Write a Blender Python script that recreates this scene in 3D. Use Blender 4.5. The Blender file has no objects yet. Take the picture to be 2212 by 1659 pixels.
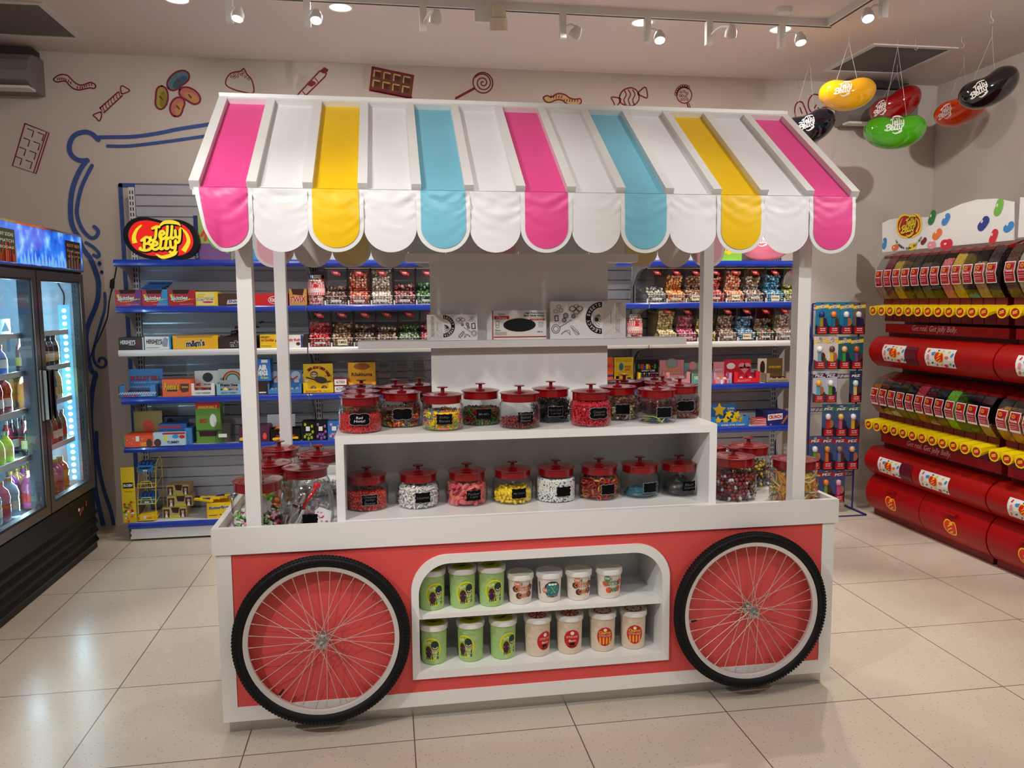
import bpy, math, random
import numpy as np
from mathutils import Vector, Matrix
from mathutils.geometry import tessellate_polygon
random.seed(7); rng = np.random.default_rng(7)
SC = bpy.context.scene
COL = SC.collection
PI = math.pi

# ------------------------------------------------------------------ camera
FPX, PITCH, YAW, ROLL = 1705.05, 0.1019, 0.1550, -0.0068
CAM = Vector((0.6613, -3.0388, 1.6700))
_F = Vector((math.sin(YAW)*math.cos(PITCH), math.cos(YAW)*math.cos(PITCH), -math.sin(PITCH)))
_R = Vector((math.cos(YAW), -math.sin(YAW), 0.0)); _U = _R.cross(_F)
_R2 = _R*math.cos(ROLL)+_U*math.sin(ROLL); _U2 = _U*math.cos(ROLL)-_R*math.sin(ROLL)
cd = bpy.data.cameras.new('camera'); cam = bpy.data.objects.new('camera', cd); COL.objects.link(cam)
cd.sensor_width = 36.0; cd.lens = FPX/2212*36.0; cd.clip_start = 0.05; cd.clip_end = 60
cam.matrix_world = Matrix(((_R2.x, _U2.x, -_F.x, CAM.x), (_R2.y, _U2.y, -_F.y, CAM.y), (_R2.z, _U2.z, -_F.z, CAM.z), (0, 0, 0, 1)))
SC.camera = cam

def at(px, py, axis, val):
    """the point of the plane axis=val that the photograph shows at pixel px, py (used to survey the real positions)"""
    d = _F+_R2*((px-1106)/FPX)-_U2*((py-829.5)/FPX)
    t = (val-CAM[axis])/d[axis]
    return CAM+d*t

# ------------------------------------------------------------------ world, exposure
SC.view_settings.view_transform = 'Standard'; SC.view_settings.look = 'None'
SC.view_settings.gamma = 1.0; SC.view_settings.exposure = 0.0; SC.view_settings.use_curve_mapping = False
W = bpy.data.worlds.new('world'); SC.world = W; W.use_nodes = True
bg = W.node_tree.nodes['Background']; bg.inputs[0].default_value = (1.0, 0.95, 0.90, 1); bg.inputs[1].default_value = 0.16
c = SC.cycles
c.max_bounces = 8; c.diffuse_bounces = 3; c.glossy_bounces = 4; c.transmission_bounces = 4; c.transparent_max_bounces = 40
c.caustics_reflective = False; c.caustics_refractive = False; c.sample_clamp_indirect = 4.0; c.blur_glossy = 0.5
c.use_adaptive_sampling = True; c.adaptive_threshold = 0.02; c.use_denoising = True

def lamp_data(name, typ, energy, col=(1, .92, .83), **k):
    l = bpy.data.lights.new(name, typ); l.energy = energy; l.color = col
    for a, b in k.items(): setattr(l, a, b)
    return l
def put_lamp(name, data, loc, target=None, parent=None):
    o = bpy.data.objects.new(name, data); COL.objects.link(o); o.location = loc
    if target is not None:
        o.rotation_euler = (Vector(target)-Vector(loc)).to_track_quat('-Z', 'Y').to_euler()
    return o
# soft glow of the recessed downlights of the ceiling (rows run on behind the photographer)
DOWN = [(-0.54, 2.13), (0.416, 2.13), (2.347, 2.13), (3.31, 2.13),
        (-0.54, -1.6), (1.38, -1.6), (3.31, -1.6), (-0.54, -4.2), (1.38, -4.2), (3.31, -4.2)]
DOWN_W = {0: 7, 1: 9, 2: 9, 3: 12}
# adjustable track spots: head position, aim, watts, cone
SPOTS = [((-0.146, 1.83, 3.30), (-0.55, 0.75, 0.0), 40, 62), ((0.293, 1.80, 3.30), (0.2, 0.5, 0.6), 45, 55),
         ((0.971, 1.73, 3.30), (0.7, 3.0, 1.3), 55, 70), ((1.353, 1.81, 3.30), (1.5, 2.8, 0.4), 50, 80),
         ((1.83, 1.88, 3.30), (0.6, 2.9, 1.2), 50, 60), ((2.374, 1.866, 3.30), (2.1, 0.5, 0.5), 40, 55),
         ((2.781, 1.734, 3.30), (3.0, 3.1, 1.3), 90, 70), ((3.275, 1.789, 3.30), (3.3, 0.6, 0.0), 70, 60),
         ((3.444, 1.34, 3.30), (2.95, -0.3, 0.1), 90, 60),
         # the front track, above and behind the photographer
         ((-0.7, -1.45, 3.30), (0.25, 0.1, 2.05), 95, 52), ((0.95, -1.45, 3.30), (1.0, 0.2, 1.9), 12, 60),
         ((1.9, -1.45, 3.30), (1.6, 0.2, 0.9), 16, 60), ((3.2, -1.45, 3.30), (2.55, 0.1, 2.2), 70, 46),
         ((-1.9, -2.6, 3.30), (0.4, 0.0, 0.7), 210, 44), ((3.3, -0.9, 3.30), (5.1, 1.5, 2.1), 190, 80),
         ((3.9, -2.5, 3.30), (2.2, 0.0, 0.6), 85, 44), ((-0.8, -2.6, 3.30), (-0.9, 3.1, 2.0), 100, 44),
         ((0.9, -2.6, 3.30), (1.3, 0.3, 1.3), 46, 44)]

# ------------------------------------------------------------------ materials
def lin(v):
    v = v/255.0
    return v/12.92 if v <= 0.04045 else ((v+0.055)/1.055)**2.4
_M = {}
def M(name, rgb=None, rough=0.5, metal=0.0, coat=0.0, emit=None, es=1.0, bump=0.0, bscale=60.0, spec=0.5):
    if name in _M: return _M[name]
    m = bpy.data.materials.new(name); m.use_nodes = True; _M[name] = m
    nt = m.node_tree; b = nt.nodes['Principled BSDF']
    b.inputs['Base Color'].default_value = (lin(rgb[0]), lin(rgb[1]), lin(rgb[2]), 1)
    b.inputs['Roughness'].default_value = rough; b.inputs['Metallic'].default_value = metal
    b.inputs['Coat Weight'].default_value = coat; b.inputs['Specular IOR Level'].default_value = spec
    if emit: b.inputs['Emission Color'].default_value = (lin(emit[0]), lin(emit[1]), lin(emit[2]), 1); b.inputs['Emission Strength'].default_value = es
    if bump:
        n = nt.nodes.new('ShaderNodeTexNoise'); n.inputs['Scale'].default_value = bscale
        tc = nt.nodes.new('ShaderNodeTexCoord'); nt.links.new(tc.outputs['Object'], n.inputs['Vector'])
        bp = nt.nodes.new('ShaderNodeBump'); bp.inputs['Strength'].default_value = bump; bp.inputs['Distance'].default_value = 0.01
        nt.links.new(n.outputs['Fac'], bp.inputs['Height']); nt.links.new(bp.outputs['Normal'], b.inputs['Normal'])
    return m
def glass(name, tint=(1, 1, 1), refl=0.55, base=0.045, rough=0.02, edge=0.0):
    """thin clear sheet: lets light straight through, mirrors more at grazing angles"""
    if name in _M: return _M[name]
    m = bpy.data.materials.new(name); m.use_nodes = True; _M[name] = m; nt = m.node_tree; nt.nodes.clear()
    o = nt.nodes.new('ShaderNodeOutputMaterial'); mx = nt.nodes.new('ShaderNodeMixShader')
    t = nt.nodes.new('ShaderNodeBsdfTransparent'); g = nt.nodes.new('ShaderNodeBsdfGlossy')
    t.inputs[0].default_value = (*tint, 1); g.inputs['Roughness'].default_value = rough
    lw = nt.nodes.new('ShaderNodeLayerWeight'); lw.inputs['Blend'].default_value = 0.5
    pw = nt.nodes.new('ShaderNodeMath'); pw.operation = 'POWER'; pw.inputs[1].default_value = 3.2
    ma = nt.nodes.new('ShaderNodeMath'); ma.operation = 'MULTIPLY_ADD'; ma.inputs[1].default_value = refl; ma.inputs[2].default_value = base
    nt.links.new(lw.outputs['Facing'], pw.inputs[0]); nt.links.new(pw.outputs[0], ma.inputs[0]); nt.links.new(ma.outputs[0], mx.inputs[0])
    if edge:
        p2 = nt.nodes.new('ShaderNodeMath'); p2.operation = 'POWER'; p2.inputs[1].default_value = 5.0; nt.links.new(lw.outputs['Facing'], p2.inputs[0])
        mc = nt.nodes.new('ShaderNodeMix'); mc.data_type = 'RGBA'; mc.inputs[6].default_value = (*tint, 1); mc.inputs[7].default_value = tuple(v*(1-edge) for v in tint)+(1,)
        nt.links.new(p2.outputs[0], mc.inputs[0]); nt.links.new(mc.outputs[2], t.inputs[0])
    nt.links.new(t.outputs[0], mx.inputs[1]); nt.links.new(g.outputs[0], mx.inputs[2]); nt.links.new(mx.outputs[0], o.inputs[0])
    return m
def wall_mat(name, rgb, rough=0.8, amt=0.05):
    m = M(name, rgb, rough, bump=0.08, bscale=90); nt = m.node_tree; b = nt.nodes['Principled BSDF']
    n = nt.nodes.new('ShaderNodeTexNoise'); n.inputs['Scale'].default_value = 1.3; n.inputs['Detail'].default_value = 4
    tc = nt.nodes.new('ShaderNodeTexCoord'); nt.links.new(tc.outputs['Object'], n.inputs['Vector'])
    mx = nt.nodes.new('ShaderNodeMix'); mx.data_type = 'RGBA'
    c0 = b.inputs['Base Color'].default_value[:]
    mx.inputs[6].default_value = tuple(v*(1-amt) for v in c0[:3])+(1,); mx.inputs[7].default_value = tuple(min(1, v*(1+amt)) for v in c0[:3])+(1,)
    nt.links.new(n.outputs['Fac'], mx.inputs[0]); nt.links.new(mx.outputs[2], b.inputs['Base Color'])
    return m

# ------------------------------------------------------------------ mesh builder
class MB:
    def __init__(s): s.v = []; s.n = 0; s.f = []; s.m = []; s.mats = []; s.T = Matrix.Identity(4); s.map = None
    def mi(s, m):
        if m not in s.mats: s.mats.append(m)
        return s.mats.index(m)
    def add(s, vs, fs, m):
        vs = np.asarray(vs, float).reshape(-1, 3)
        if s.map is not None: vs = s.map(vs)
        T = np.array(s.T); vs = vs@T[:3, :3].T+T[:3, 3]
        s.v.append(vs); k = s.mi(m); n = s.n
        s.f.extend([tuple(i+n for i in f) for f in fs]); s.m.extend([k]*len(fs)); s.n += len(vs)
        return s
    def box(s, a, b, m):
        x0, y0, z0 = a; x1, y1, z1 = b
        return s.add([(x0, y0, z0), (x1, y0, z0), (x1, y1, z0), (x0, y1, z0), (x0, y0, z1), (x1, y0, z1), (x1, y1, z1), (x0, y1, z1)],
                     [(0, 3, 2, 1), (4, 5, 6, 7), (0, 1, 5, 4), (1, 2, 6, 5), (2, 3, 7, 6), (3, 0, 4, 7)], m)
    def quad(s, p, m): return s.add(p, [tuple(range(len(p)))], m)
    def lathe(s, prof, m, seg=32, c=(0, 0, 0), a0=0.0, a1=2*PI, closed=True):
        vs = []; fs = []; k = len(prof); full = abs(a1-a0-2*PI) < 1e-6; cols = seg if full else seg+1
        for i in range(cols):
            a = a0+(a1-a0)*i/seg
            for r, z in prof: vs.append((c[0]+r*math.cos(a), c[1]+r*math.sin(a), c[2]+z))
        for i in range(seg):
            j = (i+1) % cols
            for q in range(k-1): fs.append((i*k+q, j*k+q, j*k+q+1, i*k+q+1))
        return s.add(vs, fs, m)
    def tube(s, pts, r, m, seg=6, caps=True):
        pts = [Vector(p) for p in pts]; vs = []; fs = []
        up = Vector((0, 0, 1)); n = len(pts); prev = None
        for i, p in enumerate(pts):
            d = (pts[min(i+1, n-1)]-pts[max(i-1, 0)])
            d = d.normalized() if d.length > 1e-9 else Vector((0, 0, 1))
            if prev is None: a = d.cross(up if abs(d.dot(up)) < .95 else Vector((1, 0, 0))).normalized()
            else:
                a = prev-d*prev.dot(d); a = a.normalized() if a.length > 1e-6 else d.orthogonal().normalized()
            prev = a; b = d.cross(a); rr = r[i] if isinstance(r, (list, tuple)) else r
            for k in range(seg):
                t = 2*PI*k/seg; vs.append(p+(a*math.cos(t)+b*math.sin(t))*rr)
        for i in range(n-1):
            for k in range(seg):
                l = (k+1) % seg; fs.append((i*seg+k, i*seg+l, (i+1)*seg+l, (i+1)*seg+k))
        if caps: fs.append(tuple(range(seg))[::-1]); fs.append(tuple((n-1)*seg+k for k in range(seg)))
        return s.add(vs, fs, m)
    def cyl(s, a, b, r, m, seg=16): return s.tube([a, b], r, m, seg)
    def tess(s, loops, z, m, flip=False):
        """flat face in the local xy plane at height z; the first loop is the outline, the others are holes"""
        L = [[Vector((x, y, 0)) for x, y in lp] for lp in loops]
        tris = tessellate_polygon(L); vs = [(x, y, z) for lp in loops for x, y in lp]
        return s.add(vs, [tuple(t) for t in tris], m)
    def plate(s, loops, z0, z1, m, me=None):
        """2D outline (with holes) given thickness between local z0 and z1"""
        s.tess(loops, z1, m); s.tess(loops, z0, m); me = me or m
        for lp in loops:
            n = len(lp); vs = [(x, y, z0) for x, y in lp]+[(x, y, z1) for x, y in lp]
            s.add(vs, [(i, (i+1) % n, n+(i+1) % n, n+i) for i in range(n)], me)
        return s
    # flat print helpers in local xy
    def rect(s, x0, y0, x1, y1, z, m): return s.add([(x0, y0, z), (x1, y0, z), (x1, y1, z), (x0, y1, z)], [(0, 1, 2, 3)], m)
    def ell(s, cx, cy, rx, ry, z, m, n=28, rot=0.0):
        cr, sr = math.cos(rot), math.sin(rot)
        p = [(rx*math.cos(2*PI*i/n), ry*math.sin(2*PI*i/n)) for i in range(n)]
        vs = [(cx, cy, z)]+[(cx+a*cr-b*sr, cy+a*sr+b*cr, z) for a, b in p]
        return s.add(vs, [(0, 1+i, 1+(i+1) % n) for i in range(n)], m)
    def ringp(s, cx, cy, r0, r1, z, m, n=32, a0=0, a1=2*PI, sy=1.0):
        vs = []; fs = []
        for i in range(n+1):
            a = a0+(a1-a0)*i/n
            vs += [(cx+r0*math.cos(a), cy+r0*math.sin(a)*sy, z), (cx+r1*math.cos(a), cy+r1*math.sin(a)*sy, z)]
        for i in range(n): fs.append((2*i, 2*i+1, 2*i+3, 2*i+2))
        return s.add(vs, fs, m)
    def stroke(s, pts, w, z, m, smooth=True, cap=True, th=0.0):
        """brush stroke with round ends in the local xy plane"""
        if smooth and len(pts) > 2: pts = catmull(pts, 5)
        pts = [Vector((p[0], p[1])) for p in pts]; n = len(pts); vs = []; fs = []
        for i, p in enumerate(pts):
            d = pts[min(i+1, n-1)]-pts[max(i-1, 0)]
            if d.length < 1e-9: d = Vector((1, 0))
            d.normalize(); nn = Vector((-d.y, d.x)); ww = (w(i/(n-1)) if callable(w) else w)/2
            vs += [(p.x+nn.x*ww, p.y+nn.y*ww, z), (p.x-nn.x*ww, p.y-nn.y*ww, z)]
        for i in range(n-1): fs.append((2*i, 2*i+1, 2*i+3, 2*i+2))
        s.add(vs, fs, m)
        if th:
            v2 = [(a, b, cc) for a, b, cc in vs]+[(a, b, cc-th) for a, b, cc in vs]; N = len(vs)
            s.add(v2, [(2*i, 2*i+2, N+2*i+2, N+2*i) for i in range(n-1)]+[(2*i+1, 2*i+3, N+2*i+3, N+2*i+1) for i in range(n-1)], m)
        if cap:
            for p, t in ((pts[0], 0.0), (pts[-1], 1.0)):
                ww = (w(t) if callable(w) else w)/2
                if ww > 1e-5: s.ell(p.x, p.y, ww, ww, z+.0001, m, 10)
        return s
    def text(s, txt, cx, cy, w, h, z, m, bold=0.0, shear=0.0, rot=0.0, keep=False):
        """lettering fitted in a w by h box centred on cx, cy"""
        vs, fs, tw, thh = text_geo(txt, bold, shear)
        if tw <= 0: return s
        sx, sy = w/tw, h/thh
        if keep: sx = sy = min(sx, sy)
        cr, sr = math.cos(rot), math.sin(rot)
        X = (vs[:, 0]-tw/2)*sx; Y = (vs[:, 1]-thh/2)*sy
        return s.add(np.stack([cx+X*cr-Y*sr, cy+X*sr+Y*cr, np.full(len(X), z)], 1), fs, m)
    def arc_text(s, txt, cx, cy, r, size, a_mid, span, z, m, bold=0.02, inward=False):
        n = len(txt)
        for i, ch in enumerate(txt):
            if ch == ' ': continue
            t = (i-(n-1)/2)/max(1, n-1)*span
            a = a_mid-t if not inward else a_mid+t
            s.text(ch, cx+r*math.cos(a), cy+r*math.sin(a), size*.75, size, z, m, bold, 0, (a-PI/2) if not inward else (a+PI/2))
        return s
    def build(s, name, parent=None, smooth=None, loc=None):
        me = bpy.data.meshes.new(name)
        if s.n:
            V = np.concatenate(s.v).astype(np.float32)
            me.from_pydata(V.tolist(), [], s.f)
            for m in s.mats: me.materials.append(m)
            me.polygons.foreach_set('material_index', np.array(s.m, np.int32))
            if smooth is not None:
                me.shade_smooth() if smooth is True else me.set_sharp_from_angle(angle=smooth)
                if smooth is not True: me.polygons.foreach_set('use_smooth', [True]*len(s.m)); me.set_sharp_from_angle(angle=smooth)
            me.update()
        o = bpy.data.objects.new(name, me); COL.objects.link(o)
        if parent: o.parent = parent
        if loc is not None: o.location = loc
        return o

def catmull(p, k=5):
    out = []; n = len(p)
    for i in range(n-1):
        a, b, cc, d = p[max(i-1, 0)], p[i], p[i+1], p[min(i+2, n-1)]
        for j in range(k):
            t = j/k; t2 = t*t; t3 = t2*t
            out.append(tuple(.5*((2*b[q])+(-a[q]+cc[q])*t+(2*a[q]-5*b[q]+4*cc[q]-d[q])*t2+(-a[q]+3*b[q]-3*cc[q]+d[q])*t3) for q in range(len(b))))
    out.append(tuple(p[-1])); return out

_TG = {}
def text_geo(txt, bold=0.0, shear=0.0):
    k = (txt, round(bold, 3), round(shear, 2))
    if k in _TG: return _TG[k]
    cu = bpy.data.curves.new('t', 'FONT'); cu.body = txt; cu.size = 1; cu.resolution_u = 2; cu.offset = bold; cu.shear = shear
    cu.fill_mode = 'FRONT'
    o = bpy.data.objects.new('t', cu); COL.objects.link(o)
    dg = bpy.context.evaluated_depsgraph_get(); dg.update()
    me = bpy.data.meshes.new_from_object(o.evaluated_get(dg))
    vs = np.zeros(len(me.vertices)*3); me.vertices.foreach_get('co', vs); vs = vs.reshape(-1, 3)
    fs = [tuple(p.vertices) for p in me.polygons]
    bpy.data.objects.remove(o); bpy.data.curves.remove(cu); bpy.data.meshes.remove(me)
    if len(vs): vs = vs-vs.min(0); w, h = vs[:, 0].max(), vs[:, 1].max()
    else: w = h = 0
    _TG[k] = (vs, fs, w, max(h, 1e-6)); return _TG[k]

def frame(o, x, y):
    """matrix whose local x, y run along the given world directions from origin o; local z points out"""
    x = Vector(x).normalized(); y = Vector(y).normalized(); z = x.cross(y).normalized()
    return Matrix(((x.x, y.x, z.x, o[0]), (x.y, y.y, z.y, o[1]), (x.z, y.z, z.z, o[2]), (0, 0, 0, 1)))
FRONT = lambda x, y, z: frame((x, y, z), (1, 0, 0), (0, 0, 1))      # local z looks at -Y (towards the photographer)

# ------------------------------------------------------------------ object bookkeeping
def tag(o, label=None, cat=None, group=None, kind=None):
    if label: o['label'] = label
    if cat: o['category'] = cat
    if group: o['group'] = group
    if kind: o['kind'] = kind
    return o
def thing(name, label, cat, loc=(0, 0, 0), rz=0.0, group=None):
    o = bpy.data.objects.new(name, None); COL.objects.link(o); o.location = loc; o.rotation_euler = (0, 0, rz)
    return tag(o, label, cat, group)
def copy_tree(o, parent=None):
    k = o.copy(); COL.objects.link(k); k.parent = parent
    for ch in [x for x in o.children]: copy_tree(ch, k)
    return k
def rrect(x0, y0, x1, y1, r, n=8, top_only=False):
    out = []
    for cx, cy, a0 in ((x1-r, y1-r, 0), (x0+r, y1-r, PI/2), (x0+r, y0+r, PI), (x1-r, y0+r, 1.5*PI)):
        if top_only and a0 >= PI: out.append((x0 if a0 == PI else x1, y0)); continue
        for i in range(n+1): a = a0+PI/2*i/n; out.append((cx+r*math.cos(a), cy+r*math.sin(a)))
    return out

WHITE = M('white paint', (236, 236, 234), .35, bump=.02)
SATIN = M('satin white laminate', (233, 232, 230), .28)
BLACK = M('black plastic', (8, 8, 9), .4)
INK = M('black ink', (10, 9, 10), .6, spec=.2)
PAPER = M('white paper', (238, 238, 236), .6)
CHROME = M('chrome', (215, 215, 218), .15, 1.0)
STEEL = M('brushed steel', (190, 188, 186), .3, 1.0, bump=.03, bscale=200)
RED = M('red print', (196, 18, 26), .45)
YEL = M('yellow print', (250, 205, 20), .45)
GLS = glass('clear glass', (.96, .975, .97), .9, .05, .02, .75)
ACR = glass('clear acrylic', (.95, .95, .95), .45, .05, .04)

# ================================================================== THE ROOM
XL, XR, YB, YF, ZC = -2.25, 5.34, 3.271, -6.5, 3.49
wm = wall_mat('painted wall', (214, 203, 194)); cmx = wall_mat('painted ceiling', (226, 212, 206), .85)
for nm, a, b, m in (('wall_back', (XL-.1, YB, -.02), (XR+.1, YB+.1, ZC+.05), wm), ('wall_left', (XL-.1, YF, -.02), (XL, YB, ZC+.05), wm),
                    ('wall_right', (XR, YF, -.02), (XR+.1, YB, ZC+.05), wm), ('ceiling', (XL-.1, YF, ZC), (XR+.1, YB+.1, ZC+.1), cmx)):
    tag(MB().box(a, b, m).build(nm), kind='structure')
# stone tile floor with dark grout lines
fm = bpy.data.materials.new('stone tiles'); fm.use_nodes = True; nt = fm.node_tree; b = nt.nodes['Principled BSDF']
def nd(t, **k):
    n = nt.nodes.new(t)
    for a, v in k.items(): setattr(n, a, v)
    return n
tc = nd('ShaderNodeTexCoord'); sep = nd('ShaderNodeSeparateXYZ'); nt.links.new(tc.outputs['Object'], sep.inputs[0])
T, GX, GY = .6343, -.542, -.1308
def mth(op, a, b_=None, c_=None):
    n = nd('ShaderNodeMath', operation=op)
    for i, v in enumerate((a, b_, c_)):
        if v is None: continue
        if isinstance(v, (int, float)): n.inputs[i].default_value = v
        else: nt.links.new(v, n.inputs[i])
    return n.outputs[0]
def cellf(o, g):
    t = mth('DIVIDE', mth('SUBTRACT', o, g), T); fr = mth('FRACT', t); return mth('FLOOR', t), mth('MINIMUM', fr, mth('SUBTRACT', 1.0, fr))
ix, dx = cellf(sep.outputs[0], GX); iy, dy = cellf(sep.outputs[1], GY)
gro = mth('LESS_THAN', mth('MINIMUM', dx, dy), .0038)
cmb = nd('ShaderNodeCombineXYZ'); nt.links.new(ix, cmb.inputs[0]); nt.links.new(iy, cmb.inputs[1])
wn = nd('ShaderNodeTexWhiteNoise'); nt.links.new(cmb.outputs[0], wn.inputs[0])
n1 = nd('ShaderNodeTexNoise'); n1.inputs['Scale'].default_value = 3.0; n1.inputs['Detail'].default_value = 5; nt.links.new(tc.outputs['Object'], n1.inputs['Vector'])
n2 = nd('ShaderNodeTexVoronoi'); n2.inputs['Scale'].default_value = 48; nt.links.new(tc.outputs['Object'], n2.inputs['Vector'])
cr = nd('ShaderNodeValToRGB'); nt.links.new(n2.outputs['Distance'], cr.inputs[0])
cr.color_ramp.elements[0].position = .10; cr.color_ramp.elements[0].color = (.62, .54, .46, 1); cr.color_ramp.elements[1].position = .17; cr.color_ramp.elements[1].color = (1, 1, 1, 1)
base = nd('ShaderNodeMix', data_type='RGBA'); base.inputs[6].default_value = (lin(214), lin(201), lin(184), 1); base.inputs[7].default_value = (lin(228), lin(216), lin(199), 1)
nt.links.new(mth('ADD', mth('MULTIPLY', n1.outputs['Fac'], .7), mth('MULTIPLY', wn.outputs['Value'], .35)), base.inputs[0])
mul = nd('ShaderNodeMix', data_type='RGBA', blend_type='MULTIPLY'); mul.inputs[0].default_value = 1; nt.links.new(base.outputs[2], mul.inputs[6]); nt.links.new(cr.outputs[0], mul.inputs[7])
gm = nd('ShaderNodeMix', data_type='RGBA'); nt.links.new(gro, gm.inputs[0]); nt.links.new(mul.outputs[2], gm.inputs[6]); gm.inputs[7].default_value = (lin(112), lin(92), lin(86), 1)
nt.links.new(gm.outputs[2], b.inputs['Base Color'])
nt.links.new(mth('MULTIPLY_ADD', n1.outputs['Fac'], .22, .13), b.inputs['Roughness'])
bp = nd('ShaderNodeBump'); bp.inputs['Strength'].default_value = .25; bp.inputs['Distance'].default_value = .002; nt.links.new(mth('SUBTRACT', 1.0, gro), bp.inputs['Height']); nt.links.new(bp.outputs[0], b.inputs['Normal'])
b.inputs['Specular IOR Level'].default_value = .45
tag(MB().box((XL-.1, YF, -.1), (XR+.1, YB+.1, 0), fm).build('floor'), kind='structure')

# ================================================================== CEILING FITTINGS
LAMPW = M('lamp white', (226, 224, 220), .4)
GLOW = M('lamp glow', (255, 240, 220), .5, emit=(255, 240, 222), es=30)
GLOWD = M('downlight glow', (255, 232, 212), .5, emit=(255, 226, 204), es=3.2)
def track(name, a, b, label):
    m = MB(); ax = 0 if abs(b[0]-a[0]) > abs(b[1]-a[1]) else 1
    lo = [min(a[i], b[i]) for i in range(3)]; hi = [max(a[i], b[i]) for i in range(3)]
    o = 1-ax; lo[o] -= .022; hi[o] += .022
    m.box((lo[0], lo[1], ZC-.045), (hi[0], hi[1], ZC), LAMPW)
    lo2, hi2 = lo[:], hi[:]; lo2[o] += .015; hi2[o] -= .015
    m.box((lo2[0], lo2[1], ZC-.047), (hi2[0], hi2[1], ZC-.0445), BLACK)
    return tag(m.build(name), label, 'track', 'ceiling lighting tracks')
track('lighting_track', (-1.6, 1.93, 0), (3.56, 1.93, 0), 'long white lighting track running left to right across the ceiling')
track('lighting_track', (3.54, -5.0, 0), (3.54, 1.905, 0), 'short white lighting track turning toward the photographer at the right')
track('lighting_track', (-2, -1.45, 0), (3.51, -1.45, 0), 'white lighting track on the ceiling just in front of the photographer')
track('lighting_track', (-2, -2.55, 0), (4.1, -2.55, 0), 'white lighting track on the ceiling above the photographer')
SL = ['white track spotlight shining brightly above the first pink stripe', 'white track spotlight shining brightly above the first yellow stripe',
      'white track spotlight with a round head turned to the wall, left of the cream one', 'cream track spotlight with a long adapter box, seen from behind',
      'small white track spotlight tilted left, right of the cream one', 'white track spotlight lit beside the middle round downlight',
      'white track spotlight with a curled bracket turned away, left of the right round downlight', 'white lit track spotlight nearest the right end of the long track',
      'white bright spotlight on the short track at top right']
for i, (p, tgt, w, cone) in enumerate(SPOTS):
    on_ = w > 0
    t = thing('track_spotlight', SL[i] if i < len(SL) else 'white track spotlight outside the picture, %s' % ['left of the near track', 'middle left of the near track', 'middle right of the near track', 'right of the near track', 'far left of the rear track', 'near the red stands', 'far right of the rear track', 'left part of the rear track', 'middle of the rear track'][i-9], 'spotlight', (p[0], p[1], p[2]), 0,
              'ceiling track spotlights' if i < 9 else 'track spotlights behind the photographer')
    m = MB(); ty = (1.93 if i < 8 else (1.34 if i == 8 else -3.0))-p[1] if i != 8 else 0
    ofx = 3.54-p[0] if i == 8 else -.06
    big = i == 3
    if i > 8: ty = 0.0; m.box((-.08, ty-.018, .0), (-.04, ty+.018, ZC-.048-p[2]), LAMPW)
    elif big: m.box((-.13, ty-.02, ZC-.12-p[2]), (.06, ty+.02, ZC-.045-p[2]), LAMPW)
    else: m.box((ofx-.02, ty-.018, .0), (ofx+.02, ty+.018, ZC-.045-p[2]), LAMPW)
    m.build('adapter', t)
    d = (Vector(tgt)-Vector(p)).normalized() if on_ else Vector((.25, .1, -1)).normalized()
    hm = MB(); q = d.to_track_quat('-Z', 'Y').to_matrix().to_4x4(); hm.T = q
    r = .052 if big else .036
    L = .12 if big else .06
    hm.lathe([(0, L), (r*.55, L), (r*.75, L*.7), (r, L*.35), (r, -.01), (r*.86, -.01), (r*.84, .004)] if not big else [(0, L), (r*.72, L), (r*.8, L*.5), (r, L*.48), (r, -.01), (r*.86, -.01), (r*.84, .004)],
             M('cream lamp metal', (214, 202, 176), .45) if big else LAMPW, 24)
    hm.build('lamp_head', t, smooth=.6)
    bm_ = MB(); bm_.T = q; bm_.ell(0, 0, r*.84, r*.84, .002, GLOW if on_ else M('unlit lamp glass', (170, 168, 160), .3), 20); bm_.build('bulb', t)
    am = MB(); s0 = Vector((ofx, ty, .05)) if not big else Vector((-.02, ty, ZC-.12-p[2])); e0 = -d*(L*.8)
    am.tube(catmull([tuple(s0), tuple((s0+e0)/2+Vector((0, 0, .03))), tuple(e0)], 4), .006, LAMPW); am.build('bracket', t)
    if on_:
        ld = lamp_data('spot_light', 'SPOT', w*1.0, ((1, .93, .84) if i < 9 else (1, .975, .945)), spot_size=math.radians(cone), spot_blend=.35, shadow_soft_size=.03)
        put_lamp('spot_light', ld, Vector(p)+d*.03, tgt)
DL = ['round recessed downlight cut off by the top edge at left', 'round recessed downlight above the second yellow and chocolate bar area',
      'round recessed downlight glowing above the right blue stripe', 'round recessed downlight glowing near the right end of the long track']
dl0 = None
for i, (x, y) in enumerate(DOWN):
    if dl0 is None:
        dl0 = thing('recessed_downlight', DL[0], 'downlight', (x, y, ZC), 0, 'recessed round ceiling downlights')
        MB().lathe([(.066, -.001), (.068, -.005), (.082, -.005), (.084, -.001)], LAMPW, 28).build('trim_ring', dl0, smooth=.5)
        MB().ell(0, 0, .066, .066, -.0015, GLOWD, 28).build('diffuser', dl0); t = dl0
    else: t = copy_tree(dl0); t.location = (x, y, ZC)
    t['label'] = DL[i] if i < 4 else 'round recessed downlight outside the picture, %s' % ['left of the near row', 'middle of the near row', 'right of the near row', 'left of the rear row', 'middle of the rear row', 'right of the rear row'][i-4]
    if i >= 4: t['group'] = 'recessed downlights behind the photographer'
    put_lamp('downlight_lamp', lamp_data('downlight_lamp', 'AREA', DOWN_W.get(i, 7), (1, .9, .81), shape='DISK', size=.13), (x, y, ZC-.008), (x, y, 0))
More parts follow.
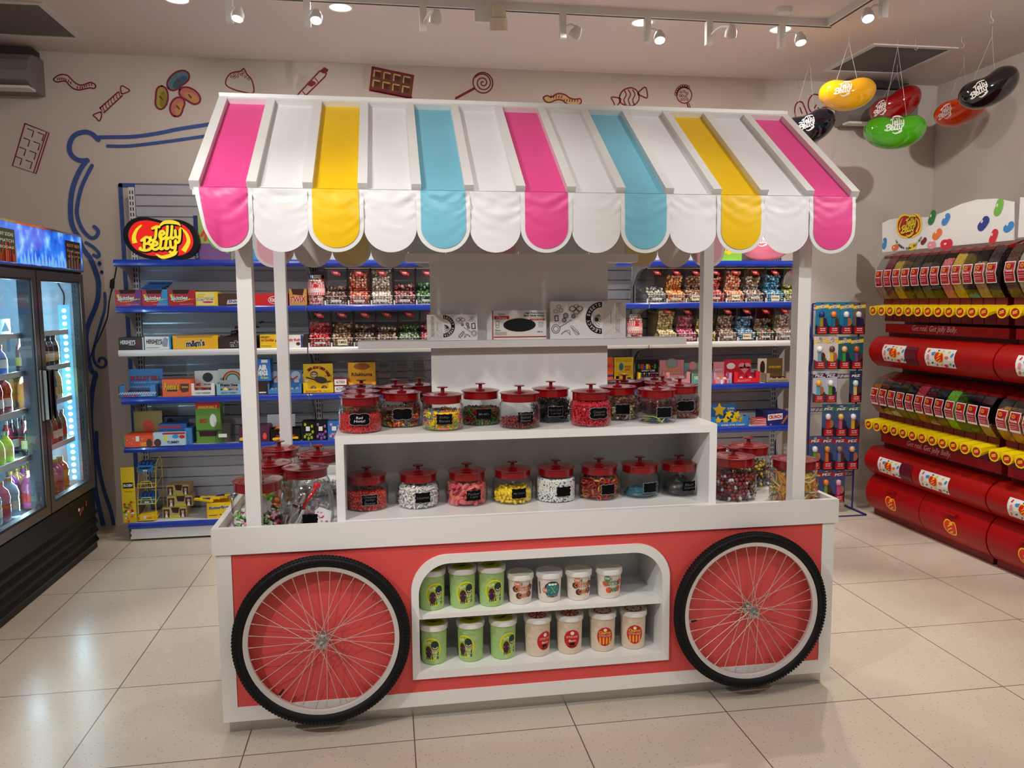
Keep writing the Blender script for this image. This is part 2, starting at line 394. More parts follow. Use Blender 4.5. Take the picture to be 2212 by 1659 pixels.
# grey ceiling vents
VG = M('vent mesh', (118, 108, 103), .7, bump=.5, bscale=400)
def vent(x0, y0, label):
    t = thing('ceiling_vent', label, 'vent', (x0+.3, y0+.3, ZC), 0, 'square grey ceiling vents')
    MB().plate([[(-.335, -.335), (.335, -.335), (.335, .335), (-.335, .335)], [(-.295, -.295), (.295, -.295), (.295, .295), (-.295, .295)]], -.008, 0, LAMPW).build('vent_frame', t)
    MB().box((-.296, -.296, -.004), (.296, .296, -.001), VG).build('vent_grille', t)
vent(4.15, 2.35, 'square grey ceiling vent above the hanging jelly beans'); vent(-1.98, 2.32, 'square grey ceiling vent in the top left corner')
sm = thing('smoke_detector', 'small white round smoke detector on the ceiling at right', 'smoke detector', (3.15, 1.78, ZC))
MB().lathe([(0, -.03), (.04, -.028), (.05, -.012), (.052, 0)], LAMPW, 24).build('cover', sm, smooth=.6)
# curved air units on the back wall
def airunit(x0, x1, z0, z1, y1, label, col):
    t = thing('air_conditioner', label, 'air conditioner', ((x0+x1)/2, YB, z0), 0, 'wall mounted air units')
    w = (x1-x0)/2; d = YB-y1; h = z1-z0; g = M('air unit grey', col, .5)
    pr = [(0, 0), (-d*.75, .0), (-d*.97, h*.18), (-d, h*.42), (-d*.92, h*.72), (-d*.7, h*.93), (-d*.3, h), (0, h)]
    m = MB(); n = len(pr)
    m.add([(-w, a, b_) for a, b_ in pr]+[(w, a, b_) for a, b_ in pr], [(i, i+1, n+i+1, n+i) for i in range(n-1)]+[tuple(range(n)), tuple(range(2*n-1, n-1, -1))], g)
    m.build('casing', t); e = MB()
    e.box((-w-.004, -d*.99, -.012), (w+.004, -d*.6, .004), LAMPW); e.box((-w*.92, -.12, h), (w*.92, -.01, h+.05), M('dark bracket', (52, 46, 42), .6)); e.build('trim_edge', t)
airunit(-2.24, -1.735, 3.17, 3.42, 2.98, 'grey curved air unit under the ceiling at far left', (128, 122, 118))
airunit(4.40, 5.01, 3.12, 3.42, 3.05, 'grey wall air unit behind the red hanging jelly bean', (126, 116, 110))
# ================================================================== THE CANDY CART
CART = thing('candy_cart', 'white and coral candy cart with bicycle wheels and a striped scalloped canopy', 'cart', (0, 0, 0))
L, ZB, ZT, ZR = 2.5237, .0672, .7325, .8346
DEP = 1.11
CORAL = M('coral paint', (220, 80, 78), .42, bump=.015)
NX0, NX1, NZ0, NZ1 = .728, 1.7895, .183, .687
m = MB()   # plinth
m.box((.012, .048, 0), (L-.012, DEP-.048, ZB+.002), STEEL); m.build('metal_plinth', CART)
m = MB()   # white carcass: sides, back, bottom, front borders
m.box((0, 0, ZB), (.02, DEP, ZT), WHITE); m.box((L-.02, 0, ZB), (L, DEP, ZT), WHITE)
m.box((.02, 0.0, ZB), (L-.02, DEP, ZB+.02), WHITE); m.box((.02, DEP-.02, ZB+.02), (L-.02, DEP, ZT), WHITE)
m.box((.0, -.004, ZB), (.055, .02, ZT), WHITE); m.box((L-.055, -.004, ZB), (L, .02, ZT), WHITE); m.box((.055, -.004, ZB), (L-.055, .02, .125), WHITE)
m.build('carcass', CART)
m = MB(); m.T = FRONT(0, 0, 0)
m.tess([[(.055, .125), (L-.055, .125), (L-.055, ZT), (.055, ZT)], rrect(NX0+.012, NZ0+.012, NX1-.012, NZ1-.012, .13, top_only=True)], 0, CORAL); m.build('coral_panel', CART)
m = MB(); m.T = FRONT(0, 0, 0)   # display niche
ix0, ix1, iz0, iz1 = .7575, 1.758, .215, .652
m.plate([rrect(NX0, NZ0, NX1, NZ1, .145, 12, True), rrect(ix0, iz0, ix1, iz1, .125, 12, True)], -.016, .012, WHITE)
m.T = Matrix.Identity(4)
m.box((ix0-.02, .016, iz0-.02), (ix1+.02, .33, iz0), WHITE); m.box((ix0-.02, .016, iz1), (ix1+.02, .33, iz1+.02), WHITE)
m.box((ix0-.02, .016, iz0), (ix0, .33, iz1), WHITE); m.box((ix1, .016, iz0), (ix1+.02, .33, iz1), WHITE); m.box((ix0, .31, iz0), (ix1, .33, iz1), WHITE)
nic = m.build('display_niche', CART)
MB().box((ix0, .002, .424), (ix1, .31, .442), WHITE).build('niche_shelf', nic)
m = MB()   # tray
o = .012; t = .022
m.box((-o, -o, ZT), (L+o, DEP+o, ZT+.02), SATIN)
m.box((-o, -o, ZT+.02), (L+o, -o+t, ZR), SATIN); m.box((-o, DEP+o-t, ZT+.02), (L+o, DEP+o, ZR), SATIN)
m.box((-o, -o+t, ZT+.02), (-o+t, DEP+o-t, ZR), SATIN); m.box((L+o-t, -o+t, ZT+.02), (L+o, DEP+o-t, ZR), SATIN)
m.box((-o+t, -o+t, ZT+.02), (L+o-t, DEP+o-t, .79), SATIN)
m.build('tray', CART)
for x in (.11, 2.345):
    for y in (.03, 1.03): MB().box((x, y, .79), (x+.055, y+.055, 2.08), SATIN).build('post', CART)
# stepped riser
RX0, RX1, RY0, RY1 = .443, 2.045, .13, .975
m = MB(); m.box((RX0, RY0, 1.115), (RX1, RY1, 1.15), SATIN); m.box((RX0, RY0, .79), (RX0+.033, RY1, 1.115), SATIN); m.box((RX1-.033, RY0, .79), (RX1, RY1, 1.115), SATIN)
m.box((RX0+.033, RY0, .79), (RX1-.033, RY1, .806), SATIN); m.box((RX0+.033, .49, .806), (RX1-.033, .51, 1.115), SATIN); m.build('riser', CART)
m = MB(); m.box((.849, .49, 1.15), (1.66, .51, 1.853), SATIN); m.build('centre_panel', CART)
MB().box((.531, .43, 1.476), (2.018, .60, 1.508), SATIN).build('display_shelf', CART)
MB().box((.745, .45, 1.853), (1.79, .58, 1.888), SATIN).build('upper_ledge', CART)
# canopy
CX0, SP, YE, ZE, YRG, ZRG = -.00225, .19448, -.0629, 2.111, .5602, 2.5619
YBK = 2*YRG-YE; NP = 13
sl = Vector((0, YRG-YE, ZRG-ZE)).normalized(); nrm = Vector((0, -sl.z, sl.y))
PK = M('pink vinyl', (240, 78, 152), .42); YW = M('yellow vinyl', (245, 200, 5), .42); BL = M('blue vinyl', (122, 196, 220), .42); WV = M('white vinyl', (238, 239, 240), .45)
PKd = M('pink reverse shine-through', (232, 176, 190), .7); YWd = M('yellow shine-through and print', (226, 206, 140), .7); BLd = M('blue reverse shine-through', (206, 216, 220), .7); WVd = M('white fabric reverse', (226, 220, 216), .7)  # pale colours on the flap backs paint light passing through the cloth
seq = [PK, WV, YW, WV, BL, WV, PK, WV, BL, WV, YW, WV, PK]
rev = {PK: PKd, YW: YWd, BL: BLd, WV: WVd}
can = MB(); can.box((CX0-.018, YRG-.02, ZRG-.03), (CX0+13*SP+.018, YRG+.02, ZRG), WHITE)
can.build('ridge_board', CART); canopy = [o_ for o_ in CART.children if o_.name.startswith('ridge_board')][0]; canopy.name = 'canopy'
Ls = (Vector((0, YRG, ZRG))-Vector((0, YE, ZE))).length
def slope_frame(side):
    # local x along the cart, local y up the slope, local z out of the roof
    if side > 0: return frame((0, YE, ZE), (1, 0, 0), (0, sl.y, sl.z))
    return frame((0, YBK, ZE), (-1, 0, 0), (0, -sl.y, sl.z))
for side in (1, -1):
    sg = 1 if side > 0 else -1
    for i in range(NP):
        x0 = CX0+i*SP; m = MB(); m.T = slope_frame(side); a, b_ = sg*(x0+.016), sg*(x0+SP-.016)
        m.box((min(a, b_), -.005, -.034), (max(a, b_), Ls-.02, -.024), seq[i]); m.build('roof_panel', canopy)
    for i in range(NP+1):
        x0 = CX0+i*SP; m = MB(); m.T = slope_frame(side); a = sg*x0
        m.box((a-.0175, -.006, -.036), (a+.0175, Ls, 0), WHITE); m.build('rafter', canopy)
    m = MB(); m.T = slope_frame(side); e = (sg*CX0, sg*(CX0+13*SP)); m.box((min(e), Ls-.045, -.036), (max(e), Ls, -.001), WHITE); m.build('header_board', canopy)
# scalloped valance flaps
from mathutils import noise as nz
def flap(i, y0, out, colour, twist=0.0):
    side_ = out
    cx = CX0+(i+.5)*SP; w = SP/2*(1.02 if colour is not WV else .985); Z0 = 2.085; st = .225-w*.93
    ph = rng.uniform(0, 6, 4); amp = .0058 if i < 6 else .0030
    def yof(x, z):
        u = (x-cx)/w; v = (Z0-z)/.225
        k = math.exp(-v*3.2)*(0.35+min(1, v*9))
        rip = amp*1.7*k*(nz.noise(Vector((u*1.1+i*5.3, (v+.22*u*u-.1*u*math.sin(ph[0]))*9.5+ph[1], side_*3.1)))+.6*nz.noise(Vector((u*2.6+ph[2], (v-.3*u*math.sin(ph[3]))*15, i*2.7))))
        return .004+rip+(.012 if colour is not WV else .006)*math.sin(PI*min(1, v*.9+.1))*(1-u*u*.3)
    def surf(u, v, off=0.0, bw=0.0):
        ww = w-bw; drop = st+max(0, 1-u*u)**.5*ww*.93 if abs(u) < 1 else st
        x = cx+u*ww; z = Z0-v*drop; y = y0-out*(yof(x, z)+off)
        if twist: s_ = max(0, -(x-cx)/w-.1)*(Z0-z)/.225; x += twist*s_*.055; y -= out*twist*s_*.06*(1-.5*(Z0-z)/.225)
        return (x, y, z)
    def grid(m, mm, off, bw):
        NU, NV = 20, 22; vs = []; fs = []
        for a in range(NU+1):
            u = math.sin((a/NU-.5)*PI)
            for b2 in range(NV+1): vs.append(surf(u, b2/NV, off, bw))
        for a in range(NU):
            for b2 in range(NV): k = a*(NV+1)+b2; fs.append((k, k+1, k+NV+2, k+NV+1))
        m.add(vs, fs, mm)
    m = MB(); grid(m, WV if colour is not WV else WV, 0, 0); grid(m, WVd, -.0016, 0)
    if colour is not WV: grid(m, colour, .0024, .0165); grid(m, rev[colour], -.0040, .0165)
    m.build('valance_flap', canopy, smooth=True)
for i in range(NP): flap(i, YE+.006, 1, seq[i], 1.0 if i == 0 else 0)
for i in range(NP): flap(i, YBK-.006, -1, seq[i])
m = MB(); m.box((CX0-.01, YE+.012, 2.06), (CX0+13*SP+.01, YE+.028, 2.078), WHITE); m.box((CX0-.01, YBK-.028, 2.06), (CX0+13*SP+.01, YBK-.012, 2.078), WHITE)
for x in (.11, 2.345): m.box((x, YE+.03, 2.04), (x+.055, YBK-.03, 2.08), WHITE)
m.build('eave_beam', canopy)
# bicycle wheels
TYRE = M('tyre rubber', (11, 11, 12), .6, spec=.3); RIM = M('aluminium rim', (224, 224, 224), .3, .45); SPK = M('spoke steel', (224, 220, 214), .3, .5)
def wheel(cx, cz, ang, hubtilt):
    R = .335; t = MB(); t.T = frame((cx, -.047, cz), (1, 0, 0), (0, 0, 1)); n = 96
    def torus(m, Rc, ra, rb, mm, seg=14, bumpy=False):
        vs = []; fs = []
        for i in range(n):
            a = 2*PI*i/n
            for k in range(seg):
                q = 2*PI*k/seg; rr = Rc+ra*math.cos(q); vs.append((rr*math.cos(a), rr*math.sin(a), rb*math.sin(q)))
        for i in range(n):
            for k in range(seg): j = (i+1) % n; l = (k+1) % seg; fs.append((i*seg+k, j*seg+k, j*seg+l, i*seg+l))
        m.add(vs, fs, mm)
    torus(t, R-.0235, .0225, .0235, TYRE)
    for i in range(150):   # tread blocks
        a = 2*PI*i/150
        for q, zz in ((R-.0035, 0.0), (R-.008, .0135), (R-.008, -.0135), (R-.018, .0215)):
            ca, sa = math.cos(a+(.02 if zz > 0 else 0)), math.sin(a+(.02 if zz > 0 else 0)); s_ = .0042
            c0 = Vector((q*ca, q*sa, zz)); T0 = Vector((-sa, ca, 0)); N0 = Vector((ca, sa, 0)); Z1 = Vector((0, 0, 1))
            vs = [c0+T0*a1*s_+N0*a2*.0042+Z1*a3*.0042 for a1, a2, a3 in ((-1, -1, -1), (1, -1, -1), (1, 1, -1), (-1, 1, -1), (-1, -1, 1), (1, -1, 1), (1, 1, 1), (-1, 1, 1))]
            t.add(vs, [(4, 5, 6, 7), (0, 1, 5, 4), (1, 2, 6, 5), (2, 3, 7, 6), (3, 0, 4, 7)], TYRE)
    w = thing('wheel', None, None, (0, 0, 0)); w.parent = CART
    del_ = t.build('tyre', w, smooth=.7)
    m = MB(); m.T = t.T.copy()
    pr = [(.2905, -.013), (.2925, -.0135), (.2925, .0135), (.2905, .013), (.281, .011), (.2745, .007), (.2745, -.007), (.281, -.011), (.2905, -.013)]
    m.lathe(pr, RIM, 96); m.build('rim', w, smooth=.5)
    h = MB(); h.T = t.T.copy()
    h.lathe([(.0, -.055), (.006, -.055), (.006, -.033), (.023, -.031), (.023, -.027), (.012, -.024), (.012, .024), (.023, .027), (.023, .031), (.010, .036), (.010, .046), (.0055, .047), (.0055, .066), (0, .066)], STEEL, 24)
    h.lathe([(.0, .049), (.011, .049), (.011, .055), (.0, .055)], CHROME, 6); h.build('hub', w, smooth=.4)
    for i in range(36):
        a = 2*PI*i/36+ang; sidez = .029 if i % 2 else -.029; da = .95 if (i//2) % 2 else -.95
        p0 = (.021*math.cos(a+da), .021*math.sin(a+da), sidez); p1 = (.2755*math.cos(a), .2755*math.sin(a), .0)
        s_ = MB(); s_.T = t.T.copy(); s_.tube([p0, p1], .0011, SPK, 5); e1 = Vector(p1); e0 = Vector(p0); s_.tube([e1+(e0-e1)*.05, e1], .0019, SPK, 5); s_.build('spoke', w)
    return w, t.T
w1, T1 = wheel(.3856, .3892, .04, 0); w2, T2 = wheel(2.1315, .3892, .1, 0)
for w, T_, a in ((w1, T1, math.radians(231)), (w2, T2, math.radians(187))):
    m = MB(); m.T = T_.copy(); d = Vector((math.cos(a), math.sin(a), 0)); m.tube([d*.276, d*.262], .003, CHROME, 8); m.tube([d*.264, d*.238], [.0045, .0035], BLACK, 8); m.build('valve', w)
# ================================================================== LETTERING OF THE BEAN LOGO
BEAN = [(-1, 0), (-.95, .3), (-.74, .52), (-.42, .585), (-.12, .53), (.12, .47), (.38, .52), (.66, .47), (.9, .26), (1, -.06), (.93, -.34), (.7, -.53), (.35, -.6), (-.08, -.6), (-.5, -.54), (-.84, -.33)]
def closed(p, k=4):
    n = len(p); q = [p[-1]]+list(p)+[p[0], p[1]]; c_ = catmull(q, k); return c_[k:k+n*k]
BEANC = closed(BEAN)
def word(first):
    e = [[(0, .34), (.34, .42), (.42, .6), (.26, .72), (.06, .6), (-.02, .3), (.08, .04), (.3, 0), (.5, .14)]]
    l = [[(.16, 1.12), (.1, .6), (.02, .1), (.14, 0), (.26, .08)]]
    y = [[(0, .72), (.02, .2), (.16, .06), (.36, .16)], [(.44, .74), (.4, .2), (.3, -.3), (.08, -.42), (-.06, -.3)]]
    J = [[(.1, 1.0), (.5, 1.16), (.72, 1.1)], [(.46, 1.1), (.4, .5), (.3, .08), (.06, -.08), (-.14, .06), (-.1, .22)]]
    B = [[(.16, 1.05), (.06, 0)], [(-.1, .9), (.3, 1.2), (.6, .98), (.4, .62), (.16, .58)], [(.4, .6), (.68, .36), (.52, .04), (.1, -.04), (-.24, .1), (-.2, .22)]]
    seq_ = [(J if first == 'J' else B, 0), (e, .74), (l, 1.34), (l, 1.76), (y, 2.2)]
    return [[(x+dx, yy) for x, yy in st] for g, dx in seq_ for st in g]
def logo_letters(m, s, z, col, shadow=None, ox=0.0, oy=0.0, w=.066):
    """the two curly words, one above the other, in a space two units wide"""
    def put(strokes, X, Y, sx, sy, dx, dy, c_, zz, ww):
        for st in strokes:
            p = [((X+(x*sx)+dx)*s+ox, (Y+(y*sy+x*sx*.06)+dy)*s+oy) for x, y in st]; m.stroke(p, ww*s, zz, c_)
    sw1 = [(-.02, .34), (.1, .44), (.3, .46), (.48, .42), (.54, .36)]
    sw2 = [(-.15, -.46), (.0, -.54), (.2, -.5), (.36, -.44), (.42, -.38)]
    for c_, d, dz, ex in ([(shadow, .022, 0, .045)] if shadow else [])+[(col, 0, .0004, 0)]:
        put(word('J'), -.25, -.04, .295, .31, d, -d, c_, z+dz, w+ex); put(word('B'), -.50, -.34, .34, .30, d, -d, c_, z+dz, w+ex)
        for sw in (sw1, sw2): m.stroke([((x+d)*s+ox, (y-d)*s+oy) for x, y in sw], (lambda t, k=(w+ex)*s: k*(.35+1.1*math.sin(PI*min(.97, t+.03)))), z+dz, c_)
LOGR = M('logo red', (222, 34, 18), .35); LOGY = M('logo yellow', (252, 222, 40), .35); LOGK = M('logo black', (10, 8, 8), .45, spec=.3); LOGD = M('logo dark red', (150, 20, 18), .4)
def logo(m, s, z=0.0, ox=0.0, oy=0.0, border=LOGK, red=LOGR, yel=LOGY, asp=1.0, lw=.066):
    P = lambda k: [(x*s*k+ox, y*s*k*asp+oy) for x, y in BEANC]
    if border: m.tess([P(1.0)], z, border)
    m.tess([[(x*s*.88+ox, y*s*.84*asp+oy) for x, y in BEANC]], z+.0004, red)
    for sg in (-1, 1):
        a = [(sg*.52, .3+.08*(sg < 0)), (sg*.7, .12), (sg*.74, -.08), (sg*.66, -.28 if sg > 0 else -.14)]
        if sg > 0: a = [(.5, .3), (.7, .16), (.76, -.08), (.6, -.36)]
        m.stroke([(x*s+ox, y*s*asp+oy) for x, y in a], (lambda t, k=.1*s: k*(.35+.9*t)), z+.0008, yel, cap=False)
    logo_letters(m, s*.98, z+.0012, yel, LOGK, ox, oy, lw)
def mini_logo(m, s, z=0.0, ox=0.0, oy=0.0, asp=1.1):
    m.tess([[(x*s+ox, y*s*asp+oy) for x, y in BEANC]], z, YEL); m.tess([[(x*s*.88+ox, y*s*.86*asp+oy) for x, y in BEANC]], z+.0003, LOGR)
    for p in ([(-.1, .3), (.05, .34), (.3, .36)], [(-.3, .02), (.0, .2), (.3, .26)], [(-.42, -.3), (-.1, -.14), (.25, -.02)], [(-.1, -.44), (.2, -.36), (.34, -.26)]): m.stroke([(x*s+ox, y*s*asp+oy) for x, y in p], .13*s, z+.0006, YEL)

# ================================================================== CANDY
def tmpl(kind):
    if kind == 'ball': n, k, f = 8, 6, lambda u, v: (math.sin(v)*math.cos(u), math.sin(v)*math.sin(u), math.cos(v))
    elif kind == 'bean': n, k, f = 8, 6, lambda u, v: (.62*math.sin(v)*math.cos(u)+.18*math.cos(v)**2, .62*math.sin(v)*math.sin(u), 1.1*math.cos(v))
    elif kind == 'lentil': n, k, f = 10, 5, lambda u, v: (math.sin(v)*math.cos(u), math.sin(v)*math.sin(u), .5*math.cos(v))
    elif kind == 'rod': n, k, f = 8, 6, lambda u, v: (.48*min(1, 1.5*math.sin(v))*math.cos(u), .48*min(1, 1.5*math.sin(v))*math.sin(u), 1.3*math.cos(v))
    elif kind == 'stick': n, k, f = 6, 4, lambda u, v: (.22*min(1, 2*math.sin(v))*math.cos(u), .22*min(1, 2*math.sin(v))*math.sin(u), 2.0*math.cos(v))
    elif kind == 'lips': n, k, f = 10, 6, lambda u, v: (.8*math.sin(v)*math.cos(u), .34*math.sin(v)*math.sin(u)*(1+.2*math.cos(3*v)), 1.15*math.cos(v))
    elif kind == 'nana': n, k, f = 7, 6, lambda u, v: (.34*math.sin(v)*math.cos(u)+.45*math.cos(v)**2, .34*math.sin(v)*math.sin(u), 1.1*math.cos(v))
    elif kind == 'taffy': n, k, f = 9, 7, lambda u, v: (math.sin(v)*math.cos(u)*(1 if abs(math.cos(v)) < .8 else 1.2), math.sin(v)*math.sin(u), .6*math.cos(v))
    if kind == 'ring':
        vs = []; fs = []; N, K = 10, 5
        for i in range(N):
            for j in range(K):
                a, b_ = 2*PI*i/N, 2*PI*j/K; r = .75+.28*math.cos(b_); vs.append((r*math.cos(a), r*math.sin(a), .28*math.sin(b_)))
        for i in range(N):
            for j in range(K): fs.append((i*K+j, ((i+1) % N)*K+j, ((i+1) % N)*K+(j+1) % K, i*K+(j+1) % K))
        return np.array(vs), fs
    if kind == 'twist':   # wrapped sweet with two fans of paper
        vs, fs = tmpl('ball'); vs = vs*np.array([.62, .62, .8]); n0 = len(vs)
        for sg in (-1, 1): vs = np.vstack([vs, [(0, 0, sg*.7), (.5, .1, sg*1.35), (.1, .35, sg*1.45), (-.45, .1, sg*1.3), (-.1, -.3, sg*1.4)]])
        fs = fs+[(n0, n0+1, n0+2), (n0, n0+2, n0+3), (n0, n0+3, n0+4), (n0, n0+4, n0+1), (n0+5, n0+6, n0+7), (n0+5, n0+7, n0+8), (n0+5, n0+8, n0+9), (n0+5, n0+9, n0+6)]
        return vs, fs
    vs = []; fs = []
    for j in range(k+1):
        v = PI*j/k
        for i in range(n): vs.append(f(2*PI*i/n, v))
    for j in range(k):
        for i in range(n): fs.append((j*n+i, (j+1)*n+i, (j+1)*n+(i+1) % n, j*n+(i+1) % n))
    return np.array(vs), fs
_TP = {}
def scatter(m, kind, C, size, mats, lay=None):
    """many sweets in one heap: one template, each turned at random; lay='up' keeps them upright-ish"""
    if kind not in _TP: _TP[kind] = tmpl(kind)
    tv, tf = _TP[kind]; C = np.asarray(C, float); n = len(C)
    if n == 0: return
    q = rng.normal(size=(n, 4))
    if lay == 'flat': q = np.stack([np.ones(n), rng.normal(0, .15, n), rng.normal(0, .15, n), rng.normal(0, 1.5, n)], 1)
    q /= np.linalg.norm(q, axis=1)[:, None]; w, x, y, z = q.T
    Rm = np.stack([1-2*(y*y+z*z), 2*(x*y-z*w), 2*(x*z+y*w), 2*(x*y+z*w), 1-2*(x*x+z*z), 2*(y*z-x*w), 2*(x*z-y*w), 2*(y*z+x*w), 1-2*(x*x+y*y)], 1).reshape(n, 3, 3)
    V = np.einsum('nij,kj->nki', Rm, tv)*(size*rng.uniform(.88, 1.1, n))[:, None, None]+C[:, None, :]
    pick = rng.integers(0, len(mats), n); k = len(tv)
    for mi_, mm in enumerate(mats):
        idx = np.where(pick == mi_)[0]
        if len(idx) == 0: continue
        vs = V[idx].reshape(-1, 3); fs = []
        for a in range(len(idx)): fs.extend([tuple(i+a*k for i in f) for f in tf])
        m.add(vs, fs, mm)
def CM(*cols, rough=.3):
    return [M('candy %d %d %d' % c_, c_, rough, coat=.3) for c_ in cols]
def heap(R, h, size, kind, mats, mound=.0, core=None):
    """a filling of a round jar, standing on z=0"""
    m = MB(); d = size*1.55; C = []
    z = size*.8
    while z < h-size*.3:
        n = max(6, int(2*PI*(R-size*.75)/d)); a0 = rng.uniform(0, 6)
        for i in range(n):
            a = a0+2*PI*i/n+rng.normal(0, .04); r = R-size*rng.uniform(.75, 1.0); C.append((r*math.cos(a), r*math.sin(a), z+rng.normal(0, size*.18)))
        z += d*.86
    r = 0
    while r < R-size:
        n = max(1, int(2*PI*r/d)); a0 = rng.uniform(0, 6)
        for i in range(n): a = a0+2*PI*i/n; C.append((r*math.cos(a), r*math.sin(a), h+mound*(1-(r/R)**2)+rng.normal(0, size*.25)))
        r += d
    scatter(m, kind, C, size, mats)
    m.lathe([(0, .001), (R-size*1.5, .001), (R-size*1.5, h-size*.3), (0, h-size*.3+mound)], core or mats[0], 20)
    return m

# ================================================================== JARS
LID = M('red enamel lid', (128, 7, 14), .2, coat=.6)
CHALK = M('chalkboard label', (8, 8, 9), .8, spec=.1); CHW = M('chalk', (205, 205, 205), .8); CHF = M('faint chalk', (84, 84, 84), .85); SILV = M('silver outline', (150, 150, 152), .4)
def plaque(m, w, h, z, outline=True, style=0):
    n = 8; P = []
    for i in range(40):
        a = 2*PI*i/40+PI/40; ca, sa = math.cos(a), math.sin(a)
        k = max(abs(ca), abs(sa)); r = 1+.05*math.cos(8*a)*(1 if style == 0 else -1.2); corner = min(abs(ca), abs(sa))/k
        r2 = r*(1-.08*(corner > .9)); P.append((w/2*ca/k*r2, h/2*sa/k*r2))
    def fan(k, zz, mt):
        N = len(P); vs = [(0, 0, zz)]; R5 = 5; fs = []
        for j in range(1, R5+1): vs += [(x*k*j/R5, y*k*(1.03 if k > 1 else 1)*j/R5, zz) for x, y in P]
        for i in range(N): fs.append((0, 1+i, 1+(i+1) % N))
        for j in range(1, R5):
            for i in range(N): a, b_ = 1+(j-1)*N+i, 1+(j-1)*N+(i+1) % N; fs.append((a, b_, b_+N, a+N))
        m.add(vs, fs, mt)
    if outline: fan(1.05, z, SILV)
    fan(1.0, z+.0004, CHALK)
def cylmap(R):
    def f(v):
        a = v[:, 0]/R; r = R+v[:, 2]; return np.stack([r*np.sin(a), -r*np.cos(a), v[:, 1]], 1)
    return f
def jar(cx, cy, z, sR, sH, label, txt=None, tcol=None, tpos=(0, .05), turn=0.0, outline=True, style=0, group='small glass jars with red lids on the riser', lid=True, plq=True, cat='jar'):
    t = thing('candy_jar', label, cat, (cx, cy, z), 0, group); m = MB()
    pr = [(0, .003), (.072, .003), (.072, 0), (.080, .002), (.086, .010), (.089, .022), (.089, .083), (.0865, .096), (.080, .106), (.0745, .111), (.0738, .119), (.0755, .122)]
    pr = [(r*sR, zz*sH) for r, zz in pr]
    m.lathe(pr, GLS, 40); m.lathe([(0, .004), (.07*sR, .004)], GLS, 24)
    m.lathe([(.0755*sR, .122*sH), (.0775*sR, .1235*sH), (.0755*sR, .126*sH), (.0735*sR, .1235*sH)], GLS, 40); m.build('glass_body', t, smooth=.9)
    if lid:
        k = MB(); b0 = .111*sH; u = sR
        k.lathe([(.0775*u, b0), (.0785*u, b0+.001), (.0785*u, b0+.03*u), (.084*u, b0+.032*u), (.0845*u, b0+.0345*u), (.080*u, b0+.036*u), (.074*u, b0+.035*u), (.055*u, b0+.041*u), (.02*u, b0+.0445*u), (0, b0+.045*u)], LID, 44)
        lo = k.build('lid', t, smooth=.5); k = MB()
        k.lathe([(.0085*u, b0+.044*u), (.0075*u, b0+.056*u), (.0085*u, b0+.060*u), (.022*u, b0+.0615*u), (.0235*u, b0+.0635*u), (.021*u, b0+.0655*u), (0, b0+.067*u)], LID, 24); ko = k.build('knob', lo, smooth=.6)
    if plq:
        p = MB(); p.map = cylmap(.089*sR); p.T = Matrix.Rotation(turn, 4, 'Z')@Matrix.Translation((0, 0, 0)); base_ = p.map
        cx0, cz0 = tpos; off = lambda v: base_(v+np.array([cx0, cz0, 0]))
        p.map = off; plaque(p, .064 if plq != 2 else .078, .042 if plq != 2 else .044, .0012, outline, style)
        if txt:
            n = len(txt)
            for i, ln in enumerate(txt): p.text(ln, 0, (n-1)*.0068-i*.0136, min(.052, .0088*len(ln)), .0105, .0022, tcol or CHF, .012, .1)
        p.build('chalk_label', t)
    return t
def fill(cx, cy, z, m, name, label, cat='candy', group=None):
    return tag(m.build(name, smooth=True, loc=(cx, cy, z+.0045)), label, cat, group, 'stuff')

FZ = .806
C = CM
lower = [
 (.558, 'red_jelly_beans', 'jar of orange red jelly beans, first on the left under the riser', ['Cinnamon', 'Jelly', 'Beans'], .008, True, .068, .0085, 'bean', C((206, 44, 30), (190, 34, 26), (220, 58, 40)), 'orange red jelly beans filling the first lower jar'),
 (.775, 'white_candy_sticks', 'jar of chalky white candy rods under the riser', ['Licorice'], .012, True, .085, .0088, 'rod', C((238, 234, 230), (226, 220, 218), (232, 226, 226)), 'white rod shaped candies in a lower jar'),
 (.985, 'pink_gummy_lips', 'jar of pink sugared gummy lips under the riser', ['Pucker', 'Lips'], .018, False, .088, .0165, 'lips', C((232, 100, 112), (240, 128, 130), (222, 82, 98), (238, 120, 100)), 'pink sugared gummy lips piled in a lower jar'),
 (1.186, 'yellow_candy_eggs', 'jar of lemon yellow candy eggs under the riser', ['My Johns'], .012, False, .056, .0118, 'bean', C((250, 214, 40), (244, 204, 30)), 'lemon yellow egg shaped candies in a lower jar'),
 (1.38, 'speckled_candy_balls', 'jar of tiny white candy balls with blue specks under the riser', None, .014, False, .092, .0046, 'ball', C((240, 236, 230), (236, 232, 226), (240, 238, 234), (244, 240, 238), (236, 234, 232), (238, 236, 230), (240, 238, 236), (239, 236, 232), (241, 238, 234), (238, 234, 230), (240, 237, 235), (237, 235, 232), (50, 60, 90)), 'tiny white and speckled candy balls in a lower jar'),
 (1.577, 'gummy_rings', 'jar of dark red and orange gummy rings under the riser', None, .016, True, .082, .0145, 'ring', C((170, 28, 16), (196, 84, 14), (150, 20, 18), (190, 130, 20), (60, 74, 26), (140, 24, 16)), 'dark red, orange and green gummy rings in a lower jar'),
 (1.766, 'teal_candy_laces', 'nearly empty jar with teal candy laces at the bottom under the riser', None, .018, True, .03, 0, 'lace', C((30, 92, 108)), 'teal candy laces lying low in a lower jar'),
 (1.95, 'black_licorice_laces', 'jar of coiled black licorice laces at the right end under the riser', ['Black', 'Licorice'], .014, False, .075, 0, 'lace', C((22, 20, 22)), 'mound of black licorice laces in the last lower jar')]
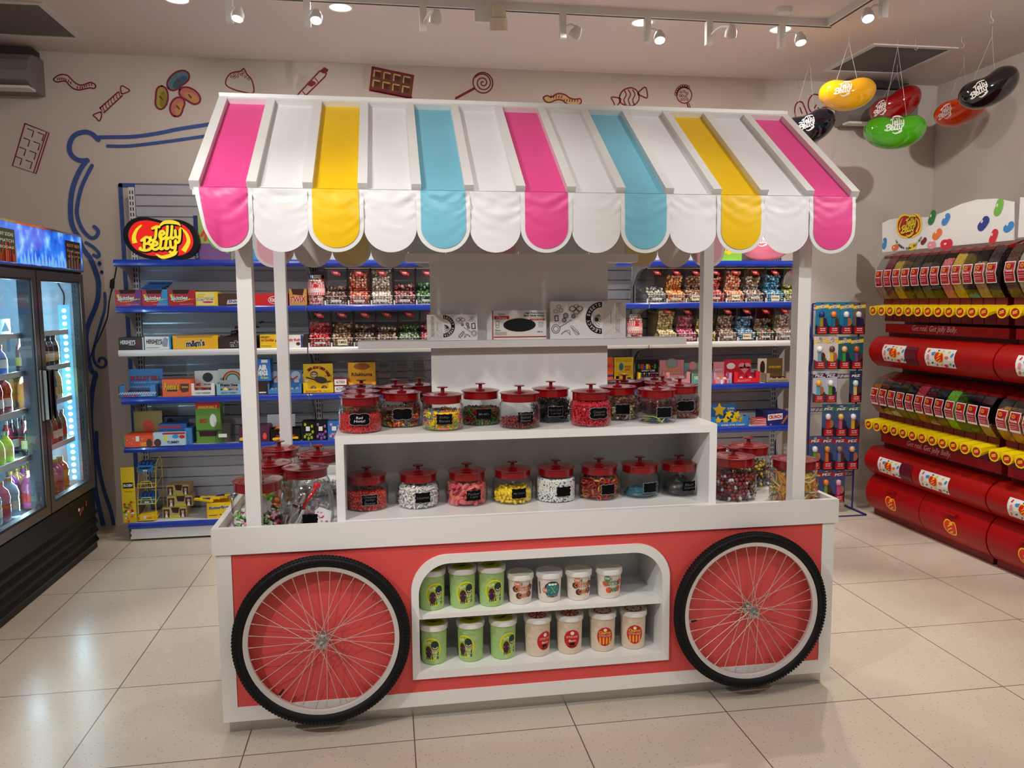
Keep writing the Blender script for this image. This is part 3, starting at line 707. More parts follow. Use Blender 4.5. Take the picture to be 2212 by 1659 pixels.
def laces(R, h, col, n, core=True):
    m = MB(); cc = M('lace core '+col.name, (20, 20, 20), .5) if False else col
    if core:
        m.lathe([(0, 0), (R*.8, 0), (R*.9, h*.3), (R*.75, h*.66), (R*.4, h*.9), (0, h*.94)], col, 24)
    for i in range(n):
        r0 = rng.uniform(.25, .8)*R; a0 = rng.uniform(0, 6); ox, oy = rng.uniform(-.14, .14, 2)*R
        p = []
        for k in range(14):
            a = a0+k*.5; r = r0*(1+.1*math.sin(3*a+i)); x, y = ox+r*math.cos(a), oy+r*math.sin(a); q = min(1, math.hypot(x, y)/R)
            if q > .93: x, y = x*.93/q, y*.93/q; q = .93
            p.append((x, y, .004+h*(1-q**2.2)*.98+rng.uniform(-.002, .003)))
        m.tube(p, .0022, col, 5)
    return m
for i, (x, nm, lab, tx_, tp, outl, h, s_, kd, cols, flab) in enumerate(lower):
    jar(x, .325, FZ, 1, 1, lab, tx_, CHF, (tp+.004, .052), 0, outl)
    if kd == 'lace': mm = laces(.08, h, cols[0], 26 if i == 6 else 46)
    else: mm = heap(.0845, h, s_, kd, cols)
    fill(x, .325, FZ, mm, nm, flab)
RT = 1.15
upper = [
 (.540, .245, 'red_hots', 'jar of small red ball candies labelled Red Hots, front left on the riser', ['Red', 'Hots!'], 0.0, 2, .064, .0052, 'ball', C((205, 22, 34), (190, 16, 28)), 'small shiny red ball candies in the Red Hots jar', 1),
 (.713, .365, 'chocolate_lentils', 'jar of colourful chocolate lentils, second from the left on the riser', None, .0, 2, .034, .0072, 'lentil', C((220, 30, 30), (30, 60, 170), (240, 200, 30), (240, 120, 20), (40, 140, 50), (70, 36, 20)), 'multicoloured chocolate lentils in a riser jar', 1),
 (.880, .236, 'fruit_shaped_candies', 'jar of bright rainbow fruit shaped candies on the riser', ['Silly', 'Banan'], 0.0, 1, .074, .0075, 'nana', C((250, 215, 30), (250, 90, 150), (20, 110, 190), (250, 130, 30), (90, 60, 150), (100, 190, 60)), 'bright rainbow fruit shaped candies in a riser jar', 0),
 (1.052, .355, 'red_green_chocolates', 'jar of red and green chocolate candies labelled M+M on the riser', ['M+M\'s'], 0.004, 1, .062, .0075, 'lentil', C((150, 16, 22), (20, 120, 40), (16, 100, 34), (130, 14, 18)), 'red and green candy coated chocolates in a riser jar', 0),
 (1.203, .228, 'baked_bean_candies', 'jar with a low layer of dark red candies labelled Boston Baked Beans', ['Boston', 'Baked', 'Beans'], .012, 1, .028, .0078, 'bean', C((120, 10, 20), (92, 8, 16), (140, 20, 24)), 'low layer of dark red peanut candies in a riser jar', 0),
 (1.368, .372, 'black_licorice_laces', 'jar packed with black licorice laces behind the low dark red one', ['Black Licor', 'Laces'], .004, 1, .088, .011, 'stick', C((14, 13, 14), (24, 22, 24)), 'black licorice laces packed to the top of a riser jar', 1),
 (1.512, .224, 'red_candy_rods', 'jar full of raspberry red candy rods at the centre right of the riser', ['Cinnamon', 'Jellies'], .014, 2, .098, .0075, 'rod', C((206, 22, 50), (190, 16, 42)), 'raspberry red candy rods filling a riser jar', 1),
 (1.675, .378, 'coated_nuts', 'jar of brown and cream coated nuts behind the raspberry red jar', None, .0, 1, .05, .009, 'bean', C((70, 44, 26), (190, 160, 110), (120, 84, 50), (220, 210, 190), (60, 70, 30)), 'brown and cream coated nuts in a riser jar', 1),
 (1.815, .248, 'sour_candy_strips', 'nearly empty jar with blue and yellow strips, front right on the riser', None, .004, 1, .016, 0, 'strip', C((30, 60, 130), (210, 190, 40), (20, 90, 90)), 'blue and yellow candy strips flat on a jar bottom', 1),
 (1.965, .37, 'dark_red_gummies', 'jar of dark red gummies at the right end of the riser front', None, .0, 2, .06, .012, 'bean', C((110, 14, 22), (80, 10, 18)), 'dark red gummies in the right end riser jar', 1)]
for (x, y, nm, lab, tx_, tp, pq, h, s_, kd, cols, flab, outl) in upper:
    jar(x, y, RT, 1, 1, lab, tx_, CHW if nm == 'red_hots' else CHF, (tp, .052 if pq == 1 else .06), 0, bool(outl), 1 if pq == 2 else 0, plq=pq)
    if kd == 'strip':
        mm = MB()
        for k in range(16):
            a = rng.uniform(0, PI); r = .06; w_ = .005; p0 = Vector((r*math.cos(a), r*math.sin(a), .004+k*.0009)); dd = Vector((math.sin(a), -math.cos(a), 0)); o_ = dd*rng.uniform(-.03, .03)
            mm.tube(catmull([tuple(p0*-1+o_), tuple(o_*1.2+dd*.008+Vector((0, 0, .004+k*.0009))), tuple(p0+o_)], 4), w_*.5, cols[k % 3], 4)
    else: mm = heap(.0845, h, s_, kd, cols)
    fill(x, y, RT, mm, nm, flab)
backj = [(.535, .62, 'red lidded jar at the back left corner of the riser', C((120, 70, 40), (60, 60, 30)), .05), (.538, .435, 'red lidded jar between the Red Hots jar and the back corner', C((150, 90, 40), (70, 90, 40), (170, 60, 40)), .07),
         (.69, .60, 'red lidded jar behind the colourful chocolate lentils', C((140, 100, 80), (180, 150, 130)), .04), (.80, .655, 'red lidded jar against the left edge of the centre panel', C((110, 20, 20), (140, 60, 30)), .08),
         (1.775, .60, 'red lidded jar just right of the centre panel at the back', C((120, 40, 40), (160, 120, 80)), .06), (1.945, .655, 'red lidded jar rearmost at the right of the riser', C((90, 40, 30), (140, 100, 60)), .06),
         (1.93, .500, 'red lidded jar between the rear one and the dark red gummies', C((150, 30, 40), (110, 20, 30)), .06)]
for k, (x, y, lab, cols, h) in enumerate(backj):
    jar(x, y, RT, 1, 1, lab, None, None, (0, .05), 0, plq=False, group='red lidded jars at the back of the riser')
    fill(x, y, RT, heap(.0845, h, .010, 'bean', cols), 'mixed_candies', 'mixed candies inside the '+lab, group=None)
# big jars on the tray
TZ = .79; GL = 'large glass jars standing on the tray'
big = [(.136, .165, 'large jar of pink, black and green candies with a paper sheet at front left', 1), (.326, .155, 'large open glass jar without a lid holding a metal scoop', 0), (.298, .385, 'large red lidded jar right behind the open jar', 1),
       (.133, .50, 'large red lidded jar behind the front left post, of orange slices', 1), (.128, .86, 'large red lidded jar rearmost at the left end of the tray', 1), (.325, .70, 'large red lidded jar rear right of the left group', 1),
       (2.185, .27, 'large jar of wrapped dark red sweets beside the riser on the right', 1), (2.42, .16, 'large jar of wax candy bottles behind the front right post', 1), (2.372, .51, 'large red lidded jar behind the dark red sweets and wax bottles', 1),
       (2.20, .80, 'large red lidded jar rearmost on the right of the tray', 1), (2.17, .535, 'large red lidded jar half hidden by the riser side on the right', 1)]
for (x, y, lab, ld) in big: jar(x, y, TZ, 1.16, 1.36, lab, None, None, (0, .05), 0, group=GL, lid=bool(ld), plq=False)
mx_ = C((30, 26, 28), (240, 170, 190), (200, 30, 60), (240, 238, 232), (120, 190, 90), (26, 22, 24), (230, 225, 215))
fill(.136, .165, TZ, heap(.098, .052, .0095, 'bean', mx_), 'licorice_pastels', 'pink black and green candies low in the front left jar')
m = MB(); pz = [(-.03, -.055, .03), (.05, -.02, .03), (.07, -.03, .10), (.045, -.02, .115), (.02, -.03, .125), (-.005, -.045, .105), (-.028, -.055, .075)]
m.add([(a, b_, c_) for a, b_, c_ in pz]+[(a+.001, b_+.003, c_) for a, b_, c_ in pz], [(0, 1, 2, 3, 4, 5, 6), (13, 12, 11, 10, 9, 8, 7)]+[(i, (i+1) % 7, 7+(i+1) % 7, 7+i) for i in range(7)], PAPER)
tag(m.build('paper_sheet', loc=(.120, .165, TZ)), 'torn white paper sheet tucked inside the front left jar', 'paper')
fill(.298, .385, TZ, heap(.098, .02, .01, 'bean', C((236, 170, 190), (240, 238, 236), (120, 160, 190))), 'pastel_candies', 'few pastel candies at the bottom of the jar behind the open one')
fill(.133, .50, TZ, heap(.098, .105, .017, 'lips', C((240, 130, 40), (245, 170, 50), (90, 160, 60), (236, 96, 80))), 'orange_slices', 'orange and green gummy slices in the jar behind the left post')
fill(.128, .86, TZ, heap(.098, .06, .012, 'bean', C((150, 110, 90), (190, 160, 140))), 'mixed_candies', 'candies in the rearmost jar at the left end of the tray')
fill(.325, .70, TZ, heap(.098, .03, .012, 'twist', C((230, 226, 224), (200, 205, 210))), 'wrapped_sweets', 'white wrapped sweets low in the rear jar of the left group')
fill(2.185, .27, TZ, heap(.098, .105, .0125, 'twist', C((112, 16, 28), (140, 24, 36), (200, 196, 200), (90, 12, 20), (150, 40, 50))), 'wrapped_sweets', 'dark red wrapped sweets in the jar beside the riser')
fill(2.42, .16, TZ, heap(.098, .135, .0155, 'stick', C((240, 190, 60), (238, 140, 70), (232, 110, 90), (90, 120, 140), (190, 200, 90), (240, 225, 190), (236, 170, 80))), 'wax_candy_bottles', 'pastel wax bottle candies in the right front jar')
fill(2.372, .51, TZ, heap(.098, .10, .013, 'twist', C((70, 50, 60), (220, 190, 60), (120, 100, 110))), 'wrapped_sweets', 'grey and yellow wrapped sweets behind the wax candy bottles')
fill(2.20, .80, TZ, heap(.098, .09, .013, 'bean', C((130, 60, 50), (90, 40, 36))), 'mixed_candies', 'brown candies in the rearmost right tray jar')
fill(2.17, .535, TZ, heap(.098, .09, .013, 'bean', C((150, 40, 40), (110, 30, 30))), 'mixed_candies', 'dark red candies in the half hidden jar at the riser side')
# scoop, red tongs, loose black label, pink patterned card in the open jar
t = thing('candy_scoop', 'small metal candy scoop inside the open glass jar', 'scoop', (.268, .120, TZ+.006))
m = MB(); m.T = Matrix.Rotation(.35, 4, 'Y')@Matrix.Scale(.9, 4)
vs = []; fs = []; N = 12
for i in range(8):
    z = .09*i/7; r = .032*(1-.06*(i == 0))
    for k in range(N+1): a = -2.3+4.6*k/N; vs.append((r*math.sin(a)*(1 if i else .8), -r*math.cos(a)*(1 if i else .8), z))
for i in range(7):
    for k in range(N): q = i*(N+1)+k; fs.append((q, q+1, q+N+2, q+N+1))
m.add(vs, fs, CHROME); m.add([vs[7*(N+1)+k] for k in range(N+1)], [tuple(range(N+1))], CHROME); m.build('scoop_bowl', t, smooth=.6)
m = MB(); m.T = Matrix.Rotation(.35, 4, 'Y')@Matrix.Scale(.9, 4); m.tube(catmull([(0, 0, .09), (.0, .0, .11), (.004, .004, .14), (0, .004, .155)], 4), [.004, .006, .008, .009, .009, .009, .0095, .010, .010, .010, .010, .009, .006], CHROME, 10); m.build('scoop_handle', t, smooth=.6)
t = thing('red_tongs', 'pair of red plastic tongs leaning in the open glass jar', 'tongs', (.30, .13, TZ+.01))
for dy in (0, .014):
    m = MB(); m.tube(catmull([(0.0, .005+dy, .03), (.022, .005+dy, .085), (.052, .008+dy*.5, .125), (.066, .01, .148)], 5), [.0075]*16, RED, 8); m.build('tong_arm', t, smooth=.8)
MB().lathe([(0, 0), (.013, .004), (.015, .014), (.010, .024), (0, .026)], RED, 16, c=(.066, .012, .138)).build('grip_end', t, smooth=.8)
m = MB(); m.T = FRONT(.345, .055, .838-.0); m.map = None; plaque(m, .058, .042, 0, False); m.rect(-.002, -.045, .002, -.015, -.001, BLACK)
tag(m.build('chalk_label', loc=(0, -.006, .0)), 'blank black scalloped label in front of the open jar', 'label')
m = MB(); m.T = FRONT(.375, .13, .797); m.tess([[(-.02, .0), (.04, 0), (.046, .05), (.0, .07), (-.018, .055)]], 0, PAPER)
for i in range(11): m.ell(rng.uniform(-.012, .035), rng.uniform(.006, .048), .0045, .0035, .0006, M('pink print', (244, 120, 160), .5), 10)
tag(m.build('patterned_card'), 'white card with pink hearts standing in the open jar', 'card')

# ================================================================== COTTON CANDY TUBS
TUBG = M('green floss', (170, 206, 130), .6, bump=.5, bscale=45); TUBW = M('white floss', (232, 222, 212), .6, bump=.4, bscale=45); TUBB = M('beige floss', (226, 208, 186), .6, bump=.45, bscale=45)
LDW = M('frosted lid', (228, 226, 220), .35); LIME = M('lime print', (160, 186, 30), .5); LIMY = M('yellow ring print', (222, 220, 40), .5); BRN = M('brown print', (120, 62, 34), .55); PURP = M('dark purple print', (60, 24, 50), .5); TEAL = M('teal print', (20, 120, 135), .5); DKG = M('dark teal print', (24, 48, 50), .5); GRN = M('green print', (60, 130, 80), .5); ORG = M('orange red print', (236, 84, 50), .5); CRM = M('cream print', (240, 225, 200), .5)
def ell_c(m, cx, cy, rx, ry, z, mt, n=24, k=5):
    vs = [(cx, cy, z)]; fs = []
    for j in range(1, k+1):
        for i in range(n): a = 2*PI*i/n; vs.append((cx+rx*j/k*math.cos(a), cy+ry*j/k*math.sin(a), z))
    for i in range(n): fs.append((0, 1+i, 1+(i+1) % n))
    for j in range(1, k):
        for i in range(n): a, b_ = 1+(j-1)*n+i, 1+(j-1)*n+(i+1) % n; fs.append((a, b_, b_+n, a+n))
    m.add(vs, fs, mt)
def tub(x, z, kind, turn, label):
    H = .165 if kind in ('g', 'b', 'c') else .125; rt, rb = (.0545, .048) if kind in ('g', 'b', 'c') else (.052, .044)
    body = {'g': TUBG, 'b': TUBB, 'c': TUBB}.get(kind, TUBW)
    t = thing('cotton_candy_tub', label, 'tub', (x, .085, z), 0, 'tubs of cotton candy in the cart niche')
    m = MB(); m.lathe([(0, .002), (rb-.004, 0), (rb, .003), (rb+.002, .01), (rt-.001, H-.02), (rt, H-.018)], body, 36); m.build('tub_body', t, smooth=.6)
    m = MB(); m.lathe([(rt, H-.024), (rt+.004, H-.022), (rt+.0045, H-.006), (rt+.003, H-.002), (rt-.002, H), (rt-.006, H-.003), (0, H-.003)], LDW, 36)
    if kind == 'g':
        m.ell(0, 0, .044, .044, H-.0022, LIMY, 30); m.ell(0, 0, .037, .037, H-.0018, LIME, 30); m.T = Matrix.Rotation(.3+turn, 4, 'Z'); m.ell(0, 0, .014, .009, H-.0014, BRN, 16)
        for q in (-1, 1): m.stroke([(0, 0), (q*.016, .008), (q*.02, -.004)], .003, H-.0012, PURP)
        m.stroke([(-.008, 0), (-.02, .018), (-.034, .016)], .003, H-.0012, BRN)
    elif kind in 'bc':
        m.ell(0, 0, .038, .038, H-.0022, RED, 30); m.T = Matrix.Rotation(turn, 4, 'Z')
        for i in range(9):
            a = 2*PI*i/9
            if kind == 'b': m.add([(0.006*math.cos(a), .006*math.sin(a), H-.0017), (.034*math.cos(a-.16), .034*math.sin(a-.16), H-.0017), (.034*math.cos(a+.16), .034*math.sin(a+.16), H-.0017)], [(0, 1, 2)], CRM)
            else: m.stroke([(.006*math.cos(a), .006*math.sin(a)), (.02*math.cos(a+.5), .02*math.sin(a+.5)), (.035*math.cos(a+1.3), .035*math.sin(a+1.3))], (lambda q: .003+.009*q*(1.05-q)*1.6), H-.0017, PAPER, cap=False)
    else: m.stroke([(-.03*math.cos(turn), -.03*math.sin(turn)), (.028*math.cos(turn), .028*math.sin(turn))], .0015, H-.0016, M('seam grey', (150, 140, 132), .6))
    m.build('tub_lid', t, smooth=.5)
    p = MB(); R0 = (rt+rb)/2+.0005; slope = (rt-rb)/H
    def f(v, R0=R0, turn=turn):
        a = v[:, 0]/R0+turn; r = R0+slope*(v[:, 1]-H/2)+.0012+v[:, 2]; return np.stack([r*np.sin(a), -r*np.cos(a), v[:, 1]], 1)
    p.map = f; c = .068
    if kind == 'g':
        ell_c(p, .0, c, .038, .048, 0, LIMY); ell_c(p, 0, c, .033, .042, .0005, LIME)
        ell_c(p, -.012, c-.012, .013, .025, .001, PURP); p.rect(-.022, c-.014, -.002, c-.008, .0016, M('pink stripe', (232, 130, 170), .5))
        for q in (-.019, -.012, -.005): p.stroke([(q, c-.012), (q-.001, c-.042)], .004, .0013, PURP)
        ell_c(p, .014, c+.017, .015, .019, .001, DKG); p.stroke([(.006, c+.008), (.014, c+.003), (.024, c+.009)], .003, .0015, PAPER); p.rect(.004, c-.008, .026, c+.0, .0014, M('pink stripe', (232, 130, 170), .5)); p.rect(.002, c-.042, .028, c-.012, .0012, DKG)
        p.text('SOUR', -.013, c+.026, .024, .011, .0018, PAPER, .03, rot=.35); p.text('PUFF', .014, c-.014, .022, .011, .002, M('mint print', (190, 230, 190), .5), .03); p.text('COTTON', .015, c-.027, .022, .006, .002, PAPER, .01); p.text('CANDY', .015, c-.036, .018, .006, .002, PAPER, .01)
    elif kind == 'b':
        ell_c(p, 0, c, .034, .040, 0, RED); ell_c(p, 0, c+.026, .008, .008, .0006, CRM, 14, 2); p.text('COTTON CANDY', 0, c+.010, .05, .009, .0008, CRM, 0); p.text('Bacon', 0, c-.006, .030, .010, .0008, CRM, .02, .2)
        ell_c(p, 0, c-.020, .012, .006, .0008, LOGK, 14, 3); p.stroke([(-.012, c-.020), (-.016, c-.018)], .003, .0009, LOGK)
        for q in (-.008, .008): p.stroke([(q, c-.022), (q, c-.029)], .003, .0009, LOGK)
        p.stroke([(-.018, c-.030), (0, c-.033), (.018, c-.030)], .002, .0008, LOGK)
    elif kind == 'c':
        ell_c(p, 0, c, .034, .041, 0, RED); ell_c(p, 0, c+.029, .007, .007, .0006, CRM, 14, 2); p.text('Churros', 0, c+.018, .05, .012, .001, LIMY, .02, .2); p.text('COTTON CANDY', 0, c+.004, .054, .009, .0008, CRM, 0)
        for q, r_ in ((-.018, .3), (-.006, .1), (.006, -.1), (.018, -.25)): p.stroke([(q*1.1, c-.03), (q-r_*.008, c-.006)], .0085, .001, M('churro orange', (240, 140, 40), .5)); p.stroke([(q*1.1, c-.028), (q-r_*.008, c-.008)], .003, .0014, M('churro light', (250, 190, 80), .5))
    elif kind in 'ho':
        a_, b_, d_ = (BRN, M('tan print', (206, 122, 72), .5), M('deep brown print', (82, 40, 26), .5)) if kind == 'h' else (GRN, ORG, PAPER)
        c = .055
        if kind == 'h':
            for q in range(3): p.ringp(-.008, c+.03, .03+q*.009, .032+q*.009, -.0004, M('pale swirl', (214, 204, 192), .5), 24, .2, 3.0)
        if kind == 'h': outl = d_
        else: outl = ORG
        p.rect(-.002, c+.026, .036, c+.039, .0, outl); p.text('HOT COCOA' if kind == 'h' else 'HOLIDAY FUN', .018, c+.0325, .032, .006, .0008, PAPER, .01)
        p.stroke([(-.026, c+.012), (.036, c+.016)], .027, .0002, outl); p.stroke([(-.012, c-.016), (.032, c-.012)], .027, .0002, outl)
        ell_c(p, -.018, c+.034, .0125, .0125, .0012, b_ if kind == 'h' else GRN, 18, 3); p.text('FUN', -.018, c+.035, .016, .009, .002, PAPER, .03)
        p.text('COTTON', .004, c+.013, .066, .021, .001, (b_ if kind == 'h' else GRN), .035); p.text('CANDY', .010, c-.014, .048, .021, .001, (b_ if kind == 'h' else GRN), .035)
    elif kind == 's':
        c = .058; ell_c(p, .012, c, .034, .034, 0, LOGK); ell_c(p, .012, c, .030, .030, .0004, TEAL); p.rect(-.014, c+.012, .036, c+.02, .0008, BRN)
        for q in range(3):
            a = PI*q/3; p.stroke([(.014+.016*math.cos(a), c-.002+.016*math.sin(a)), (.014-.016*math.cos(a), c-.002-.016*math.sin(a))], .0035, .001, LIME, smooth=False)
        for q in range(3): ell_c(p, .0+q*.012, c+.022, .006, .005, .0012, PAPER, 12, 2)
        ell_c(p, -.020, c-.004, .0115, .0115, .0012, M('tan print', (206, 122, 72), .5), 18, 3); p.text('FUN', -.020, c-.003, .015, .008, .002, PAPER, .03)
        p.text('COTTON CANDY', .014, c-.027, .05, .010, .0014, LOGK, .03); p.text('COTTON CANDY', .014, c-.027, .05, .010, .0010, PAPER, .09); p.stroke([(-.046, c+.026), (-.044, c-.02)], .006, .0008, BRN)
    p.build('print', t)
    return t
NT, NB = .442, .215
for x, kd, tn, lb in [(.813, 'g', .25, 'green sour cotton candy tub at the upper left corner of the niche'), (.938, 'g', .18, 'green sour cotton candy tub, second on the upper niche shelf'), (1.058, 'g', .12, 'green sour cotton candy tub next to the white tubs on the upper shelf'),
                      (1.178, 'h', -.02, 'white hot cocoa cotton candy tub touching the green tubs'), (1.300, 's', -.15, 'white tub with a teal mug picture and snowflake'), (1.425, 'h', .05, 'white hot cocoa cotton candy tub right of the teal mug tub'), (1.556, 'o', .0, 'white tub with green and orange Cotton Candy lettering')]:
    tub(x, NT, kd, tn, lb)
for x, kd, tn, lb in [(.818, 'g', -.25, 'green cotton candy tub at the lower left corner of the niche'), (.969, 'g', -.55, 'green cotton candy tub with its sticker turned left, lower shelf'), (1.104, 'g', .35, 'green cotton candy tub with its sticker turned right, lower shelf'),
                      (1.250, 'b', .45, 'beige cotton candy tub with a red bacon sticker turned right'), (1.387, 'b', .0, 'beige bacon cotton candy tub with a pig on the facing red sticker'), (1.530, 'c', -.05, 'churros cotton candy tub beside the bacon ones'), (1.664, 'c', -.15, 'churros cotton candy tub at the lower right of the niche')]:
    tub(x, NB, kd, tn, lb)

# ================================================================== ON THE CART'S MIDDLE SHELF
def printbox(name, label, cat, x0, x1, z0, z1, y, d, base, draw=None, group=None, rz=0.0, side=None, parent=None, open_top=False):
    """a printed carton; draw(m, w, h) prints on its front in a frame with the lower left corner at 0, 0"""
    w, h = x1-x0, z1-z0; m = MB(); m.T = Matrix.Translation((-w/2, 0, 0)); s_ = side or base
    m.add([(0, 0, 0), (w, 0, 0), (w, d, 0), (0, d, 0), (0, 0, h), (w, 0, h), (w, d, h), (0, d, h)], [(0, 1, 5, 4)], base)
    m.add([(0, 0, 0), (w, 0, 0), (w, d, 0), (0, d, 0), (0, 0, h), (w, 0, h), (w, d, h), (0, d, h)], [(0, 3, 2, 1), (1, 2, 6, 5), (2, 3, 7, 6), (3, 0, 4, 7)]+([] if open_top else [(4, 5, 6, 7)]), s_)
    if draw: m.T = Matrix.Translation((-w/2, 0, 0))@FRONT(0, 0, 0); draw(m, w, h)
    o_ = m.build(name); o_.location = ((x0+x1)/2, y, z0); o_.rotation_euler = (0, 0, rz)
    if parent: o_.parent = parent
    else: tag(o_, label, cat, group)
    return o_
SH = 1.508
LINE = M('line art ink', (50, 50, 52), .7)
def bagart(m, w, h, flip):
    X = (lambda x: x) if not flip else (lambda x: w-x)
    P = lambda L_: [(X(a*w), b_*h) for a, b_ in L_]
    # folded bottom of the bag at one end
    m.rect(min(X(0), X(.3*w)), 0, max(X(0), X(.3*w)), h, .0008, M('bag fold', (226, 224, 220), .6))
    m.stroke(P([(.02, .05), (.16, .3), (.3, .06)]), .0012, .0016, M('fold line', (190, 188, 184), .7), False)
    for i, s_ in enumerate(['If you can read this, your bag is empty.', 'Take it back to Legacy Sweets', '& fill it with great new stuff! :)']):
        m.text(s_, X(.085*w+i*.022*w), h*.55, h*.8, .0052, .002, LINE, 0, 0, -PI/2 if flip else PI/2)
    m.text('@legacysweets', X(.20*w), h*.55, h*.34, .0045, .002, LINE, 0, 0, -PI/2 if flip else PI/2)
    # round crest cut by the fold, with a plain swirl in place of a picture
    cx, cy, r = .33*w, h*.55, h*.43; a0, a1 = -PI/2-.05, PI/2+.05
    if flip: a0, a1 = PI/2-.05, 1.5*PI+.05
    m.ringp(X(cx), cy, r*.66, r, .0012, LOGK, 40, a0, a1)
    n = 7; wd = 'LEGACY SWEETS'
    for i, ch in enumerate(wd):
        if ch == ' ': continue
        a = (PI/2-.15)-(PI-.3)*i/12 if not flip else (1.5*PI-.15)-(PI-.3)*i/12
        m.text(ch, X(cx)+r*.83*math.cos(a), cy+r*.83*math.sin(a), r*.14, r*.2, .0018, PAPER, .02, 0, a-PI/2)
    for k in range(5):
        rr = r*(.12+.1*k); m.stroke([(X(cx+abs(rr*math.cos(t))*(1)), cy+rr*math.sin(t)*.9-.004*k) for t in [(-1.3+2.6*q/6) for q in range(7)]], .0016, .0016, LINE)
    m.ell(X(cx+r*.3), cy-r*.1, r*.13, r*.13, .002, LINE, 14)
    # sweets in outline
    S = lambda a, b_: (X(a*w), b_*h)
    for a, b_, rx in ((.62, .8, .045), (.66, .72, .04), (.71, .8, .045), (.66, .86, .035), (.89, .86, .03), (.86, .76, .03), (.93, .74, .03)):
        x, y = S(a, b_); m.ringp(x, y, rx*w*.82, rx*w, .0014, LINE, 18, 0, 2*PI, .8)
    for a, b_, r_ in ((.70, .60, .028), (.80, .62, .035), (.82, .50, .03)):
        x, y = S(a, b_); m.ringp(x, y, r_*w*.7, r_*w, .0014, LINE, 16); m.ringp(x, y, r_*w*.3, r_*w*.5, .0014, LINE, 12)
    x, y = S(.93, .27); m.ringp(x, y, .058*w*.88, .058*w, .0014, LINE, 22); m.ringp(x, y, .03*w, .036*w, .0014, LINE, 18)
    m.stroke([S(.73, .5), S(.875, .32)], .003, .0014, LINE, False); m.stroke([S(.745, .49), S(.88, .325)], .0012, .002, PAPER, False)
    x, y = S(.92, .55); m.plate([[(x-.008, y-.014), (x+.01, y-.012), (x+.008, y+.014), (x-.01, y+.012)], [(x-.005, y-.010), (x+.006, y-.009), (x+.005, y+.010), (x-.006, y+.009)]], .0014, .0015, LINE)
    for k in range(4): p0 = S(.64+.028*k, .15+.05*k); m.stroke([(p0[0]-.005, p0[1]+.006), (p0[0]+.004, p0[1]-.006)], .0016, .0014, LINE, False)
    m.stroke([S(.62, .12), S(.64, .2), S(.72, .36), S(.74, .34), S(.66, .1), S(.62, .12)], .0014, .0014, LINE, False)
    m.stroke([S(.74, .1), S(.80, .22), S(.86, .12), S(.76, .24), S(.74, .1)], .0014, .0014, LINE)
a = at(923, 737, 1, .44); b_ = at(1031, 681, 1, .44)
printbox('paper_bag', 'small stack of white sweet bags with a black crest, left on the shelf', 'paper bag', a.x, b_.x, SH+.001, b_.z+.004, .44, .018, PAPER, lambda m, w, h: bagart(m, w, h, False))
a = at(1189, 733, 1, .44); b_ = at(1352, 652, 1, .44)
printbox('paper_bag', 'large white sweet bags with a black crest, right of the glove box', 'paper bag', a.x, b_.x, SH+.001, b_.z+.004, .44, .022, PAPER, lambda m, w, h: bagart(m, w, h, True))
def gloveart(m, w, h):
    m.rect(0, .035, w, .043, .0006, RED) if False else m.rect(.006, h*.07, w, h*.11, .0006, RED)
    m.rect(.0, 0, .004, h, .0006, RED)
    m.ell(w*.5, h*.5, w*.3, h*.23, .0012, BLACK, 40)
    m.text('Sysco', w*.17, h*.87, w*.13, h*.09, .001, M('blue print', (30, 80, 170), .5), .01); m.rect(w*.035, h*.7, w*.31, h*.815, .0008, RED); m.text('Classic', w*.17, h*.755, w*.19, h*.08, .0014, PAPER, .01)
    m.text('High Performance', w*.78, h*.9, w*.35, h*.07, .001, INK, .02); m.text('Black Nitrile Gloves', w*.77, h*.82, w*.38, h*.07, .001, INK, .02); m.text('Guantes de Nitrilo de Alto Rendimiento Negros', w*.71, h*.745, w*.52, h*.025, .001, LINE)
    m.rect(w*.69, h*.65, w*.97, h*.71, .0008, RED); m.text('Latex Free', w*.83, h*.68, w*.2, h*.035, .0014, PAPER)
    for i, s_ in enumerate(['Medium', 'Size 100s', 'Powder Free', 'Nitrile', 'Disposable']): m.text(s_, w*.9, h*(.60-.045*i), w*.10, h*.025, .001, INK)
    m.text('Sysco', w*.10, h*.32, w*.10, h*.08, .001, INK, .01)
    for k in range(4): m.rect(w*.04, h*(.25-.03*k), w*.26, h*(.258-.03*k), .001, LINE)
    m.stroke([(w*.07, h*.42), (w*.06, h*.55), (w*.075, h*.63), (w*.1, h*.64), (w*.12, h*.56), (w*.115, h*.42), (w*.07, h*.42)], .0016, .001, LINE); m.text('M', w*.09, h*.5, w*.03, h*.05, .0014, LINE)
    m.text('100 ct', w*.88, h*.26, w*.1, h*.05, .001, INK, .02)
a = at(1064, 735, 1, .44); b_ = at(1180, 672, 1, .44)
printbox('glove_box', 'white box of black nitrile gloves standing between the two bags', 'glove box', a.x, b_.x, SH+.001, b_.z+.004, .44, .075, PAPER, gloveart)
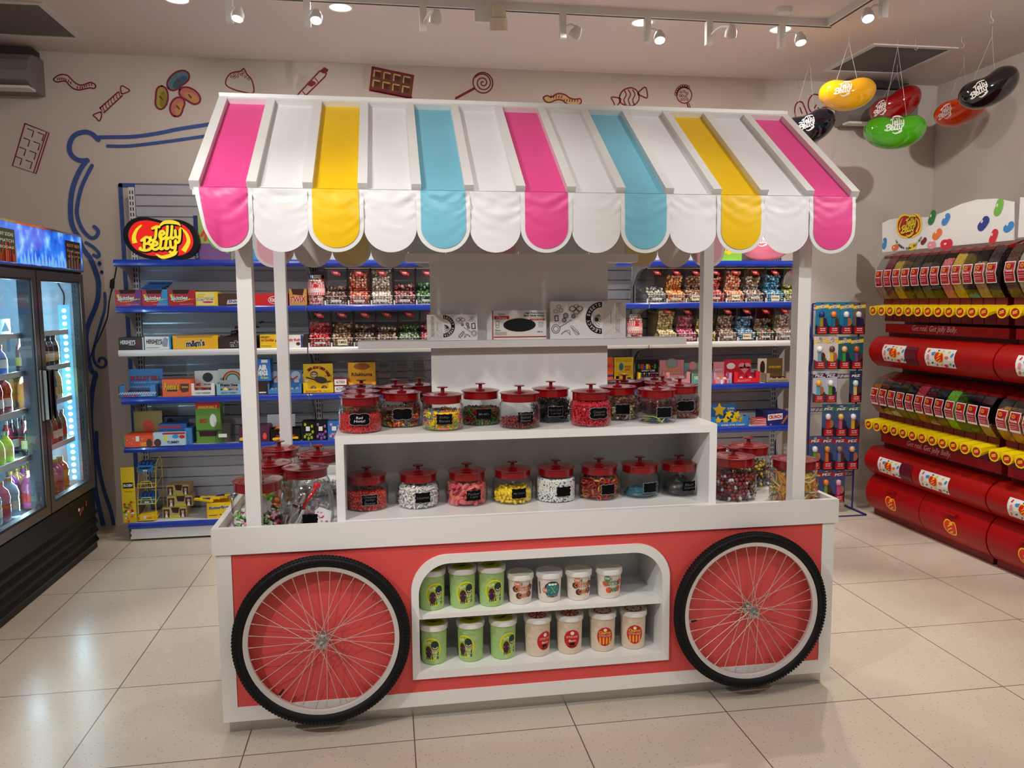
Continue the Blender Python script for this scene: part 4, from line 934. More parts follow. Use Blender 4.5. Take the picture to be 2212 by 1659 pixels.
# ================================================================== WALL SHELVING
BLUE = M('blue price rail', (26, 62, 178), .18, coat=.5); SHW = M('shelf white enamel', (226, 226, 228), .3); PNL = M('slat panel grey', (186, 186, 196), .35); GRV = M('metal slot insert', (150, 152, 158), .22, .9); SLT = M('dark slot', (22, 22, 26), .6)
BX = [-1.195, .088, 1.363, 2.638, 3.905]
YS, YP = 2.79, 3.2
SZ = {'A': 1.988, 'B': 1.667, 'C': 1.364, 'D': 1.029, 'E': .685, 'F': .133}
BL_ = ['slatted wall shelving bay with blue rails at the far left, lit sign on top', 'second slatted shelving bay, behind the left part of the cart',
       'third slatted shelving bay, behind the cart centre and right', 'slatted shelving bay with blue rails at the right end, beside the carded dispensers']
for i in range(4):
    x0, x1 = BX[i], BX[i+1]
    t = thing('shelving_bay', BL_[i], 'shelving', (x0, YS, 0), 0, 'wall shelving bays')
    T0 = Matrix.Translation((-x0, -YS, 0))
    m = MB(); m.T = T0; z = .14
    m.box((x0+.03, YP+.004, .1), (x1-.0, YB-.002, 2.53), PNL)
    while z < 2.5: m.box((x0+.055, YP-.008, z), (x1-.02, YP+.004, z+.068), PNL); m.box((x0+.055, YP+.001, z+.068), (x1-.02, YP+.0035, z+.078), GRV); z += .078
    m.build('slat_panel', t)
    for ux in ([x0+.03] if i < 3 else [x0+.03, x1-.03]):
        m = MB(); m.T = T0; m.box((ux-.02, YP-.02, .1), (ux+.02, YP-.001, 2.53), SHW); z = .2
        while z < 2.5:
            for q in (-.009, .009): m.box((ux+q-.0035, YP-.0208, z), (ux+q+.0035, YP-.0198, z+.026), SLT)
            z += .04
        m.build('upright', t)
    for k, zz in SZ.items():
        m = MB(); m.T = T0; m.box((x0+.006, YS+.012, zz-.028), (x1-.006, YP-.025, zz-.001), SHW); sh = m.build('shelf', t)
        m = MB(); m.T = T0; r = M('white price rail', (232, 232, 232), .25) if k == 'C' else BLUE
        pr = [(.014, .0), (.002, -.002), (-.004, -.010), (-.005, -.024), (-.001, -.040), (.010, -.046), (.014, -.046)]
        n = len(pr); m.add([(x0+.004, YS+a, zz+b_) for a, b_ in pr]+[(x1-.004, YS+a, zz+b_) for a, b_ in pr], [(j, j+1, n+j+1, n+j) for j in range(n-1)], r)
        for xx in (x0+.004, x1-.004): m.add([(xx, YS+a, zz+b_) for a, b_ in pr], [tuple(range(n))], SHW)
        m.build('price_rail', sh)
        if k != 'F':
            for bx, sgn in ((x0+.012, 1), (x1-.012, -1)):
                m = MB(); m.T = T0; P = [(YP-.02, zz-.028), (YS+.03, zz-.028), (YS+.03, zz-.046), (YS+.14, zz-.055), (YS+.26, zz-.085), (YS+.33, zz-.14), (YP-.02, zz-.2)]
                n = len(P); m.add([(bx-.0015, a, b_) for a, b_ in P]+[(bx+.0015, a, b_) for a, b_ in P], [tuple(range(n)), tuple(range(2*n-1, n-1, -1))]+[(j, (j+1) % n, n+(j+1) % n, n+j) for j in range(n)], SHW); m.build('bracket', sh)
    m = MB(); m.T = T0; m.box((x0+.008, YS+.01, .015), (x1-.008, YS+.022, .105), SHW); m.box((x0+.008, YS+.01, .015), (x0+.012, YP, .105), SHW)
    for zz in (.035, .07): m.box((x0+.012, YS+.009, zz), (x0+.018, YS+.0098, zz+.018), SLT)
    for xx in (x0+.04, x1-.04): m.cyl((xx, YS+.06, 0), (xx, YS+.06, .016), .014, CHROME, 10)
    m.build('base_plinth', t)
def X_(px, y=YS+.02): return at(px, 700, 1, y).x
def Z_(px, py, y=YS+.02): return at(px, py, 1, y).z
# the lit bean sign
a, b_ = at(266, 505, 1, 2.83), at(428, 505, 1, 2.83); cx = (a.x+b_.x)/2; sw = (b_.x-a.x)/2; cz = SZ['A']+sw*.602
t = thing('lightbox_sign', 'black edged red bean shaped sign with curly yellow lettering on the top shelf', 'sign', (cx, 2.83, cz))
m = MB(); m.T = FRONT(0, 0, 0); m.plate([[(x*sw, y*sw) for x, y in BEANC]], -.075, 0, LOGK); m.build('sign_case', t)
m = MB(); m.T = FRONT(0, -.001, 0); Lr = M('lit red', (240, 30, 16), .3, emit=(240, 30, 14), es=.42); Ly = M('lit yellow', (252, 226, 40), .3, emit=(252, 226, 50), es=.42)
m.tess([[(x*sw*.86, y*sw*.84) for x, y in BEANC]], 0, Lr)
for a_ in ([(-.5, .36), (-.64, .22), (-.72, .02), (-.7, -.14)], [(.52, .3), (.68, .14), (.73, -.1), (.58, -.36)]): m.stroke([(x*sw, y*sw) for x, y in a_], (lambda q: .1*sw*(.4+1.0*q)), .0006, Ly, cap=False)
logo_letters(m, sw*.98, .0012, Ly, LOGK, 0, 0, .074); m.build('sign_face', t)
m = MB(); P = [at(x, y, 1, YB-.01) for x, y in [(252, 574), (249, 592), (247, 602), (243, 604), (242, 622), (236, 650), (232, 685), (222, 712), (212, 735), (202, 750), (197, 768), (190, 782)]]
m.tube(catmull([tuple(p) for p in P], 4), .0045, BLACK, 6); q = P[3].lerp(P[4], .5); m.tube([P[3], P[4]], .016, BLACK, 8)
tag(m.build('power_cord'), 'thin black power cord with a switch hanging from the lit sign', 'cord')

# --------------------------------------------------------- packaged sweets; rectangles were surveyed on the photograph
def pk(name, label, cat, px0, px1, pyt, row, base, draw=None, d=.14, group=None, y=YS+.02, side=None, rz=0.0, pyb=None, open_top=False):
    x0, x1 = at(px0, 700, 1, y).x, at(px1, 700, 1, y).x; z0 = SZ[row]; pm = (px0+px1)/2
    z1 = at(pm, pyt, 1, y).z
    if pyb is not None: z0 = at(pm, pyb, 1, y).z
    return printbox(name, label, cat, x0, x1, z0+.0005, z1, y, d, base, draw, group, rz, side, None, open_top)
SKR = M('candy red card', (186, 18, 40), .4); DRK = M('inside of box', (60, 22, 18), .8); PUR = M('purple card', (110, 30, 110), .4); SKB = M('sky blue card', (40, 150, 210), .4)
def skit(right, notch=True):
    def f(m, w, h):
        m.rect(w*.76, 0, w, h, .0006, right); m.tess([[(w*.55, 0), (w*.76, 0), (w*.76, h*.6)]], .0006, right)
        if notch: m.tess([[(w*.16, h*1.001), (w*.2, h*.76), (w*.74, h*.76), (w*.8, h*1.001)]], .0012, DRK)
        m.stroke([(w*.1, h*.72), (w*.14, h*.5), (w*.22, h*.3)], h*.13, .001, YEL, cap=False); m.stroke([(w*.16, h*.74), (w*.22, h*.55)], h*.08, .0012, M('leaf print', (70, 160, 60), .5), cap=False)
        m.text('Skittles', w*.42, h*.48, w*.66, h*.26, .0020, INK, .045, .1, .06); m.text('Skittles', w*.41, h*.49, w*.64, h*.25, .0026, PAPER, .035, .1, .06)
        m.stroke([(w*.2, h*.28), (w*.5, h*.3), (w*.8, h*.42)], (lambda q: h*.05*(.4+q)), .0016, YEL); m.text('WILD BERRY' if right is PUR else 'Original', w*.88, h*.42, w*.16, h*.08, .002, YEL, .01)
        for k in range(2): m.rect(w*.42, h*(.12-.05*k), w*.92, h*(.14-.05*k), .0018, M('pink print', (244, 120, 160), .5))
    return f
G1 = 'fruit candy display cartons on the second shelf'
pk('candy_box', 'red and purple Skittles carton at the left end of its shelf', 'candy box', 252, 308.5, 626, 'B', SKR, skit(PUR), group=G1)
pk('candy_box', 'red Skittles carton with a light blue right side, blue packs on top', 'candy box', 309.5, 365.5, 626, 'B', SKR, skit(SKB), group=G1)
pk('candy_box', 'all red Skittles carton beside the yellow one', 'candy box', 366.5, 424, 626, 'B', SKR, skit(SKR), group=G1)
for i in range(5):
    m = MB(); m.box((-.075, -.03, 0), (.075, .03, .010), M('blue foil', (20, 70, 130), .25, .3)); m.text('Skittles', 0, 0, .09, .02, .0105, PAPER, .02)
    o_ = m.build('candy_pack'); o_.location = (X_(340)+.012*i-.02, YS+.055+.012*(i % 2), SZ['B']+.118+.0105*i); o_.rotation_euler = (0, 0, .12*(i-2)); tag(o_, '%s blue foil candy pack of the pile on the light blue sided Skittles carton' % ('lowest', 'second', 'middle', 'fourth', 'topmost')[i], 'candy pack', 'blue foil candy packs')
def laffy(m, w, h):
    m.rect(w*.03, h*.04, w*.97, h*.96, .0006, M('pale yellow card', (250, 232, 130), .5)); m.rect(w*.85, 0, w, h, .0008, YEL)
    m.stroke([(w*.1, h*.72), (w*.2, h*.62), (w*.34, h*.66)], h*.12, .001, YEL); m.text('Laffy Taffy', w*.45, h*.48, w*.8, h*.26, .0016, INK, .09, 0, .08); m.text('Laffy Taffy', w*.45, h*.49, w*.78, h*.24, .0022, PAPER, .03, 0, .08)
    m.ell(w*.55, h*.26, w*.24, h*.07, .001, M('magenta print', (200, 40, 110), .5)); m.text('BANANA', w*.3, h*.8, w*.3, h*.05, .001, INK)
pk('candy_box', 'yellow Laffy Taffy carton between the Skittles and a brown carton', 'candy box', 425, 473, 630, 'B', YEL, laffy, group=G1)
BRC = M('brown card', (78, 40, 26), .5); BRD = M('dark brown card', (46, 24, 20), .5)
pk('candy_box', 'brown Snickers carton partly hidden by the front left post', 'candy box', 474, 548, 634, 'B', BRC, lambda m, w, h: (m.tess([[(w*.24, h*.12), (w*.27, h*.46), (w*.98, h*.56), (w*.98, h*.2)]], .0006, PAPER), m.text('SNICKERS', w*.62, h*.33, w*.68, h*.24, .0012, M('navy print', (30, 40, 120), .5), .03, .15)), group='chocolate bar cartons on the second shelf')
def kk(m, w, h):
    m.ell(w*.6, h*.45, w*.2, h*.34, .0006, PAPER); m.ell(w*.6, h*.45, w*.185, h*.29, .001, RED); m.text('KitKat', w*.6, h*.45, w*.3, h*.34, .0014, PAPER, .03, .15)
pk('candy_box', 'bright red KitKat carton between the two left posts', 'candy box', 552, 624, 634, 'B', M('bright red card', (214, 16, 26), .4), kk, group='chocolate bar cartons on the second shelf')
def twix(m, w, h):
    m.tess([[(w*.12, h*1.001), (w*.2, h*.66), (w*.78, h*.6), (w*.88, h*1.001)]], .0008, DRK); m.text('TWIX', w*.5, h*.36, w*.92, h*.4, .0014, PAPER, .08, .12, .05); m.text('TWIX', w*.5, h*.36, w*.9, h*.37, .002, RED, .03, .12, .05)
pk('candy_box', 'gold Twix carton just left of the striped taffy jar', 'candy box', 627, 664, 624, 'B', M('gold card', (196, 148, 66), .4), twix, group='chocolate bar cartons on the second shelf')
G2 = 'chocolate cartons on the white shelf'
def hersh(txtc, bar, side_):
    def f(m, w, h):
        m.text('HERSHEY\'S', w*.36, h*.62, w*.6, h*.34, .001, txtc, .03); m.rect(w*.4, h*.38, w*.62, h*.42, .001, txtc); m.rect(w*.06, h*.12, w*.55, h*.15, .001, LINE)
        m.tess([[(w*.62, h*.5), (w*.78, h*.95), (w*.9, h*.8), (w*.86, h*.2), (w*.7, h*.22)]], .0008, bar); m.rect(w*.93, 0, w, h, .0012, side_)
    return f
pk('candy_box', 'dark brown Hershey\'s carton at the left end of the white shelf', 'candy box', 254, 309, 729, 'C', M('choc card', (46, 22, 26), .45), hersh(PAPER, BRC, M('silver card', (190, 196, 204), .3)), group=G2)
pk('candy_box', 'white and light blue Hershey\'s carton on the white shelf', 'candy box', 310.5, 367, 727, 'C', PAPER, hersh(INK, M('grey print', (150, 160, 170), .5), SKB), group=G2, side=SKB)
def mms(base, y2):
    def f(m, w, h):
        m.tess([[(w*.08, h*1.001), (w*.12, h*.84), (w*.86, h*.84), (w*.92, h*1.001)]], .0006, y2)
        m.text('m&m\'s', w*.5, h*.44, w*.42, h*.56, .001, PAPER, .09, 0, .07); m.text('m&m\'s', w*.5, h*.44, w*.41, h*.52, .0016, BRD, .04, 0, .07)
    return f
MY = M('amber yellow card', (246, 184, 10), .4)
pk('candy_box', 'long amber yellow m&m\'s carton on the white shelf', 'candy box', 371, 469, 725, 'C', MY, mms(MY, M('dark amber', (200, 140, 10), .5)), group=G2)
pk('candy_box', 'dark brown m&m\'s carton heaped with packs behind the front left post', 'candy box', 471, 553, 727, 'C', BRD, mms(BRD, DRK), group=G2)
for i in range(9):
    m = MB(); m.box((-.06, -.035, 0), (.06, .035, .011), M('dark foil', (26, 18, 18), .2, .3)); o_ = m.build('candy_pack'); r_ = i//3
    o_.location = (X_(505)+.035*(i % 3)-.0+.03*r_, YS+.06+.01*(i % 2), SZ['C']+.087+.013*i*.8); o_.rotation_euler = (.12*(-1)**i, -.12, .2*(i % 4-1.5)); tag(o_, 'dark shiny candy pack, %s of layer %s heaped on the dark m&m\'s carton' % (('left', 'middle', 'right')[i % 3], ('one', 'two', 'three')[i//3]), 'candy pack', 'dark candy packs')
def goodbar(m, w, h): m.text('HERSHEY\'S', w*.24, h*.82, w*.4, h*.16, .001, BRD, .02); m.text('mr.Goodbar', w*.35, h*.6, w*.6, h*.22, .001, RED, .03, .15); m.tess([[(w*.68, h*.5), (w*.86, h*.95), (w*.98, h*.7), (w*.94, h*.2)]], .0008, BRC); m.rect(w*.06, h*.12, w*.5, h*.15, .001, BRC)
pk('candy_box', 'yellow mr.Goodbar carton between the two left posts', 'candy box', 560, 608, 723, 'C', YEL, goodbar, group=G2)
pk('candy_box', 'white carton with red Ruth lettering right of the rear left post', 'candy box', 616, 653, 724, 'C', PAPER, lambda m, w, h: (m.text('Baby Ruth', w*.45, h*.6, w*.8, h*.3, .001, RED, .04, .15), m.ell(w*.72, h*.3, w*.12, h*.14, .001, BRC), m.rect(w*.88, 0, w, h, .001, M('navy print', (30, 40, 120), .5))), group=G2)
pk('candy_box', 'small dark carton at the end of the white shelf\'s left bay', 'candy box', 655, 664.5, 723, 'C', BRD, None, group=G2)
# top shelf
def dino(m, w, h):
    m.rect(0, 0, w*.12, h, .0008, M('navy print', (30, 40, 120), .5)); m.rect(w*.12, 0, w, h*.38, .0008, M('violet print', (130, 90, 150), .5))
    m.stroke([(w*.3, h*.8), (w*.4, h*.5), (w*.6, h*.3), (w*.8, h*.35), (w*.9, h*.2)], h*.09, .0012, M('lime green print', (130, 190, 60), .5)); m.stroke([(w*.2, h*.55), (w*.35, h*.7), (w*.3, h*.45)], h*.06, .0014, ORG); m.text('GAMES & MORE', w*.06, h*.3, h*.5, w*.06, .0014, PAPER, .01, 0, PI/2)
pk('game_box', 'green and purple children\'s game box right of the lit sign', 'box', 428, 506, 466, 'A', M('soft green card', (170, 205, 110), .5), dino, d=.06, y=2.9)
pk('game_box', 'light blue and white box on the top shelf behind the first canopy flaps', 'box', 536, 572, 492, 'A', M('ice blue card', (170, 214, 232), .5), lambda m, w, h: m.rect(0, 0, w, h*.35, .001, SKB), d=.06, y=2.9)
def lemon(m, w, h):
    m.rect(0, 0, w, h*.3, .0008, M('lime green print', (130, 190, 60), .5)); m.ell(w*.35, h*.45, w*.16, h*.2, .001, YEL)
    for k, c_ in enumerate((RED, YEL, GRN)): m.ringp(w*.5, h*.4, w*(.36-.05*k), w*(.40-.05*k), .0012, c_, 20, 0, PI)
pk('candy_box', 'green and yellow lemon candy box on the top shelf at right', 'candy box', 1556, 1600, 510, 'A', M('lime card', (190, 210, 60), .5), lemon, y=2.85, rz=.1)
# big pink bean shaped bowl on the top shelf (only its lower part shows)
PKB = M('glossy pink', (240, 130, 160), .12, coat=.6)
def bean_mesh(m, a, b_, c_, bend, dent, mat, nu=40, nv=24):
    vs = []; fs = []
    for j in range(nv+1):
        v = PI*j/nv
        for i in range(nu):
            u = 2*PI*i/nu; X0 = math.cos(v); Y0 = math.sin(v)*math.cos(u); Z0 = math.sin(v)*math.sin(u)
            s_ = 1+.10*X0*X0; x = a*X0; z = c_*Z0*s_; z += bend*c_*X0*X0-(dent*c_*math.exp(-(X0/.36)**2)*max(0, Z0)**2)
            vs.append((x, b_*Y0*s_, z))
    for j in range(nv):
        for i in range(nu): fs.append((j*nu+i, j*nu+(i+1) % nu, (j+1)*nu+(i+1) % nu, (j+1)*nu+i))
    m.add(vs, fs, mat)
def bean_front(x, z, a, b_, c_, bend, dent):
    X0 = max(-.98, min(.98, x/a)); s_ = 1+.10*X0*X0; zz = (z-bend*c_*X0*X0)/(c_*s_)
    if zz > 0:
        for _ in range(4): zz = (z-bend*c_*X0*X0+dent*c_*math.exp(-(X0/.36)**2)*max(0, zz)**2)/(c_*s_)
    return -b_*s_*math.sqrt(max(0.0, 1-X0*X0-zz*zz))
def big_bean(name, label, px, py, y, wid, rgb, rx=0.0, ry=0.0, rz=0.0, strings=True, hook=None, lx=-.25, lz=.1, ls=.42, bl=None, group='large hanging jelly bean decorations'):
    p = at(px, py, 1, y); a = wid/2; b_ = a*.66; c_ = a*.60; bend, dent = .15, .26
    t = thing(name, label, 'jelly bean decoration', p, 0, group); t.rotation_euler = (rx, ry, rz)
    m = MB(); bean_mesh(m, a, b_, c_, bend, dent, M('gloss %d %d %d' % rgb, rgb, .07, coat=.9)); m.build('bean_body', t, smooth=True)
    m = MB(); WL = M('white lettering', (240, 238, 232), .4)
    def f(v): return np.array([(q[0], bean_front(q[0], q[1], a, b_, c_, bend, dent)-.0025-q[2], q[1]) for q in v])
    m.map = f; logo_letters(m, a*ls*1.25, 0, WL, None, lx*a, lz*a, .066); m.build('lettering', t)
    if strings:
        t['strings'] = 1; R_ = Matrix.Rotation(rz, 4, 'Z')@Matrix.Rotation(ry, 4, 'Y')@Matrix.Rotation(rx, 4, 'X'); Ri = R_.inverted(); h = ZC-p.z; m = MB()
        top = Ri@Vector(((hook[0]-p.x) if hook else 0, (hook[1]-p.y) if hook else 0, h-.06))
        for sx in (-.4, .35): m.tube([(a*sx, 0, c_*.75), tuple(top)], .0011, M('nylon string', (200, 196, 192), .4), 4)
        m.tube([tuple(top), tuple(Ri@((R_@top)+Vector((0, 0, .06))))], .0016, M('hook metal', (190, 186, 180), .4), 5); m.build('hanging_strings', t)
    return t
Y1 = 2.2
big_bean('jelly_bean_decoration', 'glossy yellow hanging jelly bean with white lettering, nearest the canopy top', 1830, 203, 2.15, .37, (240, 172, 8), rz=-.42, ry=-.02, lx=-.22, lz=.08)
big_bean('jelly_bean_decoration', 'glossy green hanging jelly bean below the red one', 1932, 284, 2.1, .40, (70, 170, 14), rx=.25, rz=-.42, ry=.0, hook=(4.216, 2.187), lx=-.1, lz=.26)
big_bean('jelly_bean_decoration', 'glossy black hanging jelly bean nearest the right edge', 2137, 192, 1.9, .375, (12, 11, 12), ry=-.42, rz=-.62, lx=-.38, lz=.05, hook=None)
big_bean('jelly_bean_decoration', 'glossy orange hanging jelly bean partly behind the black one', 2077, 236, 2.5, .38, (226, 66, 8), ry=-.35, rz=-.85, lx=-.5, lz=.05, ls=.4)
big_bean('jelly_bean_decoration', 'glossy dark red hanging jelly bean behind the green one', 1935, 228, 2.75, .385, (150, 8, 12), ry=-.38, rz=-.8, lx=-.5, lz=.05, ls=.4)
big_bean('jelly_bean_decoration', 'glossy navy hanging jelly bean half behind the canopy roof', 1745, 276, 2.6, .40, (10, 12, 34), ry=-.28, rz=-.4, lx=-.1, lz=.08)
bb = big_bean('jelly_bean_decoration', 'pink jelly bean decoration on the top shelf behind the right canopy flaps', 1654, 512, 2.98, .42, (238, 120, 150), strings=False, rz=-.25, lx=-.3, lz=.2, group='jelly bean on the shelf')
bb.location.z = SZ['A']+.132
for i, (px, py) in enumerate([(1978, 90), (2141, 30), (2078, 85), (1747, 160)]):
    p = at(px, py-6, 2, ZC); m = MB(); m.tube(catmull([(0, 0, 0), (0, 0, -.035), (.012, 0, -.045), (.02, 0, -.06), (.008, 0, -.075), (-.008, 0, -.068)], 3), .0022, M('hook metal', (190, 186, 180), .4), 5)
    o_ = m.build('ceiling_hook', loc=p); tag(o_, ['empty ceiling hook beside the right vent', 'empty ceiling hook at the top right corner', 'empty ceiling hook above the black jelly bean', 'empty ceiling hook above the navy jelly bean'][i], 'hook', 'small ceiling hooks')

# --------------------------------------------------------- acrylic taffy bins
ACRD = glass('gap shaded acrylic side', (.62, .6, .6), .4, .05, .04); EDG = M('bin edge', (46, 42, 44), .3); ACE = M('acrylic edge light', (225, 222, 220), .3)  # sides and edge strips coloured dark to paint the shade between bins
STK = M('sticker red', (204, 24, 34), .4)
BW = .155
def bin_(x, row, cols, fh, label, note=None, lip=None, rz=0.0, hasback=True):
    z0 = SZ[row]; t = thing('candy_bin', label, 'bin', (x, YS+.022, z0), rz, 'acrylic taffy bins on the '+('upper' if row == 'B' else 'lower')+' bin shelf')
    w = BW/2; m = MB(); prof = [(0, 0), (0, .062), (.075, .095), (.045, .13), (.020, .20), (.014, .262), (.30, .262), (.30, 0)]
    for sx in (-w, w): m.add([(sx, a, b_) for a, b_ in prof], [tuple(range(8))], ACRD)
    m.add([(-w, 0, 0), (w, 0, 0), (w, 0, .062), (-w, 0, .062)], [(0, 1, 2, 3)], ACR)
    f = [(.075, .095), (.045, .13), (.020, .20), (.014, .262)]
    m.add([(-w, a, b_) for a, b_ in f]+[(w, a, b_) for a, b_ in f], [(i, i+1, 5+i, 4+i) for i in range(3)], ACR)
    m.box((-w, .0, 0), (w, .30, .003), ACE); m.build('bin_shell', t)
    m = MB()
    for sx in (-w, w): m.tube([(sx, 0, 0), (sx, 0, .06), (sx, .072, .094), (sx, .043, .13), (sx, .018, .20), (sx, .012, .262)], .0035, EDG, 4)
    m.tube([(-w, 0, .062), (w, 0, .062)], .0018, ACE, 4); m.tube([(-w, .074, .096), (w, .074, .096)], .0012, ACE, 4); m.tube([(-w, .012, .262), (w, .012, .262)], .002, ACE, 4)
    m.box((-w-.005, -.004, 0), (-w+.005, .004, .032), ACE); m.build('bin_edges', t)
    m = MB(); m.T = FRONT(0, .0125, .228); P = [(-.034, .012), (-.026, .022), (-.018, .012), (-.004, .018), (.012, .014), (.018, .008), (.034, -.004), (.030, -.022), (.018, -.014), (.002, -.016), (-.012, -.012), (-.02, -.004)]
    m.tess([P], .001, STK); m.text('Taffy', -.0, .001, .034, .014, .0016, PAPER, .03, .1, -.1); m.build('sticker', t)
    m = MB(); m.T = FRONT(0, -.0015, .024+.008*((x*37) % 1))
    if note: m.rect(-.034, -.016, .034, .026, 0, M('note paper', (236, 222, 190), .6)); m.text(note, 0, .006, .056, .02, .0006, INK, .02, .1)
    else: m.rect(-.036, -.004, .036, .010, 0, PAPER); m.text(['SEA SALT', 'MAPLE BACON', 'STRAWBERRY', 'CARAMEL', 'COTTON CANDY', 'COFFEE', 'ORANGE CREAM'][int(abs(x)*13) % 7], 0, .003, .062, .006, .0006, INK, .01)
    m.build('flavour_label', t)
    m = MB(); C_ = []; s_ = .0135
    for zz in np.arange(.012, .062, .016):
        for xx in np.arange(-w+.016, w-.012, .021): C_.append((xx+rng.normal(0, .002), .016+rng.normal(0, .002), zz+rng.normal(0, .002)))
    n0 = len(C_)
    zz = .072
    while zz < fh:
        yy = np.interp(zz, [.06, .095, .13, .20, .262], [.06, .095, .062, .040, .034])
        for xx in np.arange(-w+.016, w-.012, .0215):
            if zz < fh-.05 or rng.uniform() < .8-.35*abs(xx)/w: C_.append((xx+rng.normal(0, .003), yy+rng.normal(0, .003), zz+rng.normal(0, .003)))
        zz += .0175
    for yy in np.arange(.02, .075, .02):
        for xx in np.arange(-w+.016, w-.012, .022): C_.append((xx+rng.normal(0, .003), yy, .064+yy*.28+rng.normal(0, .003)))
    for yy in np.arange(.06, .28, .024):
        for xx in np.arange(-w+.016, w-.012, .024): C_.append((xx+rng.normal(0, .003), yy, fh+rng.normal(-.008, .005)))
    light = [M('wrapper %d %d %d' % tuple(min(255, int(v*.5+128)) for v in c_), tuple(min(255, int(v*.5+128)) for v in c_), .35, coat=.3) for c_ in cols]
    cm = [M('candy %d %d %d' % c_, c_, .35, coat=.3) for c_ in cols]
    scatter(m, 'twist', C_[:n0], s_, light+cm[:1]); scatter(m, 'taffy', C_[n0:], s_*.92, cm+light[:1])
    m.box((-w+.006, .032, .004), (w-.006, .29, .062), cm[0]); m.box((-w+.006, .11, .062), (w-.006, .29, fh-.012), cm[0])
    o_ = tag(m.build('taffy', smooth=True), 'wrapped taffy heaped in the '+label, 'candy', None, 'stuff'); o_.location = (x, YS+.022, z0+.0035); o_.rotation_euler = (0, 0, rz)
rows = [
 ('B', [(728, [(120, 84, 70), (170, 140, 120), (90, 60, 60)], .125, 'bin of brown and grey taffy next to the striped jar, upper row'), (778, [(210, 110, 80), (200, 90, 60), (226, 140, 110)], .225, 'bin full of salmon orange taffy, upper row'),
        (827, [(225, 215, 200), (206, 190, 170), (190, 150, 130)], .24, 'bin full of cream white taffy, upper row'), (876, [(130, 60, 66), (100, 50, 56), (190, 90, 90)], .135, 'bin of dark red taffy, upper row left'), (924, [(50, 110, 60), (90, 130, 70), (36, 70, 46)], .15, 'bin of green taffy cut by the white panel, upper row')]),
 ('C', [(690, [(200, 40, 50), (226, 90, 90), (180, 24, 40)], .165, 'bin of bright red taffy at the left of the lower row'), (739, [(140, 100, 60), (170, 130, 80), (100, 70, 40)], .16, 'bin of tan taffy with a paper note, lower row', 'PUMPKIN'), (788, [(110, 84, 60), (80, 60, 50), (140, 120, 100)], .15, 'bin of dark brown taffy above the shelf end, lower row'),
        (836, [(130, 100, 80), (110, 80, 60), (160, 130, 100)], .13, 'bin of light brown taffy, lower row'), (884, [(70, 110, 60), (110, 140, 80), (60, 80, 50)], .14, 'bin of green taffy, lower row left'), (931, [(190, 60, 90), (150, 40, 60)], .14, 'bin of pink taffy hidden by the paper bag, lower row')]),
 ('B', [(1419, [(150, 150, 150), (190, 186, 150), (90, 80, 110)], .11, 'bin of grey and white wrapped taffy, first on the right side upper row'), (1461, [(236, 150, 70), (226, 130, 50), (246, 180, 110)], .2, 'bin full of orange taffy, right side upper row'), (1502, [(150, 100, 70), (200, 150, 110), (120, 70, 50)], .2, 'bin of brown taffy with an apple pie note', 'Apple Pie'),
        (1545, [(206, 80, 76), (226, 120, 110)], .18, 'bin of coral taffy behind the rear right post'), (1588, [(226, 140, 96), (236, 170, 130), (210, 110, 60)], .235, 'bin full of peach taffy with a kraft note', 'Peach'), (1630, [(190, 160, 150), (150, 120, 110), (90, 60, 50)], .19, 'bin of pale brown taffy, right upper row'),
        (1673, [(70, 150, 190), (110, 180, 210), (40, 110, 150)], .2, 'bin of sky blue taffy with a birthday note', 'Birthday'), (1713, [(150, 160, 60), (190, 190, 90), (110, 120, 50)], .13, 'bin of yellow green taffy behind the front right post')]),
 ('C', [(1444, [(226, 206, 130), (236, 226, 180), (206, 180, 110)], .235, 'bin full of pale yellow taffy, right side lower row'), (1486, [(216, 90, 130), (226, 120, 150), (190, 60, 110)], .19, 'bin of hot pink taffy, right side lower row'), (1528, [(220, 190, 60), (236, 210, 110)], .16, 'bin of yellow taffy behind the rear right post'),
        (1573, [(160, 120, 100), (110, 80, 66), (206, 170, 150)], .19, 'bin of mocha taffy, right lower row'), (1614, [(80, 140, 180), (150, 190, 210), (50, 90, 120)], .18, 'bin of light blue taffy with a blueberry note', 'Blueberry'), (1655, [(80, 84, 66), (110, 120, 90), (206, 110, 80)], .16, 'bin of dark olive taffy, right lower row'), (1697, [(190, 160, 140), (160, 130, 110)], .19, 'bin of beige taffy, last of the right lower row')])]
for row, lst in rows:
    for it in lst:
        x = at(it[0], 700, 1, YS+.022).x; bin_(x, row, it[1], it[2], it[3], it[4] if len(it) > 4 else None)
